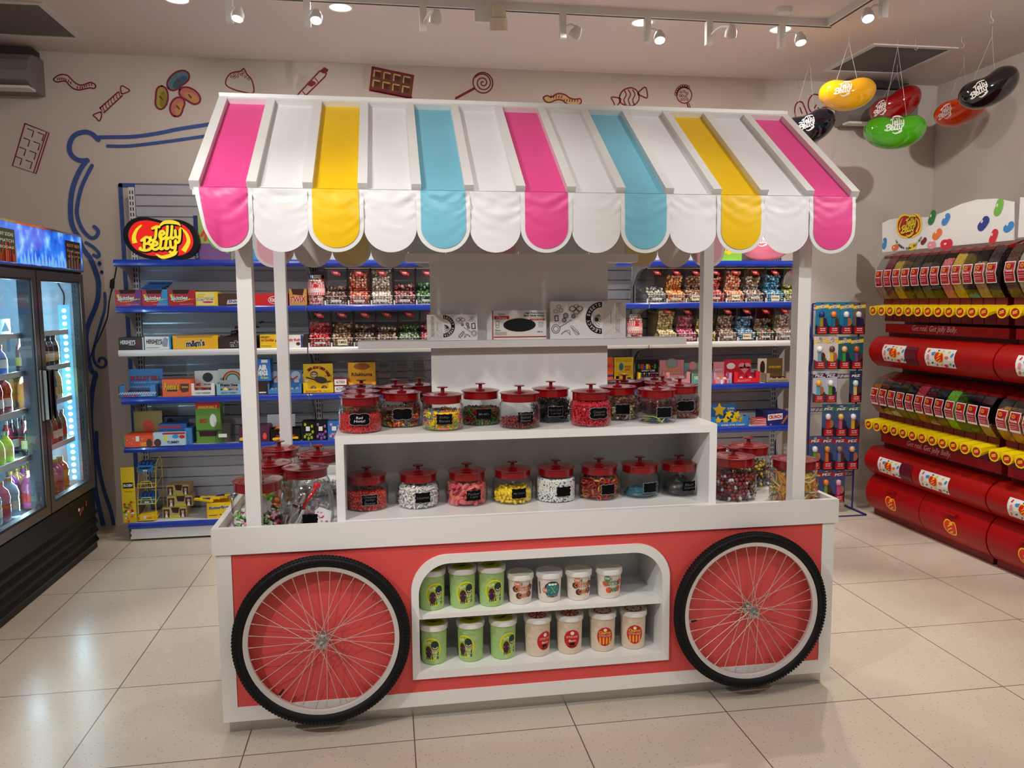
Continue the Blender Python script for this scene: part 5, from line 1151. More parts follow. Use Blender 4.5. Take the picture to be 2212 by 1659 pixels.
def taffy_jar(px, row, label):
    x = at(px, 700, 1, YS+.08).x; t = thing('taffy_jar', label, 'jar', (x, YS+.085, SZ[row]), 0, 'striped plastic taffy jars'); m = MB()
    m.lathe([(0, .002), (.055, .0), (.062, .008), (.062, .175), (.056, .19), (.052, .195)], ACR, 28); m.build('jar_body', t, smooth=.8)
    m = MB(); m.lathe([(.056, .19), (.057, .192), (.057, .214), (.054, .216), (0, .216)], CHROME, 28); m.build('jar_lid', t, smooth=.5)
    p = MB(); p.map = cylmap(.0625); a = .085
    for k in range(12): p.rect(-a+k*2*a/12, .07, -a+(k+1)*2*a/12, .15, .0006, M('pale pink print', (244, 196, 196), .5))
    for k in range(11):
        x_ = -a+.01+k*.0155; p.stroke([(x_-.003, .122), (x_+.003, .148)], .005, .0012, STK, False); p.stroke([(x_-.003, .072), (x_+.002, .088)], .005, .0012, STK, False)
    ell_c(p, 0, .105, .034, .013, .0014, PAPER, 20, 4); p.text('Sweet Co. Taffy', 0, .105, .048, .008, .002, STK, .01, .2); ell_c(p, 0, .138, .016, .014, .0014, STK, 16, 3); p.build('wrap_label', t)
    tag(heap(.0605, .18, .012, 'taffy', C((240, 180, 180), (236, 200, 196), (210, 60, 70), (248, 226, 220))).build('taffy', smooth=True, loc=(x, YS+.085, SZ[row]+.004)), 'pink and white taffy inside the '+label, 'candy', None, 'stuff')
taffy_jar(686, 'B', 'red striped plastic taffy jar with a silver lid beside the gold carton')
taffy_jar(1371, 'C', 'red striped plastic taffy jar right of the large paper bag')

# --------------------------------------------------------- fourth shelf (D)
def stand(name, label, px0, px1, pyt, row, card, draw, tray=None, trayc=None, tdraw=None, items=None, group=None, y=YS+.12, cat='candy box'):
    """carded counter display: a back card and, in front, a tray with single sweets"""
    x0, x1 = at(px0, 800, 1, y).x, at(px1, 800, 1, y).x; z0 = SZ[row]; z1 = at((px0+px1)/2, pyt, 1, y).z
    t = thing(name, label, cat, ((x0+x1)/2, y, z0+.0005), 0, group); w, h = x1-x0, z1-z0
    m = MB(); m.box((-w/2, 0, 0), (w/2, .006, h), card); m.T = Matrix.Translation((-w/2, 0, 0))@FRONT(0, 0, 0)
    if draw: draw(m, w, h)
    m.build('back_card', t)
    if tray:
        q0, q1, pt = tray; yf = YS+.022; a0, a1 = at(q0, 800, 1, yf).x-t.location.x, at(q1, 800, 1, yf).x-t.location.x; hh = at((q0+q1)/2, pt, 1, yf).z-z0; f = yf-y
        m = MB(); lo = hh*.45
        m.box((a0, f, 0), (a1, f+.003, lo), trayc); m.box((a0, f, lo), (a0+(a1-a0)*.16, f+.003, hh), trayc); m.box((a1-(a1-a0)*.16, f, lo), (a1, f+.003, hh), trayc)
        m.box((a0, f, 0), (a0+.003, -.001, hh), trayc); m.box((a1-.003, f, 0), (a1, -.001, hh), trayc); m.box((a0, f, 0), (a1, -.001, .003), trayc)
        if tdraw: m.T = Matrix.Translation((a0, f, 0))@FRONT(0, 0, 0); tdraw(m, a1-a0, lo)
        m.build('tray', t)
        if items:
            kd, cols, n, rr, nm, lb = items
            for k in range(n):
                xx = t.location.x+a0+(a1-a0)*((k+.5)/n*.7+.15); mm = MB()
                if kd == 'egg': mm.lathe([(0, 0), (rr*.7, rr*.15), (rr, rr*.8), (rr*.85, rr*1.5), (rr*.4, rr*1.95), (0, rr*2.05)], cols[k % len(cols)], 14)
                elif kd == 'tin': mm.box((-rr, -.012, 0), (rr, .012, rr*2.3), cols[k % len(cols)]); mm.T = FRONT(0, -.0125, rr*1.15); mm.ell(0, 0, rr*.6, rr*.7, 0, PAPER, 14)
                o_ = mm.build(nm, smooth=True if kd == 'egg' else None, loc=(xx, yf+.03, z0+.0045)); tag(o_, lb+(', %s of the row' % (['left', 'right'] if n == 2 else ['first', 'second', 'third', 'fourth'])[k] if n > 1 else ''), 'sweet', group=lb[:40] if n > 1 else None)
    return t
BB = M('bright blue card', (66, 130, 196), .5); CBL = M('pale checker', (190, 206, 222), .5)
def bbill(m, w, h):
    m.text('BULLET BILL', w*.5, h*.66, w*.9, h*.17, .0012, INK, .06); m.text('BULLET BILL', w*.5, h*.665, w*.89, h*.15, .0018, RED, .03); m.text('BLUE RASPBERRY CANDY SOURS', w*.52, h*.5, w*.7, h*.045, .001, PAPER)
    for k in range(14): m.rect(w*k/14, h*.3, w*(k+.5)/14, h*.335, .001, CBL); m.rect(w*(k+.5)/14, h*.335, w*(k+1)/14, h*.37, .001, CBL)
    m.rect(0, 0, w, h*.22, .0012, M('brown tray inside', (130, 90, 50), .7))
def bbt(m, w, h):
    for k in range(16): m.rect(w*k/16, h*.55, w*(k+.5)/16, h*.75, .001, PAPER); m.rect(w*(k+.5)/16, h*.75, w*(k+1)/16, h*.95, .001, PAPER)
    m.text('BULLET BILL', w*.32, h*.3, w*.42, h*.36, .0012, RED, .05); m.text('CANDY SOURS', w*.74, h*.35, w*.3, h*.22, .0012, PAPER, .03)
stand('candy_display', 'blue Bullet Bill candy display at the left end of its shelf', 277, 351, 797, 'D', BB, bbill, (254, 335, 832), BB, bbt, ('egg', C((20, 22, 26), (30, 30, 36)), 3, .022, 'candy_tin', 'small dark round candy tin in the blue counter display'), 'counter displays on the fourth shelf')
def rees(m, w, h): m.text('Reese\'s', w*.34, h*.6, w*.52, h*.42, .001, INK, .05, .1); m.text('Reese\'s', w*.33, h*.61, w*.51, h*.4, .0016, YEL, .02, .1); m.rect(w*.16, h*.3, w*.52, h*.4, .001, BRC); m.tess([[(w*.62, h*.4), (w*.64, h*.75), (w*.94, h*.75), (w*.92, h*.3), (w*.7, h*.22)]], .001, BRC); m.rect(w*.68, h*.5, w*.9, h*.6, .0014, M('peanut', (206, 140, 70), .6))
pk('candy_box', 'bright orange Reese\'s carton tilted on the fourth shelf', 'candy box', 343, 406, 820, 'D', M('orange card', (238, 96, 20), .4), rees, rz=-.06)
stand('candy_display', 'white counter display with an ME logo and brown toy eggs', 420, 471, 801, 'D', PAPER, lambda m, w, h: (m.rect(w*.02, h*.02, w*.98, h*.3, .0008, M('orange red card', (190, 60, 30), .6)), m.text('ME', w*.14, h*.42, w*.2, h*.14, .001, RED, .04), m.text('FART GUN CANDY', w*.62, h*.42, w*.5, h*.06, .001, INK, .02), m.ell(w*.55, h*.72, w*.22, h*.2, .001, M('charcoal print', (50, 50, 54), .5))), (409, 463, 828), PAPER, lambda m, w, h: m.text('CANDY DISPENSER', w*.5, h*.5, w*.6, h*.3, .001, LINE, .01), ('egg', C((120, 84, 50), (90, 60, 40)), 2, .026, 'toy_egg', 'brown toy candy egg in the white counter display'), 'counter displays on the fourth shelf')
def unic(m, w, h):
    for k, c_ in enumerate((M('bright red card', (214, 16, 26), .4), ORG, YEL, GRN, SKB)): m.ringp(w*.6, h*.55, w*(.38-.035*k), w*(.415-.035*k), .001+.0001*k, c_, 24, 0, PI)
    m.text('Pretty Sweet', w*.5, h*.34, w*.86, h*.14, .0014, INK, .03, .2); m.ell(w*.18, h*.6, w*.12, h*.06, .001, M('grey print', (150, 160, 170), .5)); m.rect(0, 0, w, h*.2, .0012, TEAL)
stand('candy_display', 'Pretty Sweet counter display with a rainbow behind the front left post', 471, 522, 797, 'D', M('pale sky card', (214, 224, 224), .5), unic, (465, 521, 830), M('sky tray', (150, 196, 222), .5), lambda m, w, h: m.text('PONY CANDY', w*.5, h*.5, w*.6, h*.3, .001, INK, .01), ('egg', C((230, 200, 120), (200, 120, 90)), 2, .024, 'toy_tin', 'rainbow candy tin in the Pretty Sweet display'), 'counter displays on the fourth shelf')
def air(m, w, h): m.text('AIR', w*.4, h*.62, w*.72, h*.26, .001, PAPER, .06); m.text('HEADS', w*.4, h*.36, w*.78, h*.24, .001, PAPER, .06); m.text('90 bars', w*.5, h*.15, w*.6, h*.12, .001, LIMY, .03); m.rect(w*.3, h*.84, w*.8, h*.98, .001, PAPER)
pk('candy_box', 'tall blue AIRHEADS 90 bars box between the left posts', 'candy box', 553, 580, 776, 'D', M('airy blue card', (40, 120, 206), .45), air, pyb=823, y=YS+.03)
pk('candy_box', 'low dark brown carton under the tall blue box', 'candy box', 551, 577, 823.8, 'D', BRD, lambda m, w, h: m.rect(w*.1, h*.1, w*.7, h*.2, .001, PAPER), y=YS+.03)
for a_, b_, lb in ((578, 604, 'light blue toy candy display left of the rear left post'), (618, 652, 'light blue toy candy display between the rear left post and the sloth one')):
    stand('candy_display', lb, a_, b_, 800, 'D', BB, lambda m, w, h: (m.ell(w*.6, h*.75, w*.3, h*.22, .001, CBL), m.rect(w*.5, h*.45, w*.8, h*.56, .0012, PAPER), m.stroke([(w*.2, h*.7), (w*.4, h*.6), (w*.7, h*.72)], h*.06, .0014, RED)), (a_-2, b_-1, 829), BB, None, ('egg', C((110, 130, 150), (150, 160, 170)), 2, .02, 'toy_candy', 'grey blue toy in the display '+('left of the rear post' if a_ < 600 else 'beside the sloth')), 'counter displays on the fourth shelf')
def sloth(m, w, h):
    g1, g2 = M('sloth grey', (70, 62, 58), .7), M('sloth face', (214, 196, 172), .7)
    m.ringp(w*.45, h*.45, w*.38, w*.50, -.0004, YEL, 24, .2, 2.9, .9); m.arc_text('Sloth is My Spirit Animal', w*.45, h*.42, w*.44, w*.1, 1.3, 1.9, .0012, RED, .02)
    m.ell(w*.58, h*.42, w*.22, h*.12, .0012, g1, rot=-.2); m.ell(w*.36, h*.62, w*.13, h*.12, .0014, g1); m.ell(w*.36, h*.61, w*.1, h*.08, .0018, g2)
    for q in (-.045, .045): m.ell(w*(.36+q), h*.62, w*.035, h*.02, .0022, g1, rot=-q*6)
    m.stroke([(w*.1, h*.52), (w*.3, h*.46), (w*.6, h*.34), (w*.9, h*.36)], h*.05, .001, BRC); m.rect(w*.05, h*.36, w*.17, h*.44, .0014, PAPER); m.text('BUILD STRENGTH', w*.84, h*.56, w*.24, h*.04, .0012, GRN, .02)
stand('candy_display', 'yellow counter display with a grey sloth on the back card', 655, 719, 786, 'D', M('strong yellow card', (240, 200, 20), .5), sloth, (653, 720, 827), M('strong yellow card', (240, 200, 20), .5), lambda m, w, h: (m.text('SLOTH CANDY TIN', w*.34, h*.4, w*.5, h*.4, .001, RED, .03), m.text('NET WT', w*.78, h*.4, w*.2, h*.25, .001, GRN)), ('egg', C((96, 76, 60), (70, 56, 46)), 2, .024, 'candy_tin', 'brown round candy tin in the yellow sloth display'), 'counter displays on the fourth shelf')
for k in range(2):
    y_ = YS+.03; x0, x1 = at(721, 800, 1, y_).x, at(752, 800, 1, y_).x; z0 = SZ['D']+.001+k*.051
    printbox('mint_tin_box', ['lower white and red ALTOIDS box of the pair', 'upper white and red ALTOIDS box of the pair'][k], 'candy box', x0, x1, z0, z0+.048, y_, .09, M('dark red tin', (150, 24, 30), .4), lambda m, w, h: (m.rect(w*.02, h*.1, w*.86, h*.95, .0006, PAPER), m.text('ALTOIDS', w*.44, h*.55, w*.62, h*.4, .001, INK, .02)), 'stacked mint boxes')
stand('candy_display', 'yellow Rilakkuma counter card without picture, behind the rear riser jars', 752, 811, 783, 'D', M('warm yellow card', (240, 184, 40), .5), lambda m, w, h: (m.ell(w*.5, h*.86, w*.3, h*.12, .0008, M('warm brown print', (170, 96, 50), .6)), m.text('Rilakkuma', w*.5, h*.58, w*.76, h*.13, .001, BRD, .03)), (752, 812, 826), M('warm yellow card', (240, 184, 40), .5), None, None, 'counter displays on the fourth shelf')
CLT = glass('clear tub plastic', (.8, .8, .8), .5, .07, .05); TBD = [M('snack %d' % k, c_, .6) for k, c_ in enumerate([(70, 30, 24), (40, 20, 18), (90, 40, 24), (50, 26, 24)])]
for ci, px in enumerate((830, 868.5, 905)):
    for ri in range(5):
        x = at(px, 800, 1, YS+.09).x; z0 = SZ['D']+.002+ri*.0475; t = thing('snack_tub', 'clear plastic snack tub, number %s from the bottom of the %s stack' % (['one', 'two', 'three', 'four', 'five'][ri], ['left', 'middle', 'right'][ci]), 'tub', (x, YS+.09, z0), 0, 'stacked clear snack tubs')
        m = MB(); q = [(-.045, -.035), (.045, -.035), (.045, .035), (-.045, .035)]; m.add([(a*.9, b_*.9, 0) for a, b_ in q]+[(a*1.1, b_*1.1, .042) for a, b_ in q], [(0, 1, 5, 4), (1, 2, 6, 5), (2, 3, 7, 6), (3, 0, 4, 7), (0, 3, 2, 1)], CLT); m.build('tub', t)
        m = MB(); m.box((-.053, -.042, .0425), (.053, .042, .0465), CLT); m.build('lid', t)
        m = MB(); m.box((-.038, -.029, .003), (.038, .029, .034), TBD[(ci+ri) % 4]); m.build('snack_filling', t)
# right part of the fourth shelf
OG = M('ghost orange card', (226, 90, 30), .5)
pk('candy_display', 'orange candy display with a red round toy, against the centre panel', 'candy box', 1300, 1325, 772, 'D', OG, lambda m, w, h: (m.rect(0, h*.3, w, h*.38, .001, M('navy print', (30, 40, 120), .5)), m.text('MAN', w*.7, h*.7, w*.4, h*.12, .001, RED, .03)), y=YS+.1)
def pac(m, w, h):
    m.text('PAC-MAN', w*.5, h*.9, w*.82, h*.13, .0014, INK, .06); m.text('PAC-MAN', w*.5, h*.9, w*.8, h*.11, .002, YEL, .02); m.text('ARCADE', w*.7, h*.66, w*.34, h*.08, .001, RED, .03); m.text('CANDY', w*.7, h*.55, w*.32, h*.08, .001, RED, .03)
    for k, x in enumerate((.18, .48, .78)): m.rect(w*(x-.1), h*.05, w*(x+.1), h*(.32-.03*k), .001, INK)
    m.ell(w*.36, h*.66, w*.12, h*.14, .001, TEAL)
stand('candy_display', 'yellow PAC-MAN arcade candy display with plain blue blob', 1327, 1368, 772, 'D', M('strong yellow card', (240, 200, 20), .5), pac, (1345, 1385, 806), M('strong yellow card', (240, 200, 20), .5), None, ('tin', C((20, 20, 24), (30, 30, 34)), 4, .013, 'candy_cabinet', 'black little arcade shaped candy box'), 'counter displays on the fourth shelf, right')
def rub(m, w, h):
    cols = [M('rub%d' % k, c_, .5) for k, c_ in enumerate([(220, 40, 40), (240, 200, 30), (40, 140, 70), (40, 80, 190), (240, 130, 30), (236, 236, 236)])]
    for k, ch in enumerate('Rubik\'s'): m.text(ch, w*(.16+.115*k), h*.72, w*.11 if ch != "'" else w*.03, h*.2 if ch != "'" else h*.06, .0014, cols[(2, 0, 3, 1, 4, 0, 2)[k]], .05)
    m.text('CANDY CUBE', w*.55, h*.55, w*.6, h*.07, .001, PAPER, .02)
    for a in range(9):
        for b_ in range(5): m.rect(w*(.04+.105*a), h*(.04+.09*b_), w*(.04+.105*a+.05), h*(.04+.09*b_+.06), .001, cols[(a*3+b_*5) % 6])
stand('candy_display', 'black Rubik\'s candy cube display with many coloured squares', 1373, 1422, 777, 'D', LOGK, rub, None, None, None, None, 'counter displays on the fourth shelf, right')
KP = M('soft pink card', (226, 150, 160), .5); KR = M('strong red card', (206, 20, 50), .45); KT = M('mint card', (110, 170, 160), .5)
kit = lambda tx, c1, oval: (lambda m, w, h: ((m.ell(w*.5, h*.86, w*.25, h*.22, .0006, M('dull pink line', (150, 90, 100), .5)), m.ell(w*.5, h*.86, w*.23, h*.2, .001, oval)) if oval else None, m.text(tx, w*.5, h*.62, w*.7, h*.09, .0016, c1, .03), m.rect(w*.06, h*.4, w*.2, h*.5, .001, PAPER), m.rect(w*.3, h*.42, w*.9, h*.46, .001, YWd)))
GK = 'pink and red counter displays on the fourth shelf'
stand('candy_display', 'pink hello kitty display with a grey oval and rabbit tins', 1425, 1477, 778, 'D', KP, kit('HELLO KITTY', YEL, M('oval grey print', (150, 165, 170), .5)), (1438, 1492, 804), KP, None, ('tin', C((180, 170, 176),), 2, .024, 'rabbit_tin', 'grey rabbit shaped candy tin in the pink display'), GK)
stand('candy_display', 'mint green counter display beside the pink one', 1478, 1514, 784, 'D', KT, kit('HELLO', STK, KP), (1493, 1521, 806), KT, None, ('tin', C((200, 214, 214),), 1, .024, 'candy_tin', 'pale tin in the mint display'), GK)
stand('candy_display', 'lilac pink counter display right of the rear right post', 1541, 1564, 782, 'D', KP, kit('KITTY', PAPER, None), (1541, 1582, 806), M('lilac card', (214, 160, 200), .5), lambda m, w, h: [m.rect(w*k/5, 0, w*(k+.6)/5, h*.8, .001, (ORG, KP, PAPER, KR, KT)[k]) for k in range(5)], ('egg', C((226, 190, 110), (240, 210, 140)), 2, .022, 'yellow_toy', 'round yellow candy toy in the lilac display'), GK)
def heart(m, w, h):
    m.ell(w*.66, h*.72, w*.13, h*.13, .001, KP); m.ell(w*.86, h*.72, w*.13, h*.13, .001, KP); m.tess([[(w*.54, h*.68), (w*.98, h*.68), (w*.76, h*.36)]], .001, KP); m.text('love', w*.76, h*.64, w*.2, h*.1, .0014, KR, .02); m.rect(w*.08, h*.3, w*.2, h*.4, .001, PAPER); m.ell(w*.25, h*.72, w*.16, h*.14, .001, PAPER)
stand('candy_display', 'red counter display with a pink heart on the card', 1564, 1622, 777, 'D', KR, heart, (1585, 1642, 803), M('hot red card', (230, 30, 50), .45), lambda m, w, h: m.text('HELLO KITTY', w*.4, h*.5, w*.5, h*.4, .001, KP, .03), ('tin', C((190, 30, 60),), 2, .026, 'red_tin', 'red candy tin in the red heart display'), GK)
stand('candy_display', 'brown counter card behind dark red candy wands at the shelf end', 1636, 1690, 774, 'D', M('olive brown card', (110, 84, 40), .5), lambda m, w, h: (m.text('SORCERY', w*.7, h*.62, w*.5, h*.1, .001, YEL, .02), m.rect(0, 0, w*.36, h, .0008, M('cream print', (240, 225, 200), .5)), m.ell(w*.2, h*.6, w*.1, h*.3, .0012, DRK)), (1655, 1707, 806), M('taupe card', (170, 150, 130), .5), lambda m, w, h: m.text('Slytherin Ravenclaw' if False else 'CANDY WANDS', w*.5, h*.4, w*.8, h*.3, .001, LINE, .01), ('tin', C((90, 20, 40),), 3, .018, 'candy_wand_box', 'dark red candy box on the brown display'), GK)

# --------------------------------------------------------- fifth shelf (E) and base (F)
G5 = 'cartons and packs on the fifth shelf'
pk('candy_box', 'flat orange carton with a green end overhanging the shelf at far left', 'candy box', 251, 315, 941.5, 'E', M('vivid orange card', (232, 80, 30), .45), lambda m, w, h: (m.rect(0, 0, w*.06, h, .0006, GRN), m.rect(w*.44, h*.5, w*.56, h*.95, .0008, PAPER), m.ell(w*.9, h*.3, w*.1, h*.4, .0008, BRC), m.text('REESE\'S', w*.7, h*.25, w*.2, h*.3, .001, YEL, .02), [m.ell(w*a, h*b_, w*.012, h*.06, .001, PAPER, 8) for a, b_ in ((.15, .6), (.3, .3), (.36, .75), (.66, .7), (.22, .4))]), y=YS-.03, d=.2, group=G5)
stand('candy_display', 'gold and green Dragon Ball Z card display at the far left', 283, 345, 888, 'E', M('tan gold card', (170, 150, 84), .5), lambda m, w, h: (m.ell(w*.5, h*.5, w*.2, h*.22, .001, ORG), m.text('DRAGON BALL Z', w*.55, h*.14, w*.7, h*.13, .001, RED, .04), m.rect(0, 0, w, h*.05, .001, GRN)), None, None, None, None, G5, y=YS+.2)
pk('candy_bag', 'light blue candy bag lying in front on the fifth shelf', 'candy bag', 317, 388, 935, 'E', M('ice foil', (190, 214, 226), .3), lambda m, w, h: (m.rect(w*.3, h*.86, w, h, .0008, RED), m.ell(w*.7, h*.7, w*.1, h*.16, .001, SKB), m.ell(w*.9, h*.66, w*.09, h*.14, .001, RED), m.ell(w*.14, h*.25, w*.11, h*.3, .001, BRC), m.rect(w*.34, h*.4, w*.44, h*.75, .001, LIMY), m.text('YUMMY', w*.62, h*.25, w*.4, h*.22, .001, M('navy print', (30, 40, 120), .5), .03)), y=YS-.01, d=.05, group=G5)
pk('candy_box', 'blue candy carton behind the light blue bag', 'candy box', 330, 392, 916, 'E', M('mid blue card', (40, 90, 160), .5), lambda m, w, h: (m.rect(0, h*.8, w*.8, h*.9, .001, RED), m.ell(w*.4, h*.4, w*.3, h*.2, .001, SKB)), y=YS+.06, d=.1, group=G5)
stand('candy_display', 'dark blue candy card behind the blue carton', 345, 402, 900, 'E', M('deep blue card', (20, 40, 70), .5), lambda m, w, h: (m.ell(w*.3, h*.8, w*.12, h*.14, .001, INK), m.text('Sour Dudes', w*.6, h*.55, w*.5, h*.1, .001, PAPER, .03)), None, None, None, None, G5, y=YS+.22)
pk('candy_box', 'light blue box on its side behind the round tub', 'candy box', 388, 402, 926, 'E', BB, None, y=YS+.02, d=.16, group=G5)
def dbz(m, w, h): m.rect(0, h*.86, w, h, .0006, RED); m.text('DRAGON BALL Z', w*.5, h*.89, w*.76, h*.07, .001, YEL, .04); m.text('\u4ed9\u8c46' if False else 'SENZU', w*.3, h*.55, w*.3, h*.1, .001, RED, .05); m.ell(w*.7, h*.56, w*.14, h*.16, .001, PAPER); m.rect(0, h*.30, w, h*.33, .001, M('deep green', (40, 80, 20), .5)); m.tess([[(w*.1, h*.3), (w*.14, h*.17), (w*.8, h*.17), (w*.9, h*.3)]], .001, DRK)
pk('candy_box', 'tall green DRAGON BALL Z box with a red top edge', 'candy box', 413, 467, 870, 'E', M('leaf green card', (100, 150, 50), .5), dbz, y=YS+.04, d=.1, group=G5)
x = at(484, 900, 1, YS+.08).x; t = thing('round_tub', 'clear round plastic tub with a white price sticker on the fifth shelf', 'tub', (x, YS+.085, SZ['E']+.001), 0, G5)
m = MB(); m.lathe([(0, 0), (.068, 0), (.072, .01), (.074, .11), (.078, .13), (.078, .145), (.072, .15)], CLT, 28); m.build('tub_body', t, smooth=.8)
m = MB(); m.T = Matrix.Translation((0, .02, .13))@Matrix.Rotation(1.15, 4, 'X'); m.lathe([(.070, 0), (.076, .0), (.076, .012), (.0, .014)], CLT, 28); m.build('open_lid', t, smooth=.6)
m = MB(); m.T = FRONT(0, -.076, .055); m.rect(-.03, -.012, .028, .014, 0, PAPER); m.build('price_sticker', t)
def zot(c2, tx='ZOTZ'): return lambda m, w, h: (m.stroke([(w*.1, h*.2), (w*.5, h*.3), (w*.9, h*.26)], h*.2, .001, YEL), m.text(tx, w*.5, h*.42, w*.7, h*.2, .0014, c2, .05, .1), m.rect(w*.3, h*.62, w*.6, h*.8, .001, PAPER))
pk('candy_box', 'purple and yellow ZOTZ carton left of the front left post', 'candy box', 506, 545, 921, 'E', M('plum card', (84, 24, 66), .45), zot(RED), d=.12, group=G5)
pk('candy_box', 'plum ZOTZ carton between the left posts', 'candy box', 552, 573, 919, 'E', M('plum card', (84, 24, 66), .45), lambda m, w, h: m.ell(w*.5, h*.35, w*.2, h*.2, .001, ORG), d=.12, group=G5)
pk('candy_box', 'black ZOTZ carton with an open white flap and orange sweets', 'candy box', 575, 640, 927, 'E', LOGK, zot(RED), d=.12, group=G5, open_top=True)
m = MB(); m.box((-.1, 0, 0), (.1, .003, .11), M('flap white', (206, 206, 210), .6)); o_ = m.build('carton_flap'); o_.parent = None
o_.location = (at(606, 900, 1, YS+.14).x, YS+.155, SZ['E']+.07); o_.rotation_euler = (-.25, 0, 0); tag(o_, 'white raised flap of the black ZOTZ carton', 'carton flap')
tag(fill(at(607, 900, 1, YS+.07).x, YS+.08, SZ['E'], heap(.05, .085, .012, 'twist', C((240, 110, 30), (236, 130, 50))), 'orange_sweets', 'orange wrapped sweets heaped in the black ZOTZ carton'))
for a_, b_, c1, c2, lb in ((645, 672, LOGK, LIME, 'black carton with green splashes on the fifth shelf'), (673, 700, LOGK, M('violet bright', (150, 90, 190), .5), 'black carton with violet splashes on the fifth shelf'), (701, 731, M('pop blue card', (30, 110, 190), .5), KP, 'blue carton with pink splashes next to the riser')):
    pk('candy_box', lb, 'candy box', a_, b_, 911, 'E', c1, (lambda c2: lambda m, w, h: ([m.ell(w*q, h*r_, w*.1, h*.09, .001, c2, 9) for q, r_ in ((.2, .2), (.75, .15), (.8, .75), (.25, .85), (.5, .1), (.85, .45))], m.text('POP', w*.5, h*.3, w*.5, h*.16, .0014, c2, .05, .1), m.rect(w*.3, h*.5, w*.62, h*.74, .0012, PAPER)))(c2), d=.12, group=G5)
# right part
def stars(m, w, h): m.text('SUPER', w*.8, h*.78, w*.28, h*.1, .001, PAPER, .03); m.text('STAR', w*.8, h*.64, w*.24, h*.1, .001, PAPER, .03); star2(m, w*.36, h*.72, w*.27, .0014)
def star2(m, cx, cy, r, z): m.tess([[(cx+(r if k % 2 == 0 else r*.5)*math.sin(PI*k/5), cy+(r if k % 2 == 0 else r*.5)*math.cos(PI*k/5)) for k in range(10)]], z, YEL)
stand('candy_display', 'blue SUPER STAR display with a big plain yellow star', 1535, 1592, 873, 'E', M('star blue card', (40, 110, 180), .5), stars, (1535, 1620, 900), M('star blue tray', (50, 130, 200), .5), lambda m, w, h: m.text('SUPER STAR CANDY', w*.6, h*.35, w*.6, h*.4, .001, PAPER, .02), None, 'counter displays on the fifth shelf, right')
for k, (px, dz) in enumerate([(1552, 0), (1568, .0), (1586, 0), (1604, 0), (1577, .045), (1594, .04)]):
    m = MB(); m.T = FRONT(0, 0, .032); pts = [((.034 if j % 2 == 0 else .018)*math.sin(PI*j/5+.1*k), (.034 if j % 2 == 0 else .018)*math.cos(PI*j/5+.1*k)) for j in range(10)]
    m.plate([pts], -.012, 0, M('star yellow', (246, 206, 24), .3)); tag(m.build('star_tin', loc=(at(px, 900, 1, YS+.06).x, YS+.06+.02*(k > 3), SZ['E']+.012+dz)), 'small yellow star candy tin, %s in the SUPER STAR tray' % ('leftmost of the lower row', 'second of the lower row', 'third of the lower row', 'rightmost of the lower row', 'left of the upper pair', 'right of the upper pair')[k], 'candy tin', 'yellow star tins')
for k in range(4):
    m = MB(); m.box((-.075, -.04, 0), (.075, .04, .0135), M('stripe pack', (216, 60, 70), .4)); m.box((-.076, -.041, .004), (.076, .041, .008), PAPER); o_ = m.build('candy_bar', loc=(at(1642, 900, 1, YS+.08).x+.004*k, YS+.07, SZ['E']+.001+.0142*k)); o_.rotation_euler = (0, 0, .1*(k-1.5)); tag(o_, 'striped candy bar, %s of the stack beside the CRUNCH carton' % ('bottom', 'second', 'third', 'top')[k], 'candy bar', 'striped candy bars')
pk('candy_box', 'dark blue CRUNCH carton at the right end of the fifth shelf', 'candy box', 1662, 1712, 889, 'E', M('royal blue card', (24, 36, 110), .45), lambda m, w, h: (m.tess([[(w*.04, h*.35), (w*.04, h*.8), (w*.68, h*.88), (w*.68, h*.45)]], .0008, PAPER), m.text('CRUNCH', w*.36, h*.62, w*.56, h*.28, .0014, RED, .05, 0, .03), m.stroke([(w*.66, h*.1), (w*.9, h*.7)], h*.16, .001, M('warm brown print', (170, 96, 50), .6), cap=False)), d=.2, group='carton at the end of the fifth shelf')
# base level: wire rack, chocolate boxes, yellow carton
YW_ = M('yellow wire', (246, 214, 40), .4)
xr = at(312, 1050, 1, YS+.12).x; t = thing('wire_candy_rack', 'yellow wire rack with a Hi-Chew side panel on the bottom shelf', 'rack', (xr, YS+.05, SZ['F']+.001))
hh = .44; m = MB()
for sx in (-.03, .09):
    m.tube([(sx, 0, 0), (sx, .0, hh*.25), (sx, .03, hh*.6), (sx, .06, hh*.92), (sx, .16, hh)], .0028, YW_, 5); m.tube([(sx, .2, 0), (sx, .2, hh*.9), (sx, .16, hh)], .0028, YW_, 5)
for k in range(4):
    z0 = .01+k*.115; f = -.02+.015*k
    m.tube([(-.03, .2, z0+.05), (-.03, f, z0+.0), (-.03, f, z0+.03), (.09, f, z0+.03), (.09, f, z0), (.09, .2, z0+.05)], .0026, YW_, 5); m.tube([(-.01, f, z0), (.0, f, z0+.045), (.06, f, z0+.045), (.07, f, z0)], .0026, YW_, 5); m.tube([(-.03, f, z0), (.09, f, z0)], .0026, YW_, 5)
m.build('wire_frame', t)
m = MB(); m.box((-.125, -.03, 0), (-.035, -.026, .40), M('hichew yellow', (232, 200, 30), .5)); m.T = FRONT(-.125, -.031, 0); m.rect(.012, .25, .08, .29, .001, LOGK); m.text('HI-CHEW', .046, .27, .062, .022, .0016, PAPER, .05); m.text('Chewy Fruit', .046, .225, .05, .01, .001, INK, .01)
for k in range(26): m.ell(rng.uniform(.01, .08), rng.uniform(.008, .15), .009, .008, .001+k*1e-5, [RED, GRN, ORG, LIME, PAPER][k % 5], 9)
m.build('side_panel', t)
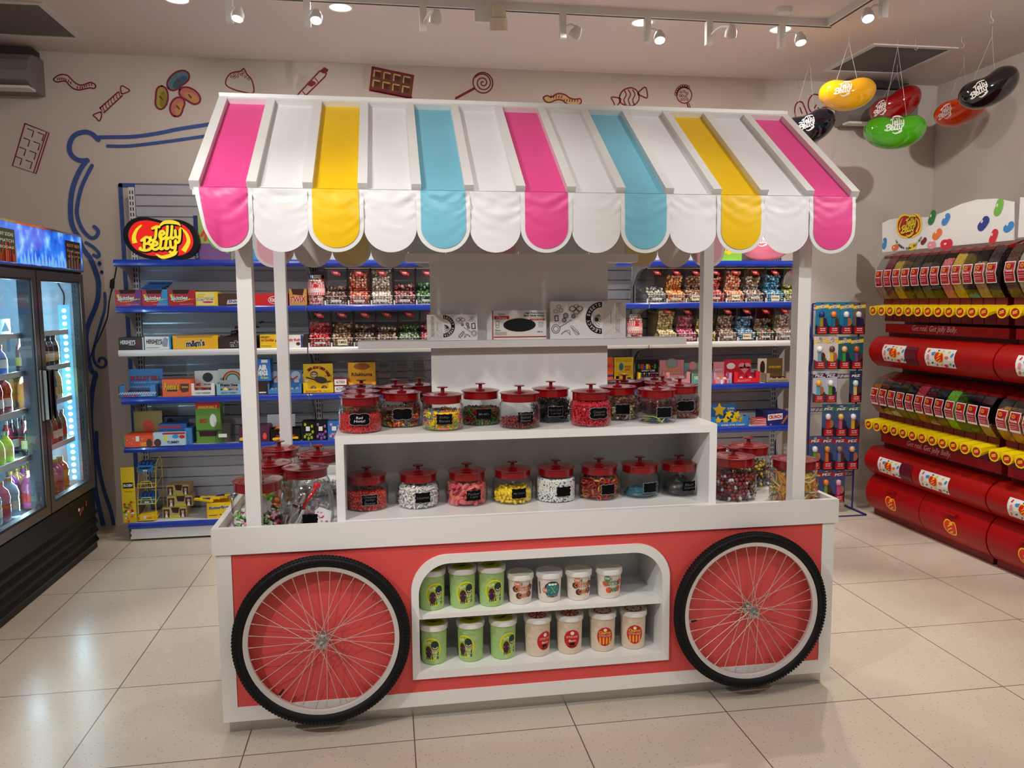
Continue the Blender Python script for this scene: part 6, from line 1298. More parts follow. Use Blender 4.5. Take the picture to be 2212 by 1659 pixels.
for k, (zz, lb) in enumerate([(.355, 'blue mentos carton on the top tier of the yellow wire rack'), (.125, 'blue mentos carton on the second lowest tier of the yellow wire rack')]):
    printbox('mint_carton', lb, 'candy box', xr-.02, xr+.08, SZ['F']+zz, SZ['F']+zz+.05, YS+.06, .11, M('mentos blue', (40, 120, 190), .45), lambda m, w, h: (m.text('mentos', w*.5, h*.6, w*.8, h*.34, .001, LOGK, .06), m.ell(w*.4, h*.2, w*.08, h*.12, .001, PAPER), m.ell(w*.55, h*.2, w*.08, h*.12, .001, PAPER)), 'mint cartons in the wire rack', open_top=False)
    for j in range(4):
        m = MB(); m.cyl((0, 0, 0), (0, .1, .0), .011, M('mint roll', (40, 70, 140), .3), 10); o_ = m.build('mint_roll', loc=(xr-.008+.026*j, YS+.065, SZ['F']+zz+.0615)); tag(o_, 'blue mint roll, %s from the left on the %s mentos carton' % (('first', 'second', 'third', 'fourth')[j], ('upper', 'lower')[k]), 'candy roll', 'mint rolls on the %s carton' % ('upper', 'lower')[k])
printbox('candy_box', 'small yellow carton at the foot of the wire rack', 'candy box', xr-.02, xr+.08, SZ['F']+.012, SZ['F']+.05, YS+.03, .1, YEL, lambda m, w, h: (m.rect(w*.3, h*.3, w*.5, h*.9, .001, PAPER), m.rect(w*.5, h*.3, w*.9, h*.45, .001, ORG)), None)
CAR = M('kraft tan card', (196, 168, 110), .6)
def choc(m, w, h):
    m.tess([[(w*.36, h*1.001), (w*.42, h*.5), (w*.66, h*.45), (w*.72, h*1.001)]], .0008, DRK)
    for q in (.16, .85): m.rect(w*(q-.13), h*.05, w*(q+.13), h*.85, .0008, M('photo dark', (70, 40, 34), .6)); m.ell(w*q, h*.55, w*.06, h*.16, .0012, M('skin print', (210, 160, 130), .6), 12); m.tess([[(w*(q-.06), h*.05), (w*(q+.06), h*.05), (w*(q+.03), h*.4), (w*(q-.03), h*.4)]], .0012, PAPER)
    m.rect(w*.28, 0, w*.74, h*.22, .001, LIMY); m.text('Caramel Candy', w*.5, h*.11, w*.34, h*.1, .0014, GRN, .02)
for k, (a_, b_, yt, yb) in enumerate([(350, 401, 1097, 1115.5), (361, 415, 1070, 1093), (361, 409, 1048, 1069)]):
    y_ = YS+.10+.02*k; x0, x1 = at(a_, 1080, 1, y_).x, at(b_, 1080, 1, y_).x
    printbox('caramel_box', ['tan caramel carton, bottom of the stack of three', 'tan caramel carton, middle of the stack of three', 'tan caramel carton, top of the stack of three'][k], 'candy box', x0, x1, SZ['F']+.001+.078*k, SZ['F']+.001+.078*k+.0765, y_, .13, CAR, choc, 'stacked caramel cartons', rz=(.0, .06, -.03)[k])
def bfing(m, w, h): m.text('Butterfinger', w*.46, h*.66, w*.78, h*.26, .001, PAPER, .07, .1, .04); m.text('Butterfinger', w*.46, h*.66, w*.77, h*.24, .0016, M('navy print', (30, 40, 120), .5), .03, .1, .04); m.ell(w*.85, h*.35, w*.16, h*.2, .001, M('warm brown print', (170, 96, 50), .6)); m.rect(w*.05, h*.16, w*.35, h*.2, .001, LINE); [m.ell(w*q, h*.22, w*.03, h*.04, .001, BRC, 8) for q in (.45, .55, .64)]
pk('candy_box', 'bright yellow Butterfinger carton on the bottom shelf beside the cart', 'candy box', 428, 494, 1086, 'F', YEL, bfing, d=.13, open_top=True, y=YS+.04)
for k in range(6):
    m = MB(); m.box((-.07, -.014, 0), (.07, .014, .012), YEL); m.box((-.03, -.0145, .002), (.03, .0145, .0125), M('navy print', (30, 40, 120), .5)) if k % 2 else None
    o_ = m.build('candy_bar', loc=(at(462, 1086, 1, YS+.1).x+.02*(k-3), YS+.055+.016*k, SZ['F']+.128+.004*(k % 3))); o_.rotation_euler = (0, .08*(-1)**k, .12*(k-3)); tag(o_, 'yellow wrapped candy bar, %s from the front on the Butterfinger carton' % ('first', 'second', 'third', 'fourth', 'fifth', 'last')[k], 'candy bar', 'yellow candy bars in the carton')
# ================================================================== GLASS DOOR COOLER
FXX = -1.36; Y0, YM, Y1F = 1.235, 1.978, 2.702
SIDE = frame((0, 0, 0), (0, 1, 0), (0, 0, 1))            # local x = world Y, local z faces +X
FR = thing('drinks_cooler', 'tall two door glass drinks cooler with a lit blue header at the left edge', 'cooler', (FXX, (Y0+Y1F)/2, 0))
T0 = Matrix.Translation((-FXX, -(Y0+Y1F)/2, 0))
def fm_(): m = MB(); m.T = T0.copy(); return m
CBK = M('cooler black', (8, 8, 8), .4, spec=.3); CDK = M('dark steel frame', (130, 120, 116), .3, .85); CIN = M('cooler liner', (196, 214, 226), .4); GSK = M('gasket grey', (56, 62, 70), .5)
XBK = -2.12
m = fm_(); m.box((XBK, Y0, .0), (XBK+.03, Y1F, 2.13), CBK); m.box((XBK, Y0, 0), (FXX-.02, Y0+.02, 2.13), CBK); m.box((XBK, Y1F-.02, 0), (FXX-.02, Y1F, 2.13), CBK); m.box((XBK, Y0, 2.1), (FXX-.02, Y1F, 2.13), CBK); m.build('cabinet', FR)
m = fm_(); m.box((XBK+.03, Y0+.02, .425), (FXX-.05, Y1F-.02, .44), CIN); m.box((XBK+.03, Y0+.02, .44), (XBK+.05, Y1F-.02, 1.88), CIN); m.box((XBK+.05, Y0+.02, .44), (FXX-.05, Y0+.04, 1.88), CIN); m.box((XBK+.05, Y1F-.04, .44), (FXX-.05, Y1F-.02, 1.88), CIN); m.box((XBK+.05, Y0+.02, 1.88), (FXX-.05, Y1F-.02, 1.9), CIN); m.build('inner_liner', FR)
m = fm_(); m.box((FXX-.05, Y0, .0), (FXX-.012, Y1F, .415), CBK)
for z in (.035, .10, .165, .23): m.add([(FXX-.012, Y0, z), (FXX-.012, Y1F, z), (FXX+.004, Y1F, z+.022), (FXX+.004, Y0, z+.022), (FXX-.012, Y0, z+.05), (FXX-.012, Y1F, z+.05)], [(0, 1, 2, 3), (3, 2, 5, 4)], CBK)
m.build('kick_grille', FR)
m = fm_(); m.T = m.T@Matrix.Translation((FXX-.011, 0, 0))@SIDE
for a, b_, c_, d_, cc in ((2.40, .33, .025, .02, PAPER), (2.44, .315, .02, .03, RED), (2.47, .32, .02, .025, GRN), (2.53, .335, .022, .035, RED), (2.42, .30, .018, .02, ORG)): m.rect(a, b_, a+c_, b_+d_, .002, cc)
m.build('stickers', FR)
# lit header with posters
HB = bpy.data.materials.new('lit header picture'); HB.use_nodes = True; nt = HB.node_tree; b = nt.nodes['Principled BSDF']
tc = nt.nodes.new('ShaderNodeTexCoord'); n = nt.nodes.new('ShaderNodeTexNoise'); n.inputs['Scale'].default_value = 9; n.inputs['Detail'].default_value = 6; nt.links.new(tc.outputs['Object'], n.inputs['Vector'])
r = nt.nodes.new('ShaderNodeValToRGB'); e = r.color_ramp.elements; e[0].position = .3; e[0].color = (.005, .05, .5, 1); e[1].position = .75; e[1].color = (.35, .75, 1, 1); q = e.new(.52); q.color = (.02, .18, .85, 1)
nt.links.new(n.outputs['Fac'], r.inputs[0]); nt.links.new(r.outputs[0], b.inputs['Base Color']); nt.links.new(r.outputs[0], b.inputs['Emission Color']); b.inputs['Emission Strength'].default_value = .75; b.inputs['Roughness'].default_value = .12
m = fm_(); m.box((FXX-.03, Y0, 1.905), (FXX, Y1F, 2.13), HB); m.box((FXX-.032, Y0-.001, 2.128), (FXX+.008, Y1F+.002, 2.14), CHROME); m.box((FXX-.032, Y0-.001, 1.895), (FXX+.008, Y1F+.002, 1.907), CHROME); m.box((FXX-.03, Y1F-.004, 1.9), (FXX+.006, Y1F+.003, 2.135), CHROME)
m.box((FXX-.03, Y0, 1.884), (FXX-.01, Y1F, 1.896), CBK); m.build('header', FR)
m = fm_(); m.T = m.T@Matrix.Translation((FXX+.002, 0, 0))@SIDE
IC = M('ice print', (150, 200, 240), .3, emit=(110, 180, 240), es=.5)
for k in range(15):
    y = 1.80+k*.047; h = .05+.05*((k*7) % 5)/5; m.tess([[(y-.02, 1.912), (y-.008, 1.912+h*.7), (y, 1.912+h), (y+.012, 1.912+h*.5), (y+.022, 1.912)]], 0, IC)
def poster(y0, y1, z0, z1, cols, txt, tcol):
    m.rect(y0, z0, y1, z1, .002, cols[0])
    for k in range(16):
        yy = y0+(y1-y0)*(k+.5)/16; w_ = (y1-y0)/20; hh = (z1-z0)*(.25+.45*((k*11) % 7)/7); m.rect(yy-w_/2, z0, yy+w_/2, z0+hh, .003+.0001*k, cols[1+k % (len(cols)-1)])
    for i, s_ in enumerate(txt): m.text(s_, (y0+y1)/2, z1-.03-.035*i, (y1-y0)*.85, .02-.003*i, .005, tcol, .02)
ya = at(32, 540, 0, FXX).y; yb = at(139, 540, 0, FXX).y
poster(1.40, ya, 1.912, 2.09, [M('poster green', (60, 90, 50), .5), RED, M('poster dark red', (110, 26, 20), .5), ORG, M('poster amber', (180, 100, 30), .5)], ['MATCH ANY SODAS', 'MIX & MATCH', 'ANY SODAS'], PAPER)
poster(yb+.01, Y1F-.03, 1.91, 2.09, [M('poster black', (30, 26, 28), .5), M('poster grey', (120, 110, 104), .5), M('poster wine', (90, 24, 30), .5), M('poster beige', (150, 130, 110), .5)], ['ROOT BEER', 'Draft Latte', '$2.75'], M('poster peach', (210, 150, 110), .5))
m.build('posters', FR)
# doors
for k, (ya, yb) in enumerate(((Y0+.004, YM-.006), (YM+.006, Y1F-.004))):
    m = fm_(); m.T = m.T@Matrix.Translation((FXX, 0, 0))@SIDE
    m.plate([[(ya, .432), (yb, .432), (yb, 1.880), (ya, 1.880)], [(ya+.055, .485), (yb-.055, .485), (yb-.055, 1.832), (ya+.055, 1.832)]], -.045, 0, CDK); d_ = m.build('door', FR); d_.data.name = 'door'
    m = fm_(); m.T = m.T@Matrix.Translation((FXX, 0, 0))@SIDE
    m.plate([[(ya+.055, .485), (yb-.055, .485), (yb-.055, 1.832), (ya+.055, 1.832)], [(ya+.067, .497), (yb-.067, .497), (yb-.067, 1.820), (ya+.067, 1.820)]], -.05, -.008, GSK); m.build('gasket', d_)
    m = fm_(); m.T = m.T@Matrix.Translation((FXX, 0, 0))@SIDE; m.rect(ya+.055, .485, yb-.055, 1.832, -.012, GLS); m.build('door_glass', d_)
    hy = yb-.03 if k == 0 else ya+.028
    m = fm_(); h0 = 1.0; m.box((FXX, hy-.012, 1.0), (FXX+.012, hy+.012, 1.3), CDK); m.box((FXX+.012, hy+.004, 1.005), (FXX+.042, hy+.012, 1.295), CDK); m.box((FXX+.034, hy+.004, 1.005), (FXX+.042, hy+.030, 1.295), CDK); m.build('door_handle', d_)
m = fm_(); m.box((FXX-.10, YM-.022, .44), (FXX-.052, YM+.022, 1.88), GSK); m.build('mullion', FR)
LEDD = M('led dot', (220, 250, 255), .4, emit=(200, 240, 255), es=14); LEDS = M('led strip', (120, 200, 235), .4, emit=(110, 200, 240), es=.8)
def led(xa, y, yn, name='led_strip'):
    m = fm_(); m.box((xa-.036, y-.002, .49), (xa+.036, y+.002, 1.68), LEDS)
    for k in range(27):
        z = .51+k*.0435; m.add([(xa+.014*math.cos(2*PI*j/8), y+yn*.0035, z+.013*math.sin(2*PI*j/8)) for j in range(8)], [tuple(range(8))], LEDD)
    m.build(name, FR)
led(-1.475, Y1F-.043, -1); led(-1.475, Y0+.043, 1)
m = fm_(); m.tube(catmull([(-1.475, Y1F-.045, 1.68), (-1.47, Y1F-.047, 1.75), (-1.5, Y1F-.047, 1.82), (-1.52, Y1F-.047, 1.875)], 4), .004, BLACK, 5); m.build('led_cable', FR)
for y, s_ in ((Y1F-.07, -1), (Y0+.07, 1), (YM+.05, 1), (YM-.05, -1)):
    l = lamp_data('cooler_lamp', 'AREA', 8.0, (.55, .85, 1), shape='RECTANGLE', size=.03, size_y=1.3); put_lamp('cooler_lamp', l, (-1.49, y, 1.12), (-1.75, y+s_*.5, 1.12))
SHZ = [.46, .78, 1.06, 1.28, 1.50]
for k, (ya, yb) in enumerate(((Y0+.045, YM-.02), (YM+.02, Y1F-.07))):
    for z in SHZ[1:]:
        m = fm_(); m.box((-2.06, ya, z-.008), (-1.455, yb, z), CIN)
        m.box((-1.457, ya, z-.014), (-1.447, yb, z+.018), M('shelf lip', (208, 222, 230), .3)); m.build('wire_shelf', FR)
BT = [((60, 24, 20), 'dark'), ((200, 90, 130), 'pink'), ((206, 110, 60), 'orange'), ((226, 206, 120), 'pale yellow'), ((70, 40, 34), 'brown'), ((60, 110, 190), 'blue'), ((120, 190, 50), 'green'), ((150, 60, 140), 'magenta')]
def bottle(x, y, z, kind, rgb, capc, label, group):
    t = thing('drink_bottle', label, 'bottle', (x, y, z), 0, group); m = MB()
    P = {'soda': [(0, 0), (.028, 0), (.030, .01), (.030, .12), (.024, .15), (.013, .175), (.012, .2)], 'round': [(0, 0), (.036, 0), (.038, .01), (.038, .09), (.030, .12), (.016, .14), (.014, .165)], 'tall': [(0, 0), (.030, 0), (.032, .01), (.029, .06), (.032, .11), (.028, .15), (.014, .18), (.013, .2)], 'jug': [(0, 0), (.045, 0), (.048, .012), (.046, .1), (.05, .13), (.04, .17), (.018, .195), (.016, .215)]}[kind]
    cm = M('drink %d %d %d' % rgb, rgb, .12, coat=.6); m.lathe(P, cm, 16); m.build('bottle_body', t, smooth=.8)
    m = MB(); h = P[-1][1]; r = P[-1][0]+.003; m.lathe([(r, h-.012), (r, h+.008), (0, h+.01)], capc, 14); m.build('bottle_cap', t, smooth=.5)
    m = MB(); rr = P[2][0]+.0008; m.lathe([(rr, .04), (rr, .09)], M('drink label %d' % (rgb[0] % 3), [(230, 226, 214), (214, 190, 80), (190, 40, 40)][rgb[0] % 3], .4), 16); m.build('bottle_label', t)
ORD = ['first', 'second', 'third', 'fourth', 'fifth', 'sixth', 'seventh', 'eighth', 'ninth']
kinds = [('round', BT[7][0], 'clear magenta and amber glass bottle'), ('soda', BT[4][0], 'small dark soda bottle'), ('tall', BT[3][0], 'slim pale yellow tea bottle'), ('soda', BT[0][0], 'dark brown soda bottle')]
GOLD = M('gold cap', (196, 170, 90), .3, .7)
for row, (z, kd, cols, cap, wd, hz) in enumerate([(SHZ[0], 'jug', [BT[1][0], BT[7][0], BT[2][0], (200, 150, 90)], GOLD, 'gold capped cane soda jug', .09), (SHZ[1], 'soda', [BT[0][0], (150, 30, 40), (110, 100, 90)], CHROME, 'small glass soda bottle', .074),
                                       (SHZ[2], 'tall', [BT[3][0], (70, 50, 30), (210, 200, 90)], BLACK, 'yellow and dark tea bottle', .08), (SHZ[3], 'soda', [BT[4][0], (60, 30, 40)], BLACK, 'dark soda bottle', .078)]):
    for k, (ya, yb) in enumerate(((YM+.06, Y1F-.12), (Y0+.09, YM-.05))):
        if k == 1: kd2 = {'jug': 'jug', 'soda': 'round', 'tall': 'jug'}[kd]; cols2 = [[BT[1][0], BT[2][0], (150, 190, 210), BT[7][0]], [(190, 220, 20), (150, 210, 30)], [(150, 30, 30), (206, 90, 30)], [(60, 110, 190), (160, 100, 40)]][row]
        else: kd2, cols2 = kd, cols
        y = ya+.01; j = 0; st = hz if k == 0 else .105
        while y < yb:
            for dx in (0, -.11):
                if dx and k == 0 and row > 2: continue
                bottle(-1.50-.035*(k == 1)+dx, y, z+.001, kd2, cols2[j % len(cols2)], cap if k == 0 else (GOLD if row == 0 else RED if row == 2 else CHROME),
                       '%s %s, %s shelf, %s cooler door' % (('front' if dx == 0 else 'rear')+' '+ORD[int((y-ya)/st)],wd if k == 0 else ['pink and orange cane soda jug', 'bright green drink bottle', 'dark red juice jug', 'blue and amber jug'][row], ['bottom', 'second', 'third', 'fourth'][row], 'right' if k == 0 else 'left'), 'bottles on shelf %s of the %s door' % (['one', 'two', 'three', 'four'][row], 'right' if k == 0 else 'left'))
                j += 1
            y += st
# empty plastic bottle guides on the upper shelves of the left door
for z in (SHZ[4], SHZ[2]+.20):
    t = thing('bottle_divider', ['translucent plastic bottle divider on the upper shelf behind the left cooler door', 'translucent plastic bottle divider on the shelf above the juice jugs'][z < 1.4], 'divider', (-1.50, 1.62, z), 0, 'plastic bottle dividers')
    m = MB(); m.T = SIDE.copy(); pl = M('frosted divider', (150, 190, 220), .4)
    if z > 1.4: m.plate([[(-.3, 0), (.32, 0), (.32, .10), (-.26, .10)]]+[[(-.22+.14*k, .03), (-.17+.14*k, .085), (-.12+.14*k, .03)] for k in range(4)], 0, .004, pl); m.build('divider_wall', t)
    else: m.plate([[(-.3, 0), (.32, 0), (.32, .015), (-.3, .015)]], 0, .004, pl); m.build('divider_wall', t)

# ================================================================== RED BEAN DISPENSER WALL
RD = M('gloss red laminate', (164, 4, 6), .38, spec=.3); RDK = M('deep red', (112, 8, 12), .45); DKP = M('dark back panel', (52, 44, 50), .5); SPY = M('spout yellow', (250, 220, 10), .35)
ACD = glass('silo acrylic', (.8, .79, .8), .5, .05, .05)
LOC = frame((0, 0, 0), (0, -1, 0), (0, 0, 1))    # local x = -Y, local z faces -X
bays = [(1.285, 2.552), (.01, 1.272)]
def bulge(m, y0, y1, z0, z1, xf, d, mat, n=12, back=4.75, caps=True):
    """a rounded front running along Y between two heights"""
    pr = [(xf+d*(1-math.sin(PI*(i/n))**.75), z0+(z1-z0)*i/n) for i in range(n+1)]
    vs = [(a, y0, b_) for a, b_ in pr]+[(a, y1, b_) for a, b_ in pr]; k = n+1
    fs = [(i, i+1, k+i+1, k+i) for i in range(n)]; m.add(vs, fs, mat)
    m.add([(back, y0, z0), (back, y0, z1), (back, y1, z0), (back, y1, z1)]+[(a, y0, b_) for a, b_ in pr]+[(a, y1, b_) for a, b_ in pr],
          [tuple([0]+list(range(4, 4+k))+[1]), tuple([2]+list(range(4+k, 4+2*k))+[3]), (1, 4+n, 4+k+n, 3), (0, 4, 4+k, 2)], mat)
def bmap(xf, d, z0, z1, off, n=12):
    """carries a flat print (x = -Y, y = z) onto the rounded front"""
    def f(v):
        t = np.clip((v[:, 1]-z0)/(z1-z0), 0.02, .98); x = xf+d*(1-np.sin(PI*t)**.75)-off-v[:, 2]; return np.stack([x, -v[:, 0], v[:, 1]], 1)
    return f
bcols = [(214, 40, 60), (60, 140, 210), (236, 120, 60), (240, 210, 60), (40, 120, 60), (40, 60, 140), (236, 150, 160), (120, 190, 70), (120, 30, 40)]
BM = [M('bean print %d' % i, c_, .4) for i, c_ in enumerate(bcols)]
def beanp(m, x, y, s_, rot, mt, z): cr, sr = math.cos(rot), math.sin(rot); m.tess([[(x+(a*cr-b_*sr)*s_, y+(a*sr+b_*cr)*s_) for a, b_ in BEAN]], z, mt)
def cardprint(m, y0, y1, z0, z1):
    n = 8; W_ = y0-y1
    for i in range(n):
        for j in range(5): m.rect(-y1+(y1-y0)*i/n*1.0, z0+(z1-z0)*j/5, -y1+(y1-y0)*(i+1)/n, z0+(z1-z0)*(j+1)/5, 0, PAPER)
    w, h = y1-y0, z1-z0; pts = [(.12, .5, .09, 6, 1.5), (.3, .72, .09, 1, .3), (.1, .15, .06, 2, 1), (.26, .2, .05, 4, .5), (.75, .55, .08, 2, .2), (.92, .7, .07, 1, 1), (.86, .2, .06, 7, .4), (.55, .12, .06, 3, .3), (.4, .1, .04, 8, 1), (.7, .1, .08, 0, .2), (.12, .85, .05, 0, 1), (.6, .88, .05, 3, .4), (.45, .9, .04, 5, .2), (.95, .15, .05, 5, 1), (.8, .86, .05, 3, .4)]
    for a, b_, s_, ci, ro in pts: beanp(m, -y1+a*w, z0+b_*h, s_*h*1.9, ro, BM[ci], .001)
    m.ell(-y1+.5*w, z0+.52*h, .24*h*1.5, .36*h, .0014, PAPER, 20); 
    mini_logo(m, .38*h, .002, -y1+.5*w, z0+.55*h, 1.35)
SIL = {0: [(196, 160, 120), (120, 16, 40), (214, 176, 30), None, (26, 24, 28), (70, 40, 34), None, (240, 120, 130), (236, 200, 40), (60, 170, 170), (200, 160, 110), (50, 34, 38)],
       1: [(206, 110, 20), (220, 170, 160), (220, 214, 200), (80, 30, 40), (50, 54, 40), (190, 20, 50), (240, 190, 180), (90, 36, 44), (120, 200, 20), (30, 120, 70), None, (170, 110, 80)],
       2: [(100, 62, 36), (206, 196, 186), (150, 60, 40)], 3: [(190, 120, 30), (206, 120, 60), (120, 60, 40)]}
LVT = {0: [.62, .9, .8, .0, .66, .72, .03, .78, .85, .06, .66, .95], 1: [.75, .06, .12, .25, .45, .9, .05, .2, .88, .06, 0, .25], 2: [.95, .92, .5], 3: [.7, .55, .4]}
cn = {0: 'speckled beige', 1: 'wine red', 2: 'golden yellow'}
names0 = ['speckled beige', 'wine red', 'golden yellow', 'empty looking', 'black', 'dark brown', 'nearly empty', 'salmon pink', 'lemon yellow', 'teal bottomed', 'sand coloured', 'almost black']
names1 = ['amber orange', 'pink bottomed', 'cream bottomed', 'low plum', 'olive dark', 'raspberry red', 'pale pink bottomed', 'low maroon', 'lime green', 'emerald bottomed', 'empty', 'mixed colour']
namesB = {2: ['coffee brown', 'white pearl', 'rust red'], 3: ['amber mixed', 'orange mixed', 'brown mixed']}
def silo(bay, i, row, yc, zt, zb, rgb, lvl, label):
    xf = 4.335; wd = .096; t = thing('bean_dispenser', label, 'dispenser', (xf, yc, zb), 0, 'jelly bean dispensers, '+('upper' if row == 0 else 'lower')+' row')
    Hh = zt-zb; n = 12; cur = lambda q: .115-.115*math.sin(PI*(.12+.80*q))**.9
    m = MB(); P = [(cur(k/n), Hh*k/n) for k in range(n+1)]
    m.add([(a, -wd/2, b_) for a, b_ in P]+[(a, wd/2, b_) for a, b_ in P], [(k, k+1, n+2+k, n+1+k) for k in range(n)], ACD)
    for s_ in (-wd/2, wd/2): m.add([(a, s_, b_) for a, b_ in P]+[(.28, s_, Hh), (.28, s_, 0)], [tuple(range(n+3))], ACD)
    m.build('silo', t, smooth=.6)
    m = MB(); m.add([(P[-1][0]-.006, -wd/2-.002, Hh-.012), (.2, -wd/2-.002, Hh+.03), (.2, wd/2+.002, Hh+.03), (P[-1][0]-.006, wd/2+.002, Hh-.012), (P[-1][0]-.006, -wd/2-.002, Hh-.03), (P[-1][0]-.006, wd/2+.002, Hh-.03), (.2, -wd/2-.002, Hh-.01), (.2, wd/2+.002, Hh-.01)], [(0, 1, 2, 3), (4, 0, 3, 5), (4, 6, 1, 0), (5, 3, 2, 7)], M('silo lid red', (150, 16, 22), .25, coat=.4)); m.build('lid', t)
    m = MB(); m.T = frame((0, 0, 0), (0, -1, 0), (0, 0, 1)); zc = Hh*.46; hh = .062; w2 = .041
    qz = [zc-hh, zc, zc+hh]; xs = [cur(z/Hh)-.004 for z in qz]
    for c_, e, o_ in ((PAPER, 0, 0), (M('label crimson', (176, 16, 30), .3, coat=.5), .005, .0012)):
        m.add([(-w2+e, z+(e if k == 0 else -e if k == 2 else 0), -xs[k]+o_) for k, z in enumerate(qz)]+[(w2-e, z+(e if k == 0 else -e if k == 2 else 0), -xs[k]+o_) for k, z in enumerate(qz)], [(0, 1, 4, 3), (1, 2, 5, 4)], c_)
    m.ell(0, zc+.036, .016, .013, -xs[1]+.004, M('label gold', (210, 150, 20), .4), 14); m.stroke([(-.006, zc+.038), (.008, zc+.034)], .006, -xs[1]+.0045, RED)
    nm = ['Toasted', 'Very Cherry', 'Buttered', 'Root Beer', 'Licorice', 'Cappuccino', 'Coconut', 'Bubble Gum', 'Lemon', 'Berry Blue', 'Chai', 'Dr Pepper'][i % 12] if row == 0 else ['Peach', 'Vanilla', 'Popcorn', 'Plum', 'Pear', 'Pomegranate', 'Cream', 'Cherry', 'Kiwi', 'Green Apple', 'Sours', 'Assorted'][i % 12]
    m.text(nm, 0, zc+.008, .054, .013, -xs[1]+.003, PAPER, .02); m.rect(-.028, zc-.012, .028, zc-.009, -xs[1]+.003, KP)
    for k in range(2): m.rect(-.03, zc-.026-.01*k, .03, zc-.023-.01*k, -xs[1]+.003, KP)
    m.build('flavour_label', t)
    m = MB(); m.box((.085, -wd/2, -.06), (.2, wd/2, 0), RDK); m.box((.10, -wd/2, -.17), (.28, wd/2, -.06), RDK); m.build('neck', t)
    m = MB(); zs = -.058; Q = [(0.0, 0), (0.0, -.030), (.020, -.056), (.05, -.062), (.10, -.03), (.115, 0)]; w3 = .043
    # front face is shield shaped
    F = [(-w3, 0), (w3, 0), (w3, -.034), (w3*.72, -.056), (w3*.3, -.066), (-w3*.3, -.066), (-w3*.72, -.056), (-w3, -.034)]
    m.T = frame((-.035, 0, zs), (0, -1, 0), (0, 0, 1)); k = len(F)
    m.add([(a, b_, 0) for a, b_ in F]+[(a, b_*.4+.012 if b_ < 0 else .016, -.135) for a, b_ in F], [tuple(range(k))]+[(j, (j+1) % k, k+(j+1) % k, k+j) for j in range(k)], SPY)
    m.ell(.0, -.031, w3*.74, .026, .0006, M('logo brown', (120, 40, 10), .4), 18); m.tess([[(x*w3*.62, y*.040-.031) for x, y in BEANC]], .0010, RED)
    for q in (.006, -.004): m.stroke([(-.016, q-.034), (.014, q-.026)], .007, .0014, YEL)
    m.build('spout', t)
    if rgb is not None and lvl > 0:
        m = MB(); H2 = max(.012, Hh*lvl); N = 8; P2 = [(cur(min(1, H2*k/N/Hh))+.004, H2*k/N) for k in range(N+1)]; w2 = wd/2-.003
        cm = bpy.data.materials.get('beans %d %d %d' % rgb)
        if cm is None:
            cm = bpy.data.materials.new('beans %d %d %d' % rgb); cm.use_nodes = True; nt = cm.node_tree; b = nt.nodes['Principled BSDF']; b.inputs['Roughness'].default_value = .35
            tcx = nt.nodes.new('ShaderNodeTexCoord'); vo = nt.nodes.new('ShaderNodeTexVoronoi'); vo.inputs['Scale'].default_value = 85; nt.links.new(tcx.outputs['Object'], vo.inputs['Vector'])
            hs = nt.nodes.new('ShaderNodeHueSaturation'); hs.inputs['Color'].default_value = (lin(rgb[0]), lin(rgb[1]), lin(rgb[2]), 1)
            sx = nt.nodes.new('ShaderNodeSeparateXYZ'); nt.links.new(vo.outputs['Color'], sx.inputs[0]); ma = nt.nodes.new('ShaderNodeMath'); ma.operation = 'MULTIPLY_ADD'; ma.inputs[1].default_value = .5; ma.inputs[2].default_value = .75; nt.links.new(sx.outputs[0], ma.inputs[0]); nt.links.new(ma.outputs[0], hs.inputs['Value']); nt.links.new(hs.outputs[0], b.inputs['Base Color'])
            bp = nt.nodes.new('ShaderNodeBump'); bp.invert = True; bp.inputs['Distance'].default_value = .006; nt.links.new(vo.outputs['Distance'], bp.inputs['Height']); nt.links.new(bp.outputs[0], b.inputs['Normal'])
        top = P2[-1]; m.add([(a, -w2, b_) for a, b_ in P2]+[(a, w2, b_) for a, b_ in P2]+[(.15, -w2, H2*.98), (.15, w2, H2*.98), (.15, -w2, 0), (.15, w2, 0)], [(k, k+1, N+2+k, N+1+k) for k in range(N)]+[(N, 2*N+2, 2*N+3, 2*N+1), tuple(list(range(N+1))+[2*N+2, 2*N+4]), tuple(list(range(N+1, 2*N+2))+[2*N+3, 2*N+5])], cm)
        C_ = [(top[0]+rng.uniform(.004, .07), rng.uniform(-w2+.006, w2-.006), H2+rng.uniform(-.003, .004)) for _ in range(34)]
        scatter(m, 'bean', C_, .0075, [cm]); tag(m.build('jelly_beans', loc=(xf, yc, zb+.001)), 'jelly beans inside the '+label, 'candy', None, 'stuff')
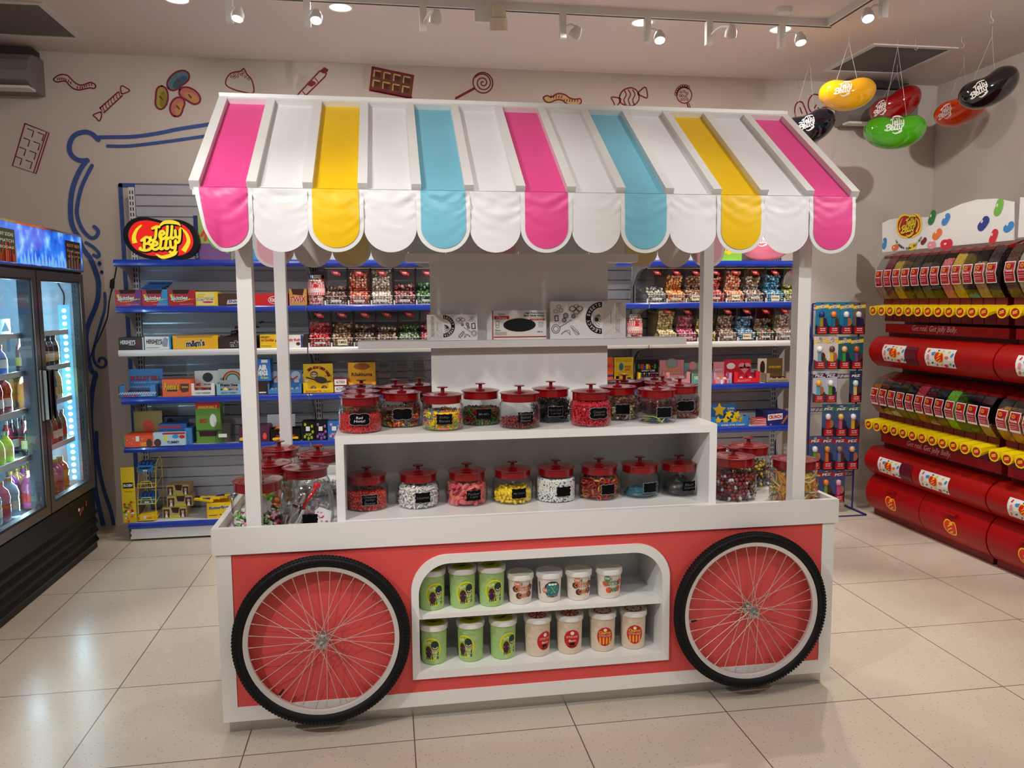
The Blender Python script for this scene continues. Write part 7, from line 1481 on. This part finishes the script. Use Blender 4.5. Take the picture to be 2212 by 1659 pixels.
for bi, (ya, yb) in enumerate(bays):
    t = thing('dispenser_stand', ['red jelly bean dispenser stand with rounded drawers, nearest the back corner', 'red jelly bean dispenser stand cut off by the right edge'][bi], 'display stand', (4.36, (ya+yb)/2, 0), 0, 'red dispenser stands')
    TT = Matrix.Translation((-4.36, -(ya+yb)/2, 0)); B_ = lambda: (lambda m: (setattr(m, 'T', TT.copy()), m)[1])(MB())
    m = B_(); m.box((4.62, ya, .0), (5.30, yb, 2.02), RDK); m.box((4.60, ya+.02, .84), (4.62, yb-.02, 1.12), DKP); m.box((4.60, ya+.02, 1.68), (4.62, yb-.02, 2.02), DKP); m.box((4.42, ya+.01, .0), (4.62, yb-.01, .05), RDK); m.build('back_cabinet', t)
    ym = (ya+yb)/2
    for (q0, q1) in ((ym+.004, yb), (ya, ym-.004)):
        m = B_(); bulge(m, q0, q1, .045, .318, 4.345, .07, RD, back=4.7); dr = m.build('drawer', t, smooth=.5)
        m = B_(); m.map = bmap(4.345, .07, .045, .318, .002); mini_logo(m, .062, 0, -(q0+q1)/2, .16, 1.35); m.build('drawer_logo', dr)
        m = B_(); m.box((4.335, (q0+q1)/2-.05, .246), (4.37, (q0+q1)/2+.05, .258), RD); m.build('handle', dr)
    for ri, (z0, z1) in enumerate(((.325, .545), (1.172, 1.400))):
        m = B_(); bulge(m, ya, yb, z0, z1, 4.325, .08, RD, back=4.62); dm = m.build('curved_bin', t, smooth=.5)
        m = B_(); m.map = bmap(4.325, .08, z0, z1, .002)
        cardprint(m, yb-.43, yb-.17, z0+.05, z1-.055); m.build('picture_card', dm)
        m = B_(); m.map = bmap(4.325, .08, z0, z1, .002); cardprint(m, ya+.33, ya+.62, z0+.05, z1-.055); m.build('picture_card', dm)
        m = B_(); m.map = bmap(4.325, .08, z0, z1, .004)
        for j in range(6): m.rect(-(yb-.43)+.0, z0+.04+j*.022, -(yb-.56), z0+.062+j*.022, 0, M('wine recess', (96, 10, 30), .25))
        m.build('scoop_recess', dm)
        z2 = z1+.03 if ri else z1+.035; m = B_(); xs_ = 4.44
        m.box((xs_, ya+.01, z2), (xs_+.05, yb-.03, z2+.065), RD); m.box((xs_+.05, ya, z1-.0), (4.62, yb, z2+.05), RDK); m.T = m.T@Matrix.Translation((xs_-.001, 0, 0))@LOC
        m.text('Get real. Get Jelly Belly.', -(ym+.06), z2+.036, .46, .05, .0, M('script white', (222, 212, 212), .5), -.004, .35); m.build('slogan_rail', t)
    # header board
    z0h = 2.045; m = B_(); m.T = m.T@Matrix.Translation((4.44, 0, 0))@LOC
    if bi == 0:
        PXL = [(1906, 545), (1906, 482), (1922, 474), (1936, 472), (1950, 470), (2010, 469), (2040, 457), (2075, 441), (2110, 431), (2150, 429), (2188, 436), (2188, 519)]
        pts = [(-at(x, y, 0, 4.44).y, at(x, y, 0, 4.44).z) for x, y in PXL]
    else: pts = [(-yb, z0h), (-yb, z0h+.24), (-yb+.3, z0h+.20), (-ya-.3, z0h+.33), (-ya, z0h+.3), (-ya, z0h)]
    m.plate([pts], -.012, 0, PAPER); hd = m.build('header_board', t)
    m = B_(); m.T = m.T@Matrix.Translation((4.438, 0, 0))@LOC; lo = lambda x, y: (-at(x, y, 0, 4.44).y, at(x, y, 0, 4.44).z)
    if bi == 0:
        c0 = lo(1964, 487); logo(m, .145, .001, c0[0], c0[1], LOGY, M('crimson print', (176, 24, 20), .4), LOGY, 1.05, .075)
        m.arc_text('THE ORIGINAL GOURMET JELLY BEAN', c0[0], c0[1]+.02, .185, .017, -PI/2, 1.75, .001, LINE, .02, True); m.build('header_logo', hd); m = B_(); m.T = m.T@Matrix.Translation((4.438, 0, 0))@LOC
        for x, y, ci, s_, ro in [(2014, 470, 4, .055, 1.2), (2044, 474, 1, .048, .9), (2025, 506, 2, .052, .6), (2158, 448, 7, .055, 1.3), (2125, 483, 5, .056, .8), (2147, 511, 0, .05, 1.2), (1911, 526, 1, .045, 1.5), (1934, 538, 2, .04, .2), (1971, 536, 3, .045, .2), (2013, 533, 6, .045, .1), (2045, 531, 0, .06, .1), (1996, 521, 8, .034, .7), (2180, 490, 1, .045, .5)]:
            q = lo(x, y); beanp(m, q[0], q[1]+(.012 if y > 530 else 0), s_, ro, BM[ci], .001); m.ell(q[0]-.012, q[1]+.014, s_*.22, s_*.12, .0016, M('print glint', (240, 236, 232), .4), 10, rot=ro)
    else:
        for k in range(5): beanp(m, -yb+.1+.22*k, z0h+.1+.03*(k % 2), .055, .5*k, BM[k], .001)
    m.build('header_print', hd)
    m = B_(); m.box((4.43, ya-.012, 2.03), (4.455, ya+.004, 2.27), ACR) if bi == 0 else m.box((4.43, ya, 2.03), (4.455, ya+.01, 2.27), ACR); m.build('board_bracket', t)
    n = 12; pitch = (yb-ya-.03)/n
    for row in (0, 1):
        zt, zb = ((2.015, 1.685) if row == 0 else (1.095, .812))
        for i in range(n if bi == 0 else 3):
            yc = yb-.02-pitch*(i+.5)
            key = row if bi == 0 else 2+row
            nm = (names0 if row == 0 else names1)[i] if bi == 0 else namesB[key][i]
            silo(bi, i, row, yc, zt, zb, SIL[key][i], LVT[key][i], '%s jelly bean dispenser in the %s row of the %s stand' % (nm, 'upper' if row == 0 else 'lower', 'left red' if bi == 0 else 'right edge'))

# ================================================================== RACK OF CARDED DISPENSERS
RKY = 2.65; BW_ = M('blue wire', (26, 36, 110), .35)
rp = lambda x, y, yy=RKY: at(x, y, 1, yy)
xa, xb = rp(1760, 655).x, rp(1862, 655).x
t = thing('wire_rack', 'blue wire floor rack full of carded candy dispensers', 'rack', ((xa+xb)/2, RKY, 0)); T0r = Matrix.Translation((-(xa+xb)/2, -RKY, 0))
m = MB(); m.T = T0r
for x in (xa, xb): m.tube([(x, RKY+.03, 0.012), (x, RKY+.03, 1.65)], .007, BW_, 6); m.tube([(x, RKY-.16, .008), (x, RKY+.13, .008)], .008, BW_, 6)
m.tube([(xa, RKY-.16, .008), (xb, RKY-.16, .008)], .005, BW_, 5); m.tube([(xa, RKY+.03, 1.65), (xb, RKY+.03, 1.65)], .006, BW_, 5); m.build('rack_frame', t)
ROWS = [(652.6, 721.6), (727, 796.5), (801, 868), (872.6, 941), (941, 1012.6), (1013.5, 1083)]
for k, (a, b_) in enumerate(ROWS):
    z = rp(1810, a).z-.03; m = MB(); m.T = T0r; m.tube([(xa, RKY+.025, z), (xb, RKY+.025, z)], .003, BW_, 5); m.tube([(xa, RKY+.025, z-.03), (xb, RKY+.025, z-.03)], .003, BW_, 5)
    for j in range(4): x = xa+(xb-xa)*(j+.5)/4; m.tube([(x-.015, RKY+.02, z-.03), (x-.015, RKY-.02, z+.006), (x+.015, RKY-.02, z+.006), (x+.015, RKY+.02, z-.03)], .0025, BW_, 5)
    m.build('rack_rung', t)
CB1, CB2, CB3, CB4, CB5 = (34, 120, 160), (214, 208, 206), (24, 92, 96), (186, 196, 216), (60, 84, 130)
CARDS = [(0, 1758.6, 1785, CB1, (150, 140, 40), (20, 50, 120), 'olive stem and dark blue head'), (0, 1785, 1811, CB1, (30, 110, 140), (236, 120, 50), 'teal stem and orange head'), (0, 1811, 1838, CB1, (30, 100, 140), (226, 226, 230), 'teal stem and white head'), (0, 1838, 1865, (110, 92, 86), (30, 24, 70), (226, 220, 216), 'navy stem on a brown card'),
         (1, 1754.6, 1781, CB2, (110, 160, 190), (236, 232, 232), 'pale blue stem and white head'), (1, 1781, 1807.5, CB2, (226, 190, 50), (90, 56, 50), 'yellow stem and brown head'), (1, 1807.6, 1833, CB3, (60, 150, 60), (220, 170, 130), 'green stem and beige head'), (1, 1834, 1860, CB3, (110, 70, 130), (190, 90, 40), 'violet stem and rust head'),
         (2, 1752.6, 1778, CB4, (90, 170, 190), (236, 170, 30), 'light blue stem and yellow head'), (2, 1778.5, 1804, CB4, (90, 160, 40), (232, 230, 230), 'grass green stem and white head'), (2, 1831.5, 1857, (30, 60, 90), (220, 190, 130), (200, 216, 220), 'cream stem on a navy card'),
         (3, 1773, 1799, CB5, (200, 40, 46), (226, 220, 220), 'red stem and white red head'), (3, 1799.5, 1826, CB5, (214, 90, 130), (226, 190, 90), 'pink stem and yellow head'), (3, 1826.6, 1853.5, CB5, (226, 180, 50), (230, 230, 236), 'amber stem and white blue head'),
         (4, 1744, 1770, CB5, (110, 160, 50), (226, 232, 236), 'lime stem and white head'), (4, 1771, 1796.6, CB5, (226, 110, 40), (214, 140, 60), 'orange stem and tan head'), (4, 1797, 1823, CB5, (120, 120, 170), (150, 110, 90), 'lilac stem and brown head'), (4, 1824, 1851, CB5, (40, 60, 110), (226, 180, 140), 'navy stem and peach head'),
         (5, 1741, 1766.5, CB5, (226, 130, 40), (236, 150, 60), 'orange head at the lowest left'), (5, 1768, 1794.5, CB5, (110, 160, 50), (236, 130, 40), 'green stem and orange head'), (5, 1795, 1820.5, CB5, (214, 80, 150), (230, 170, 190), 'magenta stem and pink head')]
RN = ['top', 'second', 'third', 'fourth', 'fifth', 'lowest']
for k, (r_, x0, x1, bgc, stc, hdc, ds) in enumerate(CARDS):
    p0, p1 = rp(x0, ROWS[r_][0]), rp(x1, ROWS[r_][1]); w, h = p1.x-p0.x-.004, p0.z-p1.z; t = thing('carded_dispenser', 'carded candy dispenser with %s, %s row of the rack' % (ds, RN[r_]), 'candy dispenser', (p0.x+w/2+.002, RKY-.024+.003*(k % 2), p1.z), 0, 'carded candy dispensers on the blue rack')
    m = MB(); m.T = Matrix.Translation((-w/2, 0, 0))@FRONT(0, 0, 0); cb = M('card %d %d %d' % bgc, bgc, .3, coat=.4); dk = M('card dark %d' % bgc[0], tuple(v//3 for v in bgc), .4)
    m.plate([[(0, 0), (w, 0), (w, h), (0, h)], [(w*.36, h*.90), (w*.64, h*.90), (w*.6, h*.96), (w*.4, h*.96)]], -.0015, 0, cb); m.tess([[(w*.0, h*.0), (w, 0), (w, h*.35), (w*.5, h*.2), (0, h*.3)]], .0004, dk); m.ell(w*.72, h*.38, w*.2, h*.13, .0008, M('card figure %d' % (k % 3), [(40, 36, 80), (90, 50, 40), (190, 120, 80)][k % 3], .5), 16)
    m.tess([[(0, h*.78), (w, h*.82), (w, h*.93), (0, h*.88)]], .0006, YEL if r_ < 2 else (M('plum card', (84, 24, 66), .45) if r_ == 2 else (RED if r_ > 3 else GRN)))
    m.text('PEZ', w*.5, h*.85, w*.72, h*.09, .0012, LOGK, .09, .15, .05); m.text('PEZ', w*.5, h*.85, w*.7, h*.075, .0018, PAPER, .03, .15, .05); m.build('card', t)
    m = MB(); m.box((-.011-w*.08, -.016, h*.24), (.011-w*.08, -.003, h*.56), M('stem %d %d %d' % stc, stc, .35)); m.build('dispenser_stem', t)
    m = MB(); m.T = Matrix.Translation((-w*.08, -.013, h*.62)); m.lathe([(0, -.022), (.017, -.02), (.021, 0), (.016, .018), (0, .024)], M('head %d %d %d' % hdc, hdc, .35), 14); m.build('dispenser_head', t, smooth=True)
    m = MB(); m.box((-w*.34, -.016, h*.03), (w*.32, -.002, h*.23), M('refill red', (180, 24, 44), .3, coat=.5)); m.T = FRONT(0, -.0165, 0)
    for j in range(2): m.text('PEZ PEZ', 0, h*(.18-.06*j), w*.4, h*.03, .0004, PAPER, .03)
    m.rect(-w*.32, h*.035, w*.3, h*.07, .0004, ORG); m.build('refill_pack', t)

# ================================================================== WALL PICTURES
WY = YB-.001; WT = frame((0, WY, 0), (1, 0, 0), (0, 0, 1)); PXM = .0038
def wp(pts, ox=0, oy=0, s=1): return [(lambda p: (p.x, p.z))(at(ox+x*s, oy+y*s, 1, WY)) for x, y in pts]
MAR = M('maroon wall line', (132, 16, 48), .6); NAV = M('navy blue wall paint', (62, 88, 158), .6)
S1 = .33759
def wall_art(name, label, cat, fn, group='candy drawings on the back wall'):
    m = MB(); m.T = WT.copy(); fn(m); return tag(m.build(name), label, cat, group)
def outl(m, pts, w=3, col=MAR, ox=0, oy=0, s=1, closed_=True, z=.001, smooth=True):
    P = wp(pts, ox, oy, s)
    if closed_: P = (closed(P, 4)+[closed(P, 4)[0]]) if smooth else P+[P[0]]
    elif smooth: P = catmull(P, 4)
    m.stroke(P, w*PXM, z, col, False)
def fillp(m, pts, col, ox=0, oy=0, s=1, z=.0004, smooth=True):
    P = wp(pts, ox, oy, s); m.tess([closed(P, 4) if smooth else P], z, col)
q = .18083
def worm(m):
    outl(m, [(640, 950), (690, 905), (750, 890), (810, 905), (850, 945), (900, 990), (960, 1018), (1020, 1005), (1080, 985), (1130, 1005), (1143, 1040), (1120, 1058), (1080, 1050), (1020, 1060), (950, 1075), (880, 1060), (830, 1020), (790, 975), (740, 970), (680, 980)], 2.6, MAR, 0, 0, q)
    for x, y in ((690, 945), (715, 940), (740, 940), (765, 945), (788, 955), (820, 968), (845, 990), (925, 1045), (958, 1048), (985, 1045), (1010, 1032), (1035, 1022), (1065, 1015), (1095, 1010)): outl(m, [(x, y-10), (x, y+10)], 2, MAR, 0, 0, q, False, smooth=False)
wall_art('gummy_worm_drawing', 'outlined gummy worm drawing nearest the grey air unit', 'wall drawing', worm)
def wrapc(m):
    outl(m, [(1195, 1290), (1410, 1100), (1465, 1140), (1240, 1350)], 2.4, MAR, 0, 0, q, smooth=False); outl(m, [(1455, 1118), (1440, 1060), (1455, 1025), (1500, 1045), (1550, 1082), (1500, 1110)], 2.4, MAR, 0, 0, q); outl(m, [(1205, 1340), (1115, 1375), (1150, 1410), (1185, 1445), (1210, 1400)], 2.4, MAR, 0, 0, q)
    for k in range(7): x, y = 1235+32*k, 1262-28*k; outl(m, [(x-5, y), (x, y+40), (x+22, y+68)], 1.6, MAR, 0, 0, q, False)
wall_art('wrapped_candy_drawing', 'outlined long wrapped candy drawing with twisted ends', 'wall drawing', wrapc)
def cbar(m):
    outl(m, [(54, 267), (106, 287), (78, 375), (27, 358)], 2.4, smooth=False); outl(m, [(101, 285), (73, 372)], 2, closed_=False, smooth=False)
    for r_ in range(4):
        for c_ in range(2): x, y = 60+22*c_-8.5*r_, 281+8*c_+20*r_; outl(m, [(x, y-3), (x+13, y+2), (x+9, y+15)], 2, closed_=False, smooth=False)
wall_art('chocolate_bar_drawing', 'outlined tilted chocolate bar drawing at the far left of the wall', 'wall drawing', cbar)
def bshape(cx, cy, a, b_, rot, dent=.25): return [(cx+(a*math.cos(t_)*math.cos(rot)-b_*math.sin(t_)*(1-(dent*math.exp(-((t_-PI/2)/.6)**2)))*math.sin(rot)), cy-(a*math.cos(t_)*math.sin(rot)+b_*math.sin(t_)*(1-(dent*math.exp(-((t_-PI/2)/.6)**2)))*math.cos(rot))) for t_ in [2*PI*i/16 for i in range(16)]]
def beans4(m):
    for i, (cx, cy, a, b_, ro, col, c2) in enumerate([(385, 174, 27, 17.5, 3.8, (96, 130, 146), (60, 100, 120)), (348, 211, 25, 15, 1.5, (176, 160, 70), (140, 130, 40)), (384, 231, 21, 16, -1.9, (204, 120, 110), (206, 150, 90)), (410, 207, 25, 15.5, 2.6, (204, 116, 118), (206, 150, 90))]):
        fillp(m, bshape(cx, cy, a, b_, ro), M('wall tint %d' % i, col, .7), z=.0008*i+.0004); fillp(m, bshape(cx+4, cy+4, a*.7, b_*.55, ro), M('wall tint b%d' % i, c2, .7), z=.0008*i+.0006); outl(m, bshape(cx, cy, a, b_, ro), 3.4, z=.0008*i+.0009); outl(m, [(cx-2, cy-2), (cx+3, cy+4)], 3, closed_=False, smooth=False, z=.0008*i+.001)
wall_art('jelly_beans_drawing', 'coloured drawing of four jelly beans in blue, olive and pink', 'wall drawing', beans4)
def kiss(m):
    outl(m, [(1560, 440), (1580, 475), (1610, 510), (1625, 570), (1615, 598), (1560, 590), (1490, 570), (1448, 545), (1447, 510), (1470, 475), (1500, 462), (1540, 455)], 2.6, MAR, 0, 0, S1)
    for x, y in ((1500, 478), (1520, 490), (1545, 478), (1570, 490), (1525, 470), (1590, 505), (1480, 490), (1555, 465), (1500, 495)): P = wp([(x, y)], 0, 0, S1)[0]; m.ringp(P[0], P[1], .006, .010, .001, MAR, 10)
wall_art('chocolate_drop_drawing', 'outlined chocolate drop with sprinkles just above the canopy corner', 'wall drawing', kiss)
def cstick(m):
    outl(m, [(1897, 615), (2045, 455), (2075, 447), (2088, 470), (2080, 490), (1950, 618)], 2.8, MAR, 0, 0, S1, smooth=False)
    for k in range(4): x, y = 1925+40*k, 585-42*k; P = wp([(x, y), (x+28, y-30), (x+52, y-2), (x+24, y+28)], 0, 0, S1); m.tess([[P[0], P[1], ((P[1][0]+P[2][0])/2+.02, (P[1][1]+P[2][1])/2), P[2], ((P[3][0]+P[2][0])/2-.01, (P[3][1]+P[2][1])/2)]], .0008, MAR) if k % 2 else outl(m, [(x+12, y), (x+30, y+24)], 2, MAR, 0, 0, S1, False, smooth=False)
wall_art('candy_stick_drawing', 'maroon striped candy stick drawing left of the chocolate bar', 'wall drawing', cstick)
def cbar2(m):
    B0 = [(192, 430), (455, 485), (437, 630), (173, 578)]; fillp(m, B0, M('wall chocolate', (120, 68, 44), .7), 740, 0, S1, smooth=False); outl(m, B0, 3.6, MAR, 740, 0, S1, smooth=False); outl(m, [(176, 570), (438, 622)], 5, MAR, 740, 0, S1, False, smooth=False)
    for r_ in range(2):
        for c_ in range(4):
            x, y = 200+63*c_-6*r_, 448+13*c_+62*r_; fillp(m, [(x+6, y+6), (x+44, y+14), (x+40, y+48), (x+2, y+40)], M('wall chocolate dark', (86, 46, 30), .7), 740, 0, S1, .0008, False)
            outl(m, [(x, y+40), (x+4, y+2), (x+42, y+10)], 3.2, M('wall cream', (214, 184, 120), .7), 740, 0, S1, False, smooth=False, z=.0012)
wall_art('chocolate_bar_drawing', 'solid brown chocolate bar drawing above the canopy ridge', 'wall drawing', cbar2)
def lolli(m):
    c0 = wp([(898, 530)], 740, 0, S1)[0]; R_ = 64*S1*PXM; m.ringp(c0[0], c0[1], R_-.010, R_, .001, MAR, 36)
    m.stroke([(c0[0]+R_*.85*(k/36)*math.cos(k*.42), c0[1]+R_*.85*(k/36)*math.sin(k*.42)) for k in range(3, 37)], .009, .001, MAR); outl(m, [(842, 566), (726, 629)], 5, MAR, 740, 0, S1, False, smooth=False)
wall_art('lollipop_drawing', 'maroon spiral lollipop drawing above the canopy', 'wall drawing', lolli)
def worm2(m):
    P = [(1285, 625), (1310, 612), (1335, 622), (1375, 600), (1420, 605), (1455, 628), (1490, 635), (1520, 632), (1527, 655), (1500, 675), (1460, 678), (1430, 660), (1400, 640), (1365, 640), (1330, 655), (1300, 650)]
    fillp(m, P, M('wall cream', (214, 184, 120), .7), 740, 0, S1); outl(m, P, 3, MAR, 740, 0, S1)
    for k in range(11): x = 1335+17*k; y = 620+ (0 if k < 5 else 24); outl(m, [(x, y-8), (x-3, y+6)], 2, MAR, 740, 0, S1, False, smooth=False)
wall_art('gummy_worm_drawing', 'cream and maroon gummy worm drawing above the right blue stripe', 'wall drawing', worm2)
def twistc(m):
    outl(m, [(1775, 610), (1800, 575), (1850, 562), (1890, 590), (1895, 640), (1860, 675), (1810, 675), (1775, 650)], 2.8, MAR, 740, 0, S1)
    outl(m, [(1890, 600), (1910, 575), (1940, 560), (1950, 625), (1915, 615)], 2.8, MAR, 740, 0, S1); outl(m, [(1775, 630), (1720, 622), (1735, 655), (1748, 685), (1775, 650)], 2.8, MAR, 740, 0, S1)
    for k in range(3): outl(m, [(1800+28*k, 575), (1815+28*k, 605), (1800+28*k, 640), (1812+28*k, 672)], 2.6, MAR, 740, 0, S1, False)
wall_art('twist_candy_drawing', 'outlined round twist wrapped candy drawing with wavy stripes', 'wall drawing', twistc)
def cpop(m):
    c0 = wp([(1045, 70)], 1100, 180, .36166)[0]; R_ = 50*.36166*PXM; m.ringp(c0[0], c0[1], R_-.009, R_, .001, MAR, 30)
    for k in range(8): a = PI*.35+k*.28; m.ringp(c0[0]+R_*math.cos(a), c0[1]+R_*math.sin(a), .010, .016, .001, MAR, 10)
    for a, b_ in ((-.4, .3), (0, .4), (.35, .2), (-.2, -.1), (.2, -.15), (-.5, -.1), (0, -.5), (.4, -.5), (-.35, -.55)): m.ringp(c0[0]+R_*a, c0[1]+R_*b_, .006, .011, .001, MAR, 10)
    outl(m, [(1062, 120), (1075, 160)], 3, MAR, 1100, 180, .36166, False, smooth=False); outl(m, [(1072, 118), (1086, 160)], 2, MAR, 1100, 180, .36166, False, smooth=False)
wall_art('cake_pop_drawing', 'outlined round cake pop drawing above the right part of the canopy', 'wall drawing', cpop)
def beans2(m):
    outl(m, [(705, 745), (702, 690), (720, 655), (748, 655), (765, 690), (780, 730), (770, 760)], 3, MAR, 1480, 0, .3375, False); outl(m, [(735, 690), (748, 725)], 3, MAR, 1480, 0, .3375, False, smooth=False)
    outl(m, [(850, 608), (820, 605), (792, 640), (790, 690), (815, 725), (845, 720), (880, 690), (905, 690)], 3, MAR, 1480, 0, .3375, False); outl(m, [(850, 690), (880, 720), (915, 730), (926, 750)], 3, MAR, 1480, 0, .3375, False); outl(m, [(838, 672), (828, 692)], 3, MAR, 1480, 0, .3375, False, smooth=False)
wall_art('jelly_beans_drawing', 'maroon outlined jelly beans drawing behind the navy hanging bean', 'wall drawing', beans2)
def cabinet(m):
    cnt = [0]
    def B(pts, w, ox=0, oy=0, s=1): cnt[0] += 1; m.stroke(wp(pts, ox, oy, s), w*PXM, .0035+.0002*cnt[0], NAV, True, True, .003)
    B([(630, 895), (590, 858), (540, 845), (480, 865), (450, 910), (445, 960), (465, 1000), (505, 1025), (560, 1028)], 9, 0, 0, S1)
    B([(610, 880), (700, 878), (850, 875), (1000, 855), (1150, 825), (1340, 795), (1700, 730)], 7, 0, 0, S1); B([(690, 935), (820, 935), (1000, 915), (1150, 895), (1310, 872), (1600, 830)], 6, 0, 0, S1)
    B([(188, 346), (172, 370), (158, 405), (153, 440), (154, 475), (160, 495), (170, 512), (178, 535), (194, 556), (205, 580), (213, 608), (213, 635), (208, 660), (197, 686), (190, 705), (186, 728), (188, 755), (191, 775), (198, 800), (207, 808), (204, 822), (199, 850), (196, 900), (199, 950), (203, 1010), (206, 1055), (214, 1095), (223, 1133)], 9)
    B([(590, 1060), (530, 1180), (500, 1290), (495, 1380), (530, 1470), (580, 1520), (615, 1515), (630, 1480), (605, 1450)], 7, 0, 0, S1)
    B([(186, 524), (202, 534), (214, 547), (212, 555), (203, 551)], 6); B([(215, 567), (216, 571)], 6); B([(220, 586), (221, 589)], 5)
    B([(227, 633), (228, 652), (226, 672), (220, 692), (214, 712), (205, 745), (202, 770), (208, 787), (219, 794), (229, 788), (227, 776), (217, 774), (214, 781)], 5)
    B([(209, 934), (210, 975), (216, 1020), (226, 1062), (240, 1104), (246, 1134)], 7)
    a = at(260, 400, 1, WY); b_ = at(425, 403, 1, WY); m.stroke([(a.x, .3), (a.x, a.z)], 8*PXM, .0035, NAV, False); m.stroke([(a.x, a.z), (b_.x+2.5, a.z)], 8*PXM, .0035, NAV, False)
def cabinet2(m):
    B = lambda pts, w: m.stroke(wp(pts), w*PXM, .0035, NAV, True, True, .003)
    a = at(260, 400, 1, WY); a2 = at(1676, 850, 1, WY); m.stroke([(a2.x, .3), (a2.x, a.z)], 7*PXM, .0035, NAV, False)
    B([(1716, 552), (1722, 570), (1712, 588)], 7); B([(1746, 700), (1753, 735), (1754, 765), (1748, 800)], 7)
wall_art('cabinet_outline_drawing', 'large blue painted scroll outline of a cabinet around the left shelves', 'wall drawing', cabinet, None)
wall_art('cabinet_outline_drawing', 'blue painted line of the cabinet drawing at the right end of the shelves', 'wall drawing', cabinet2, None)
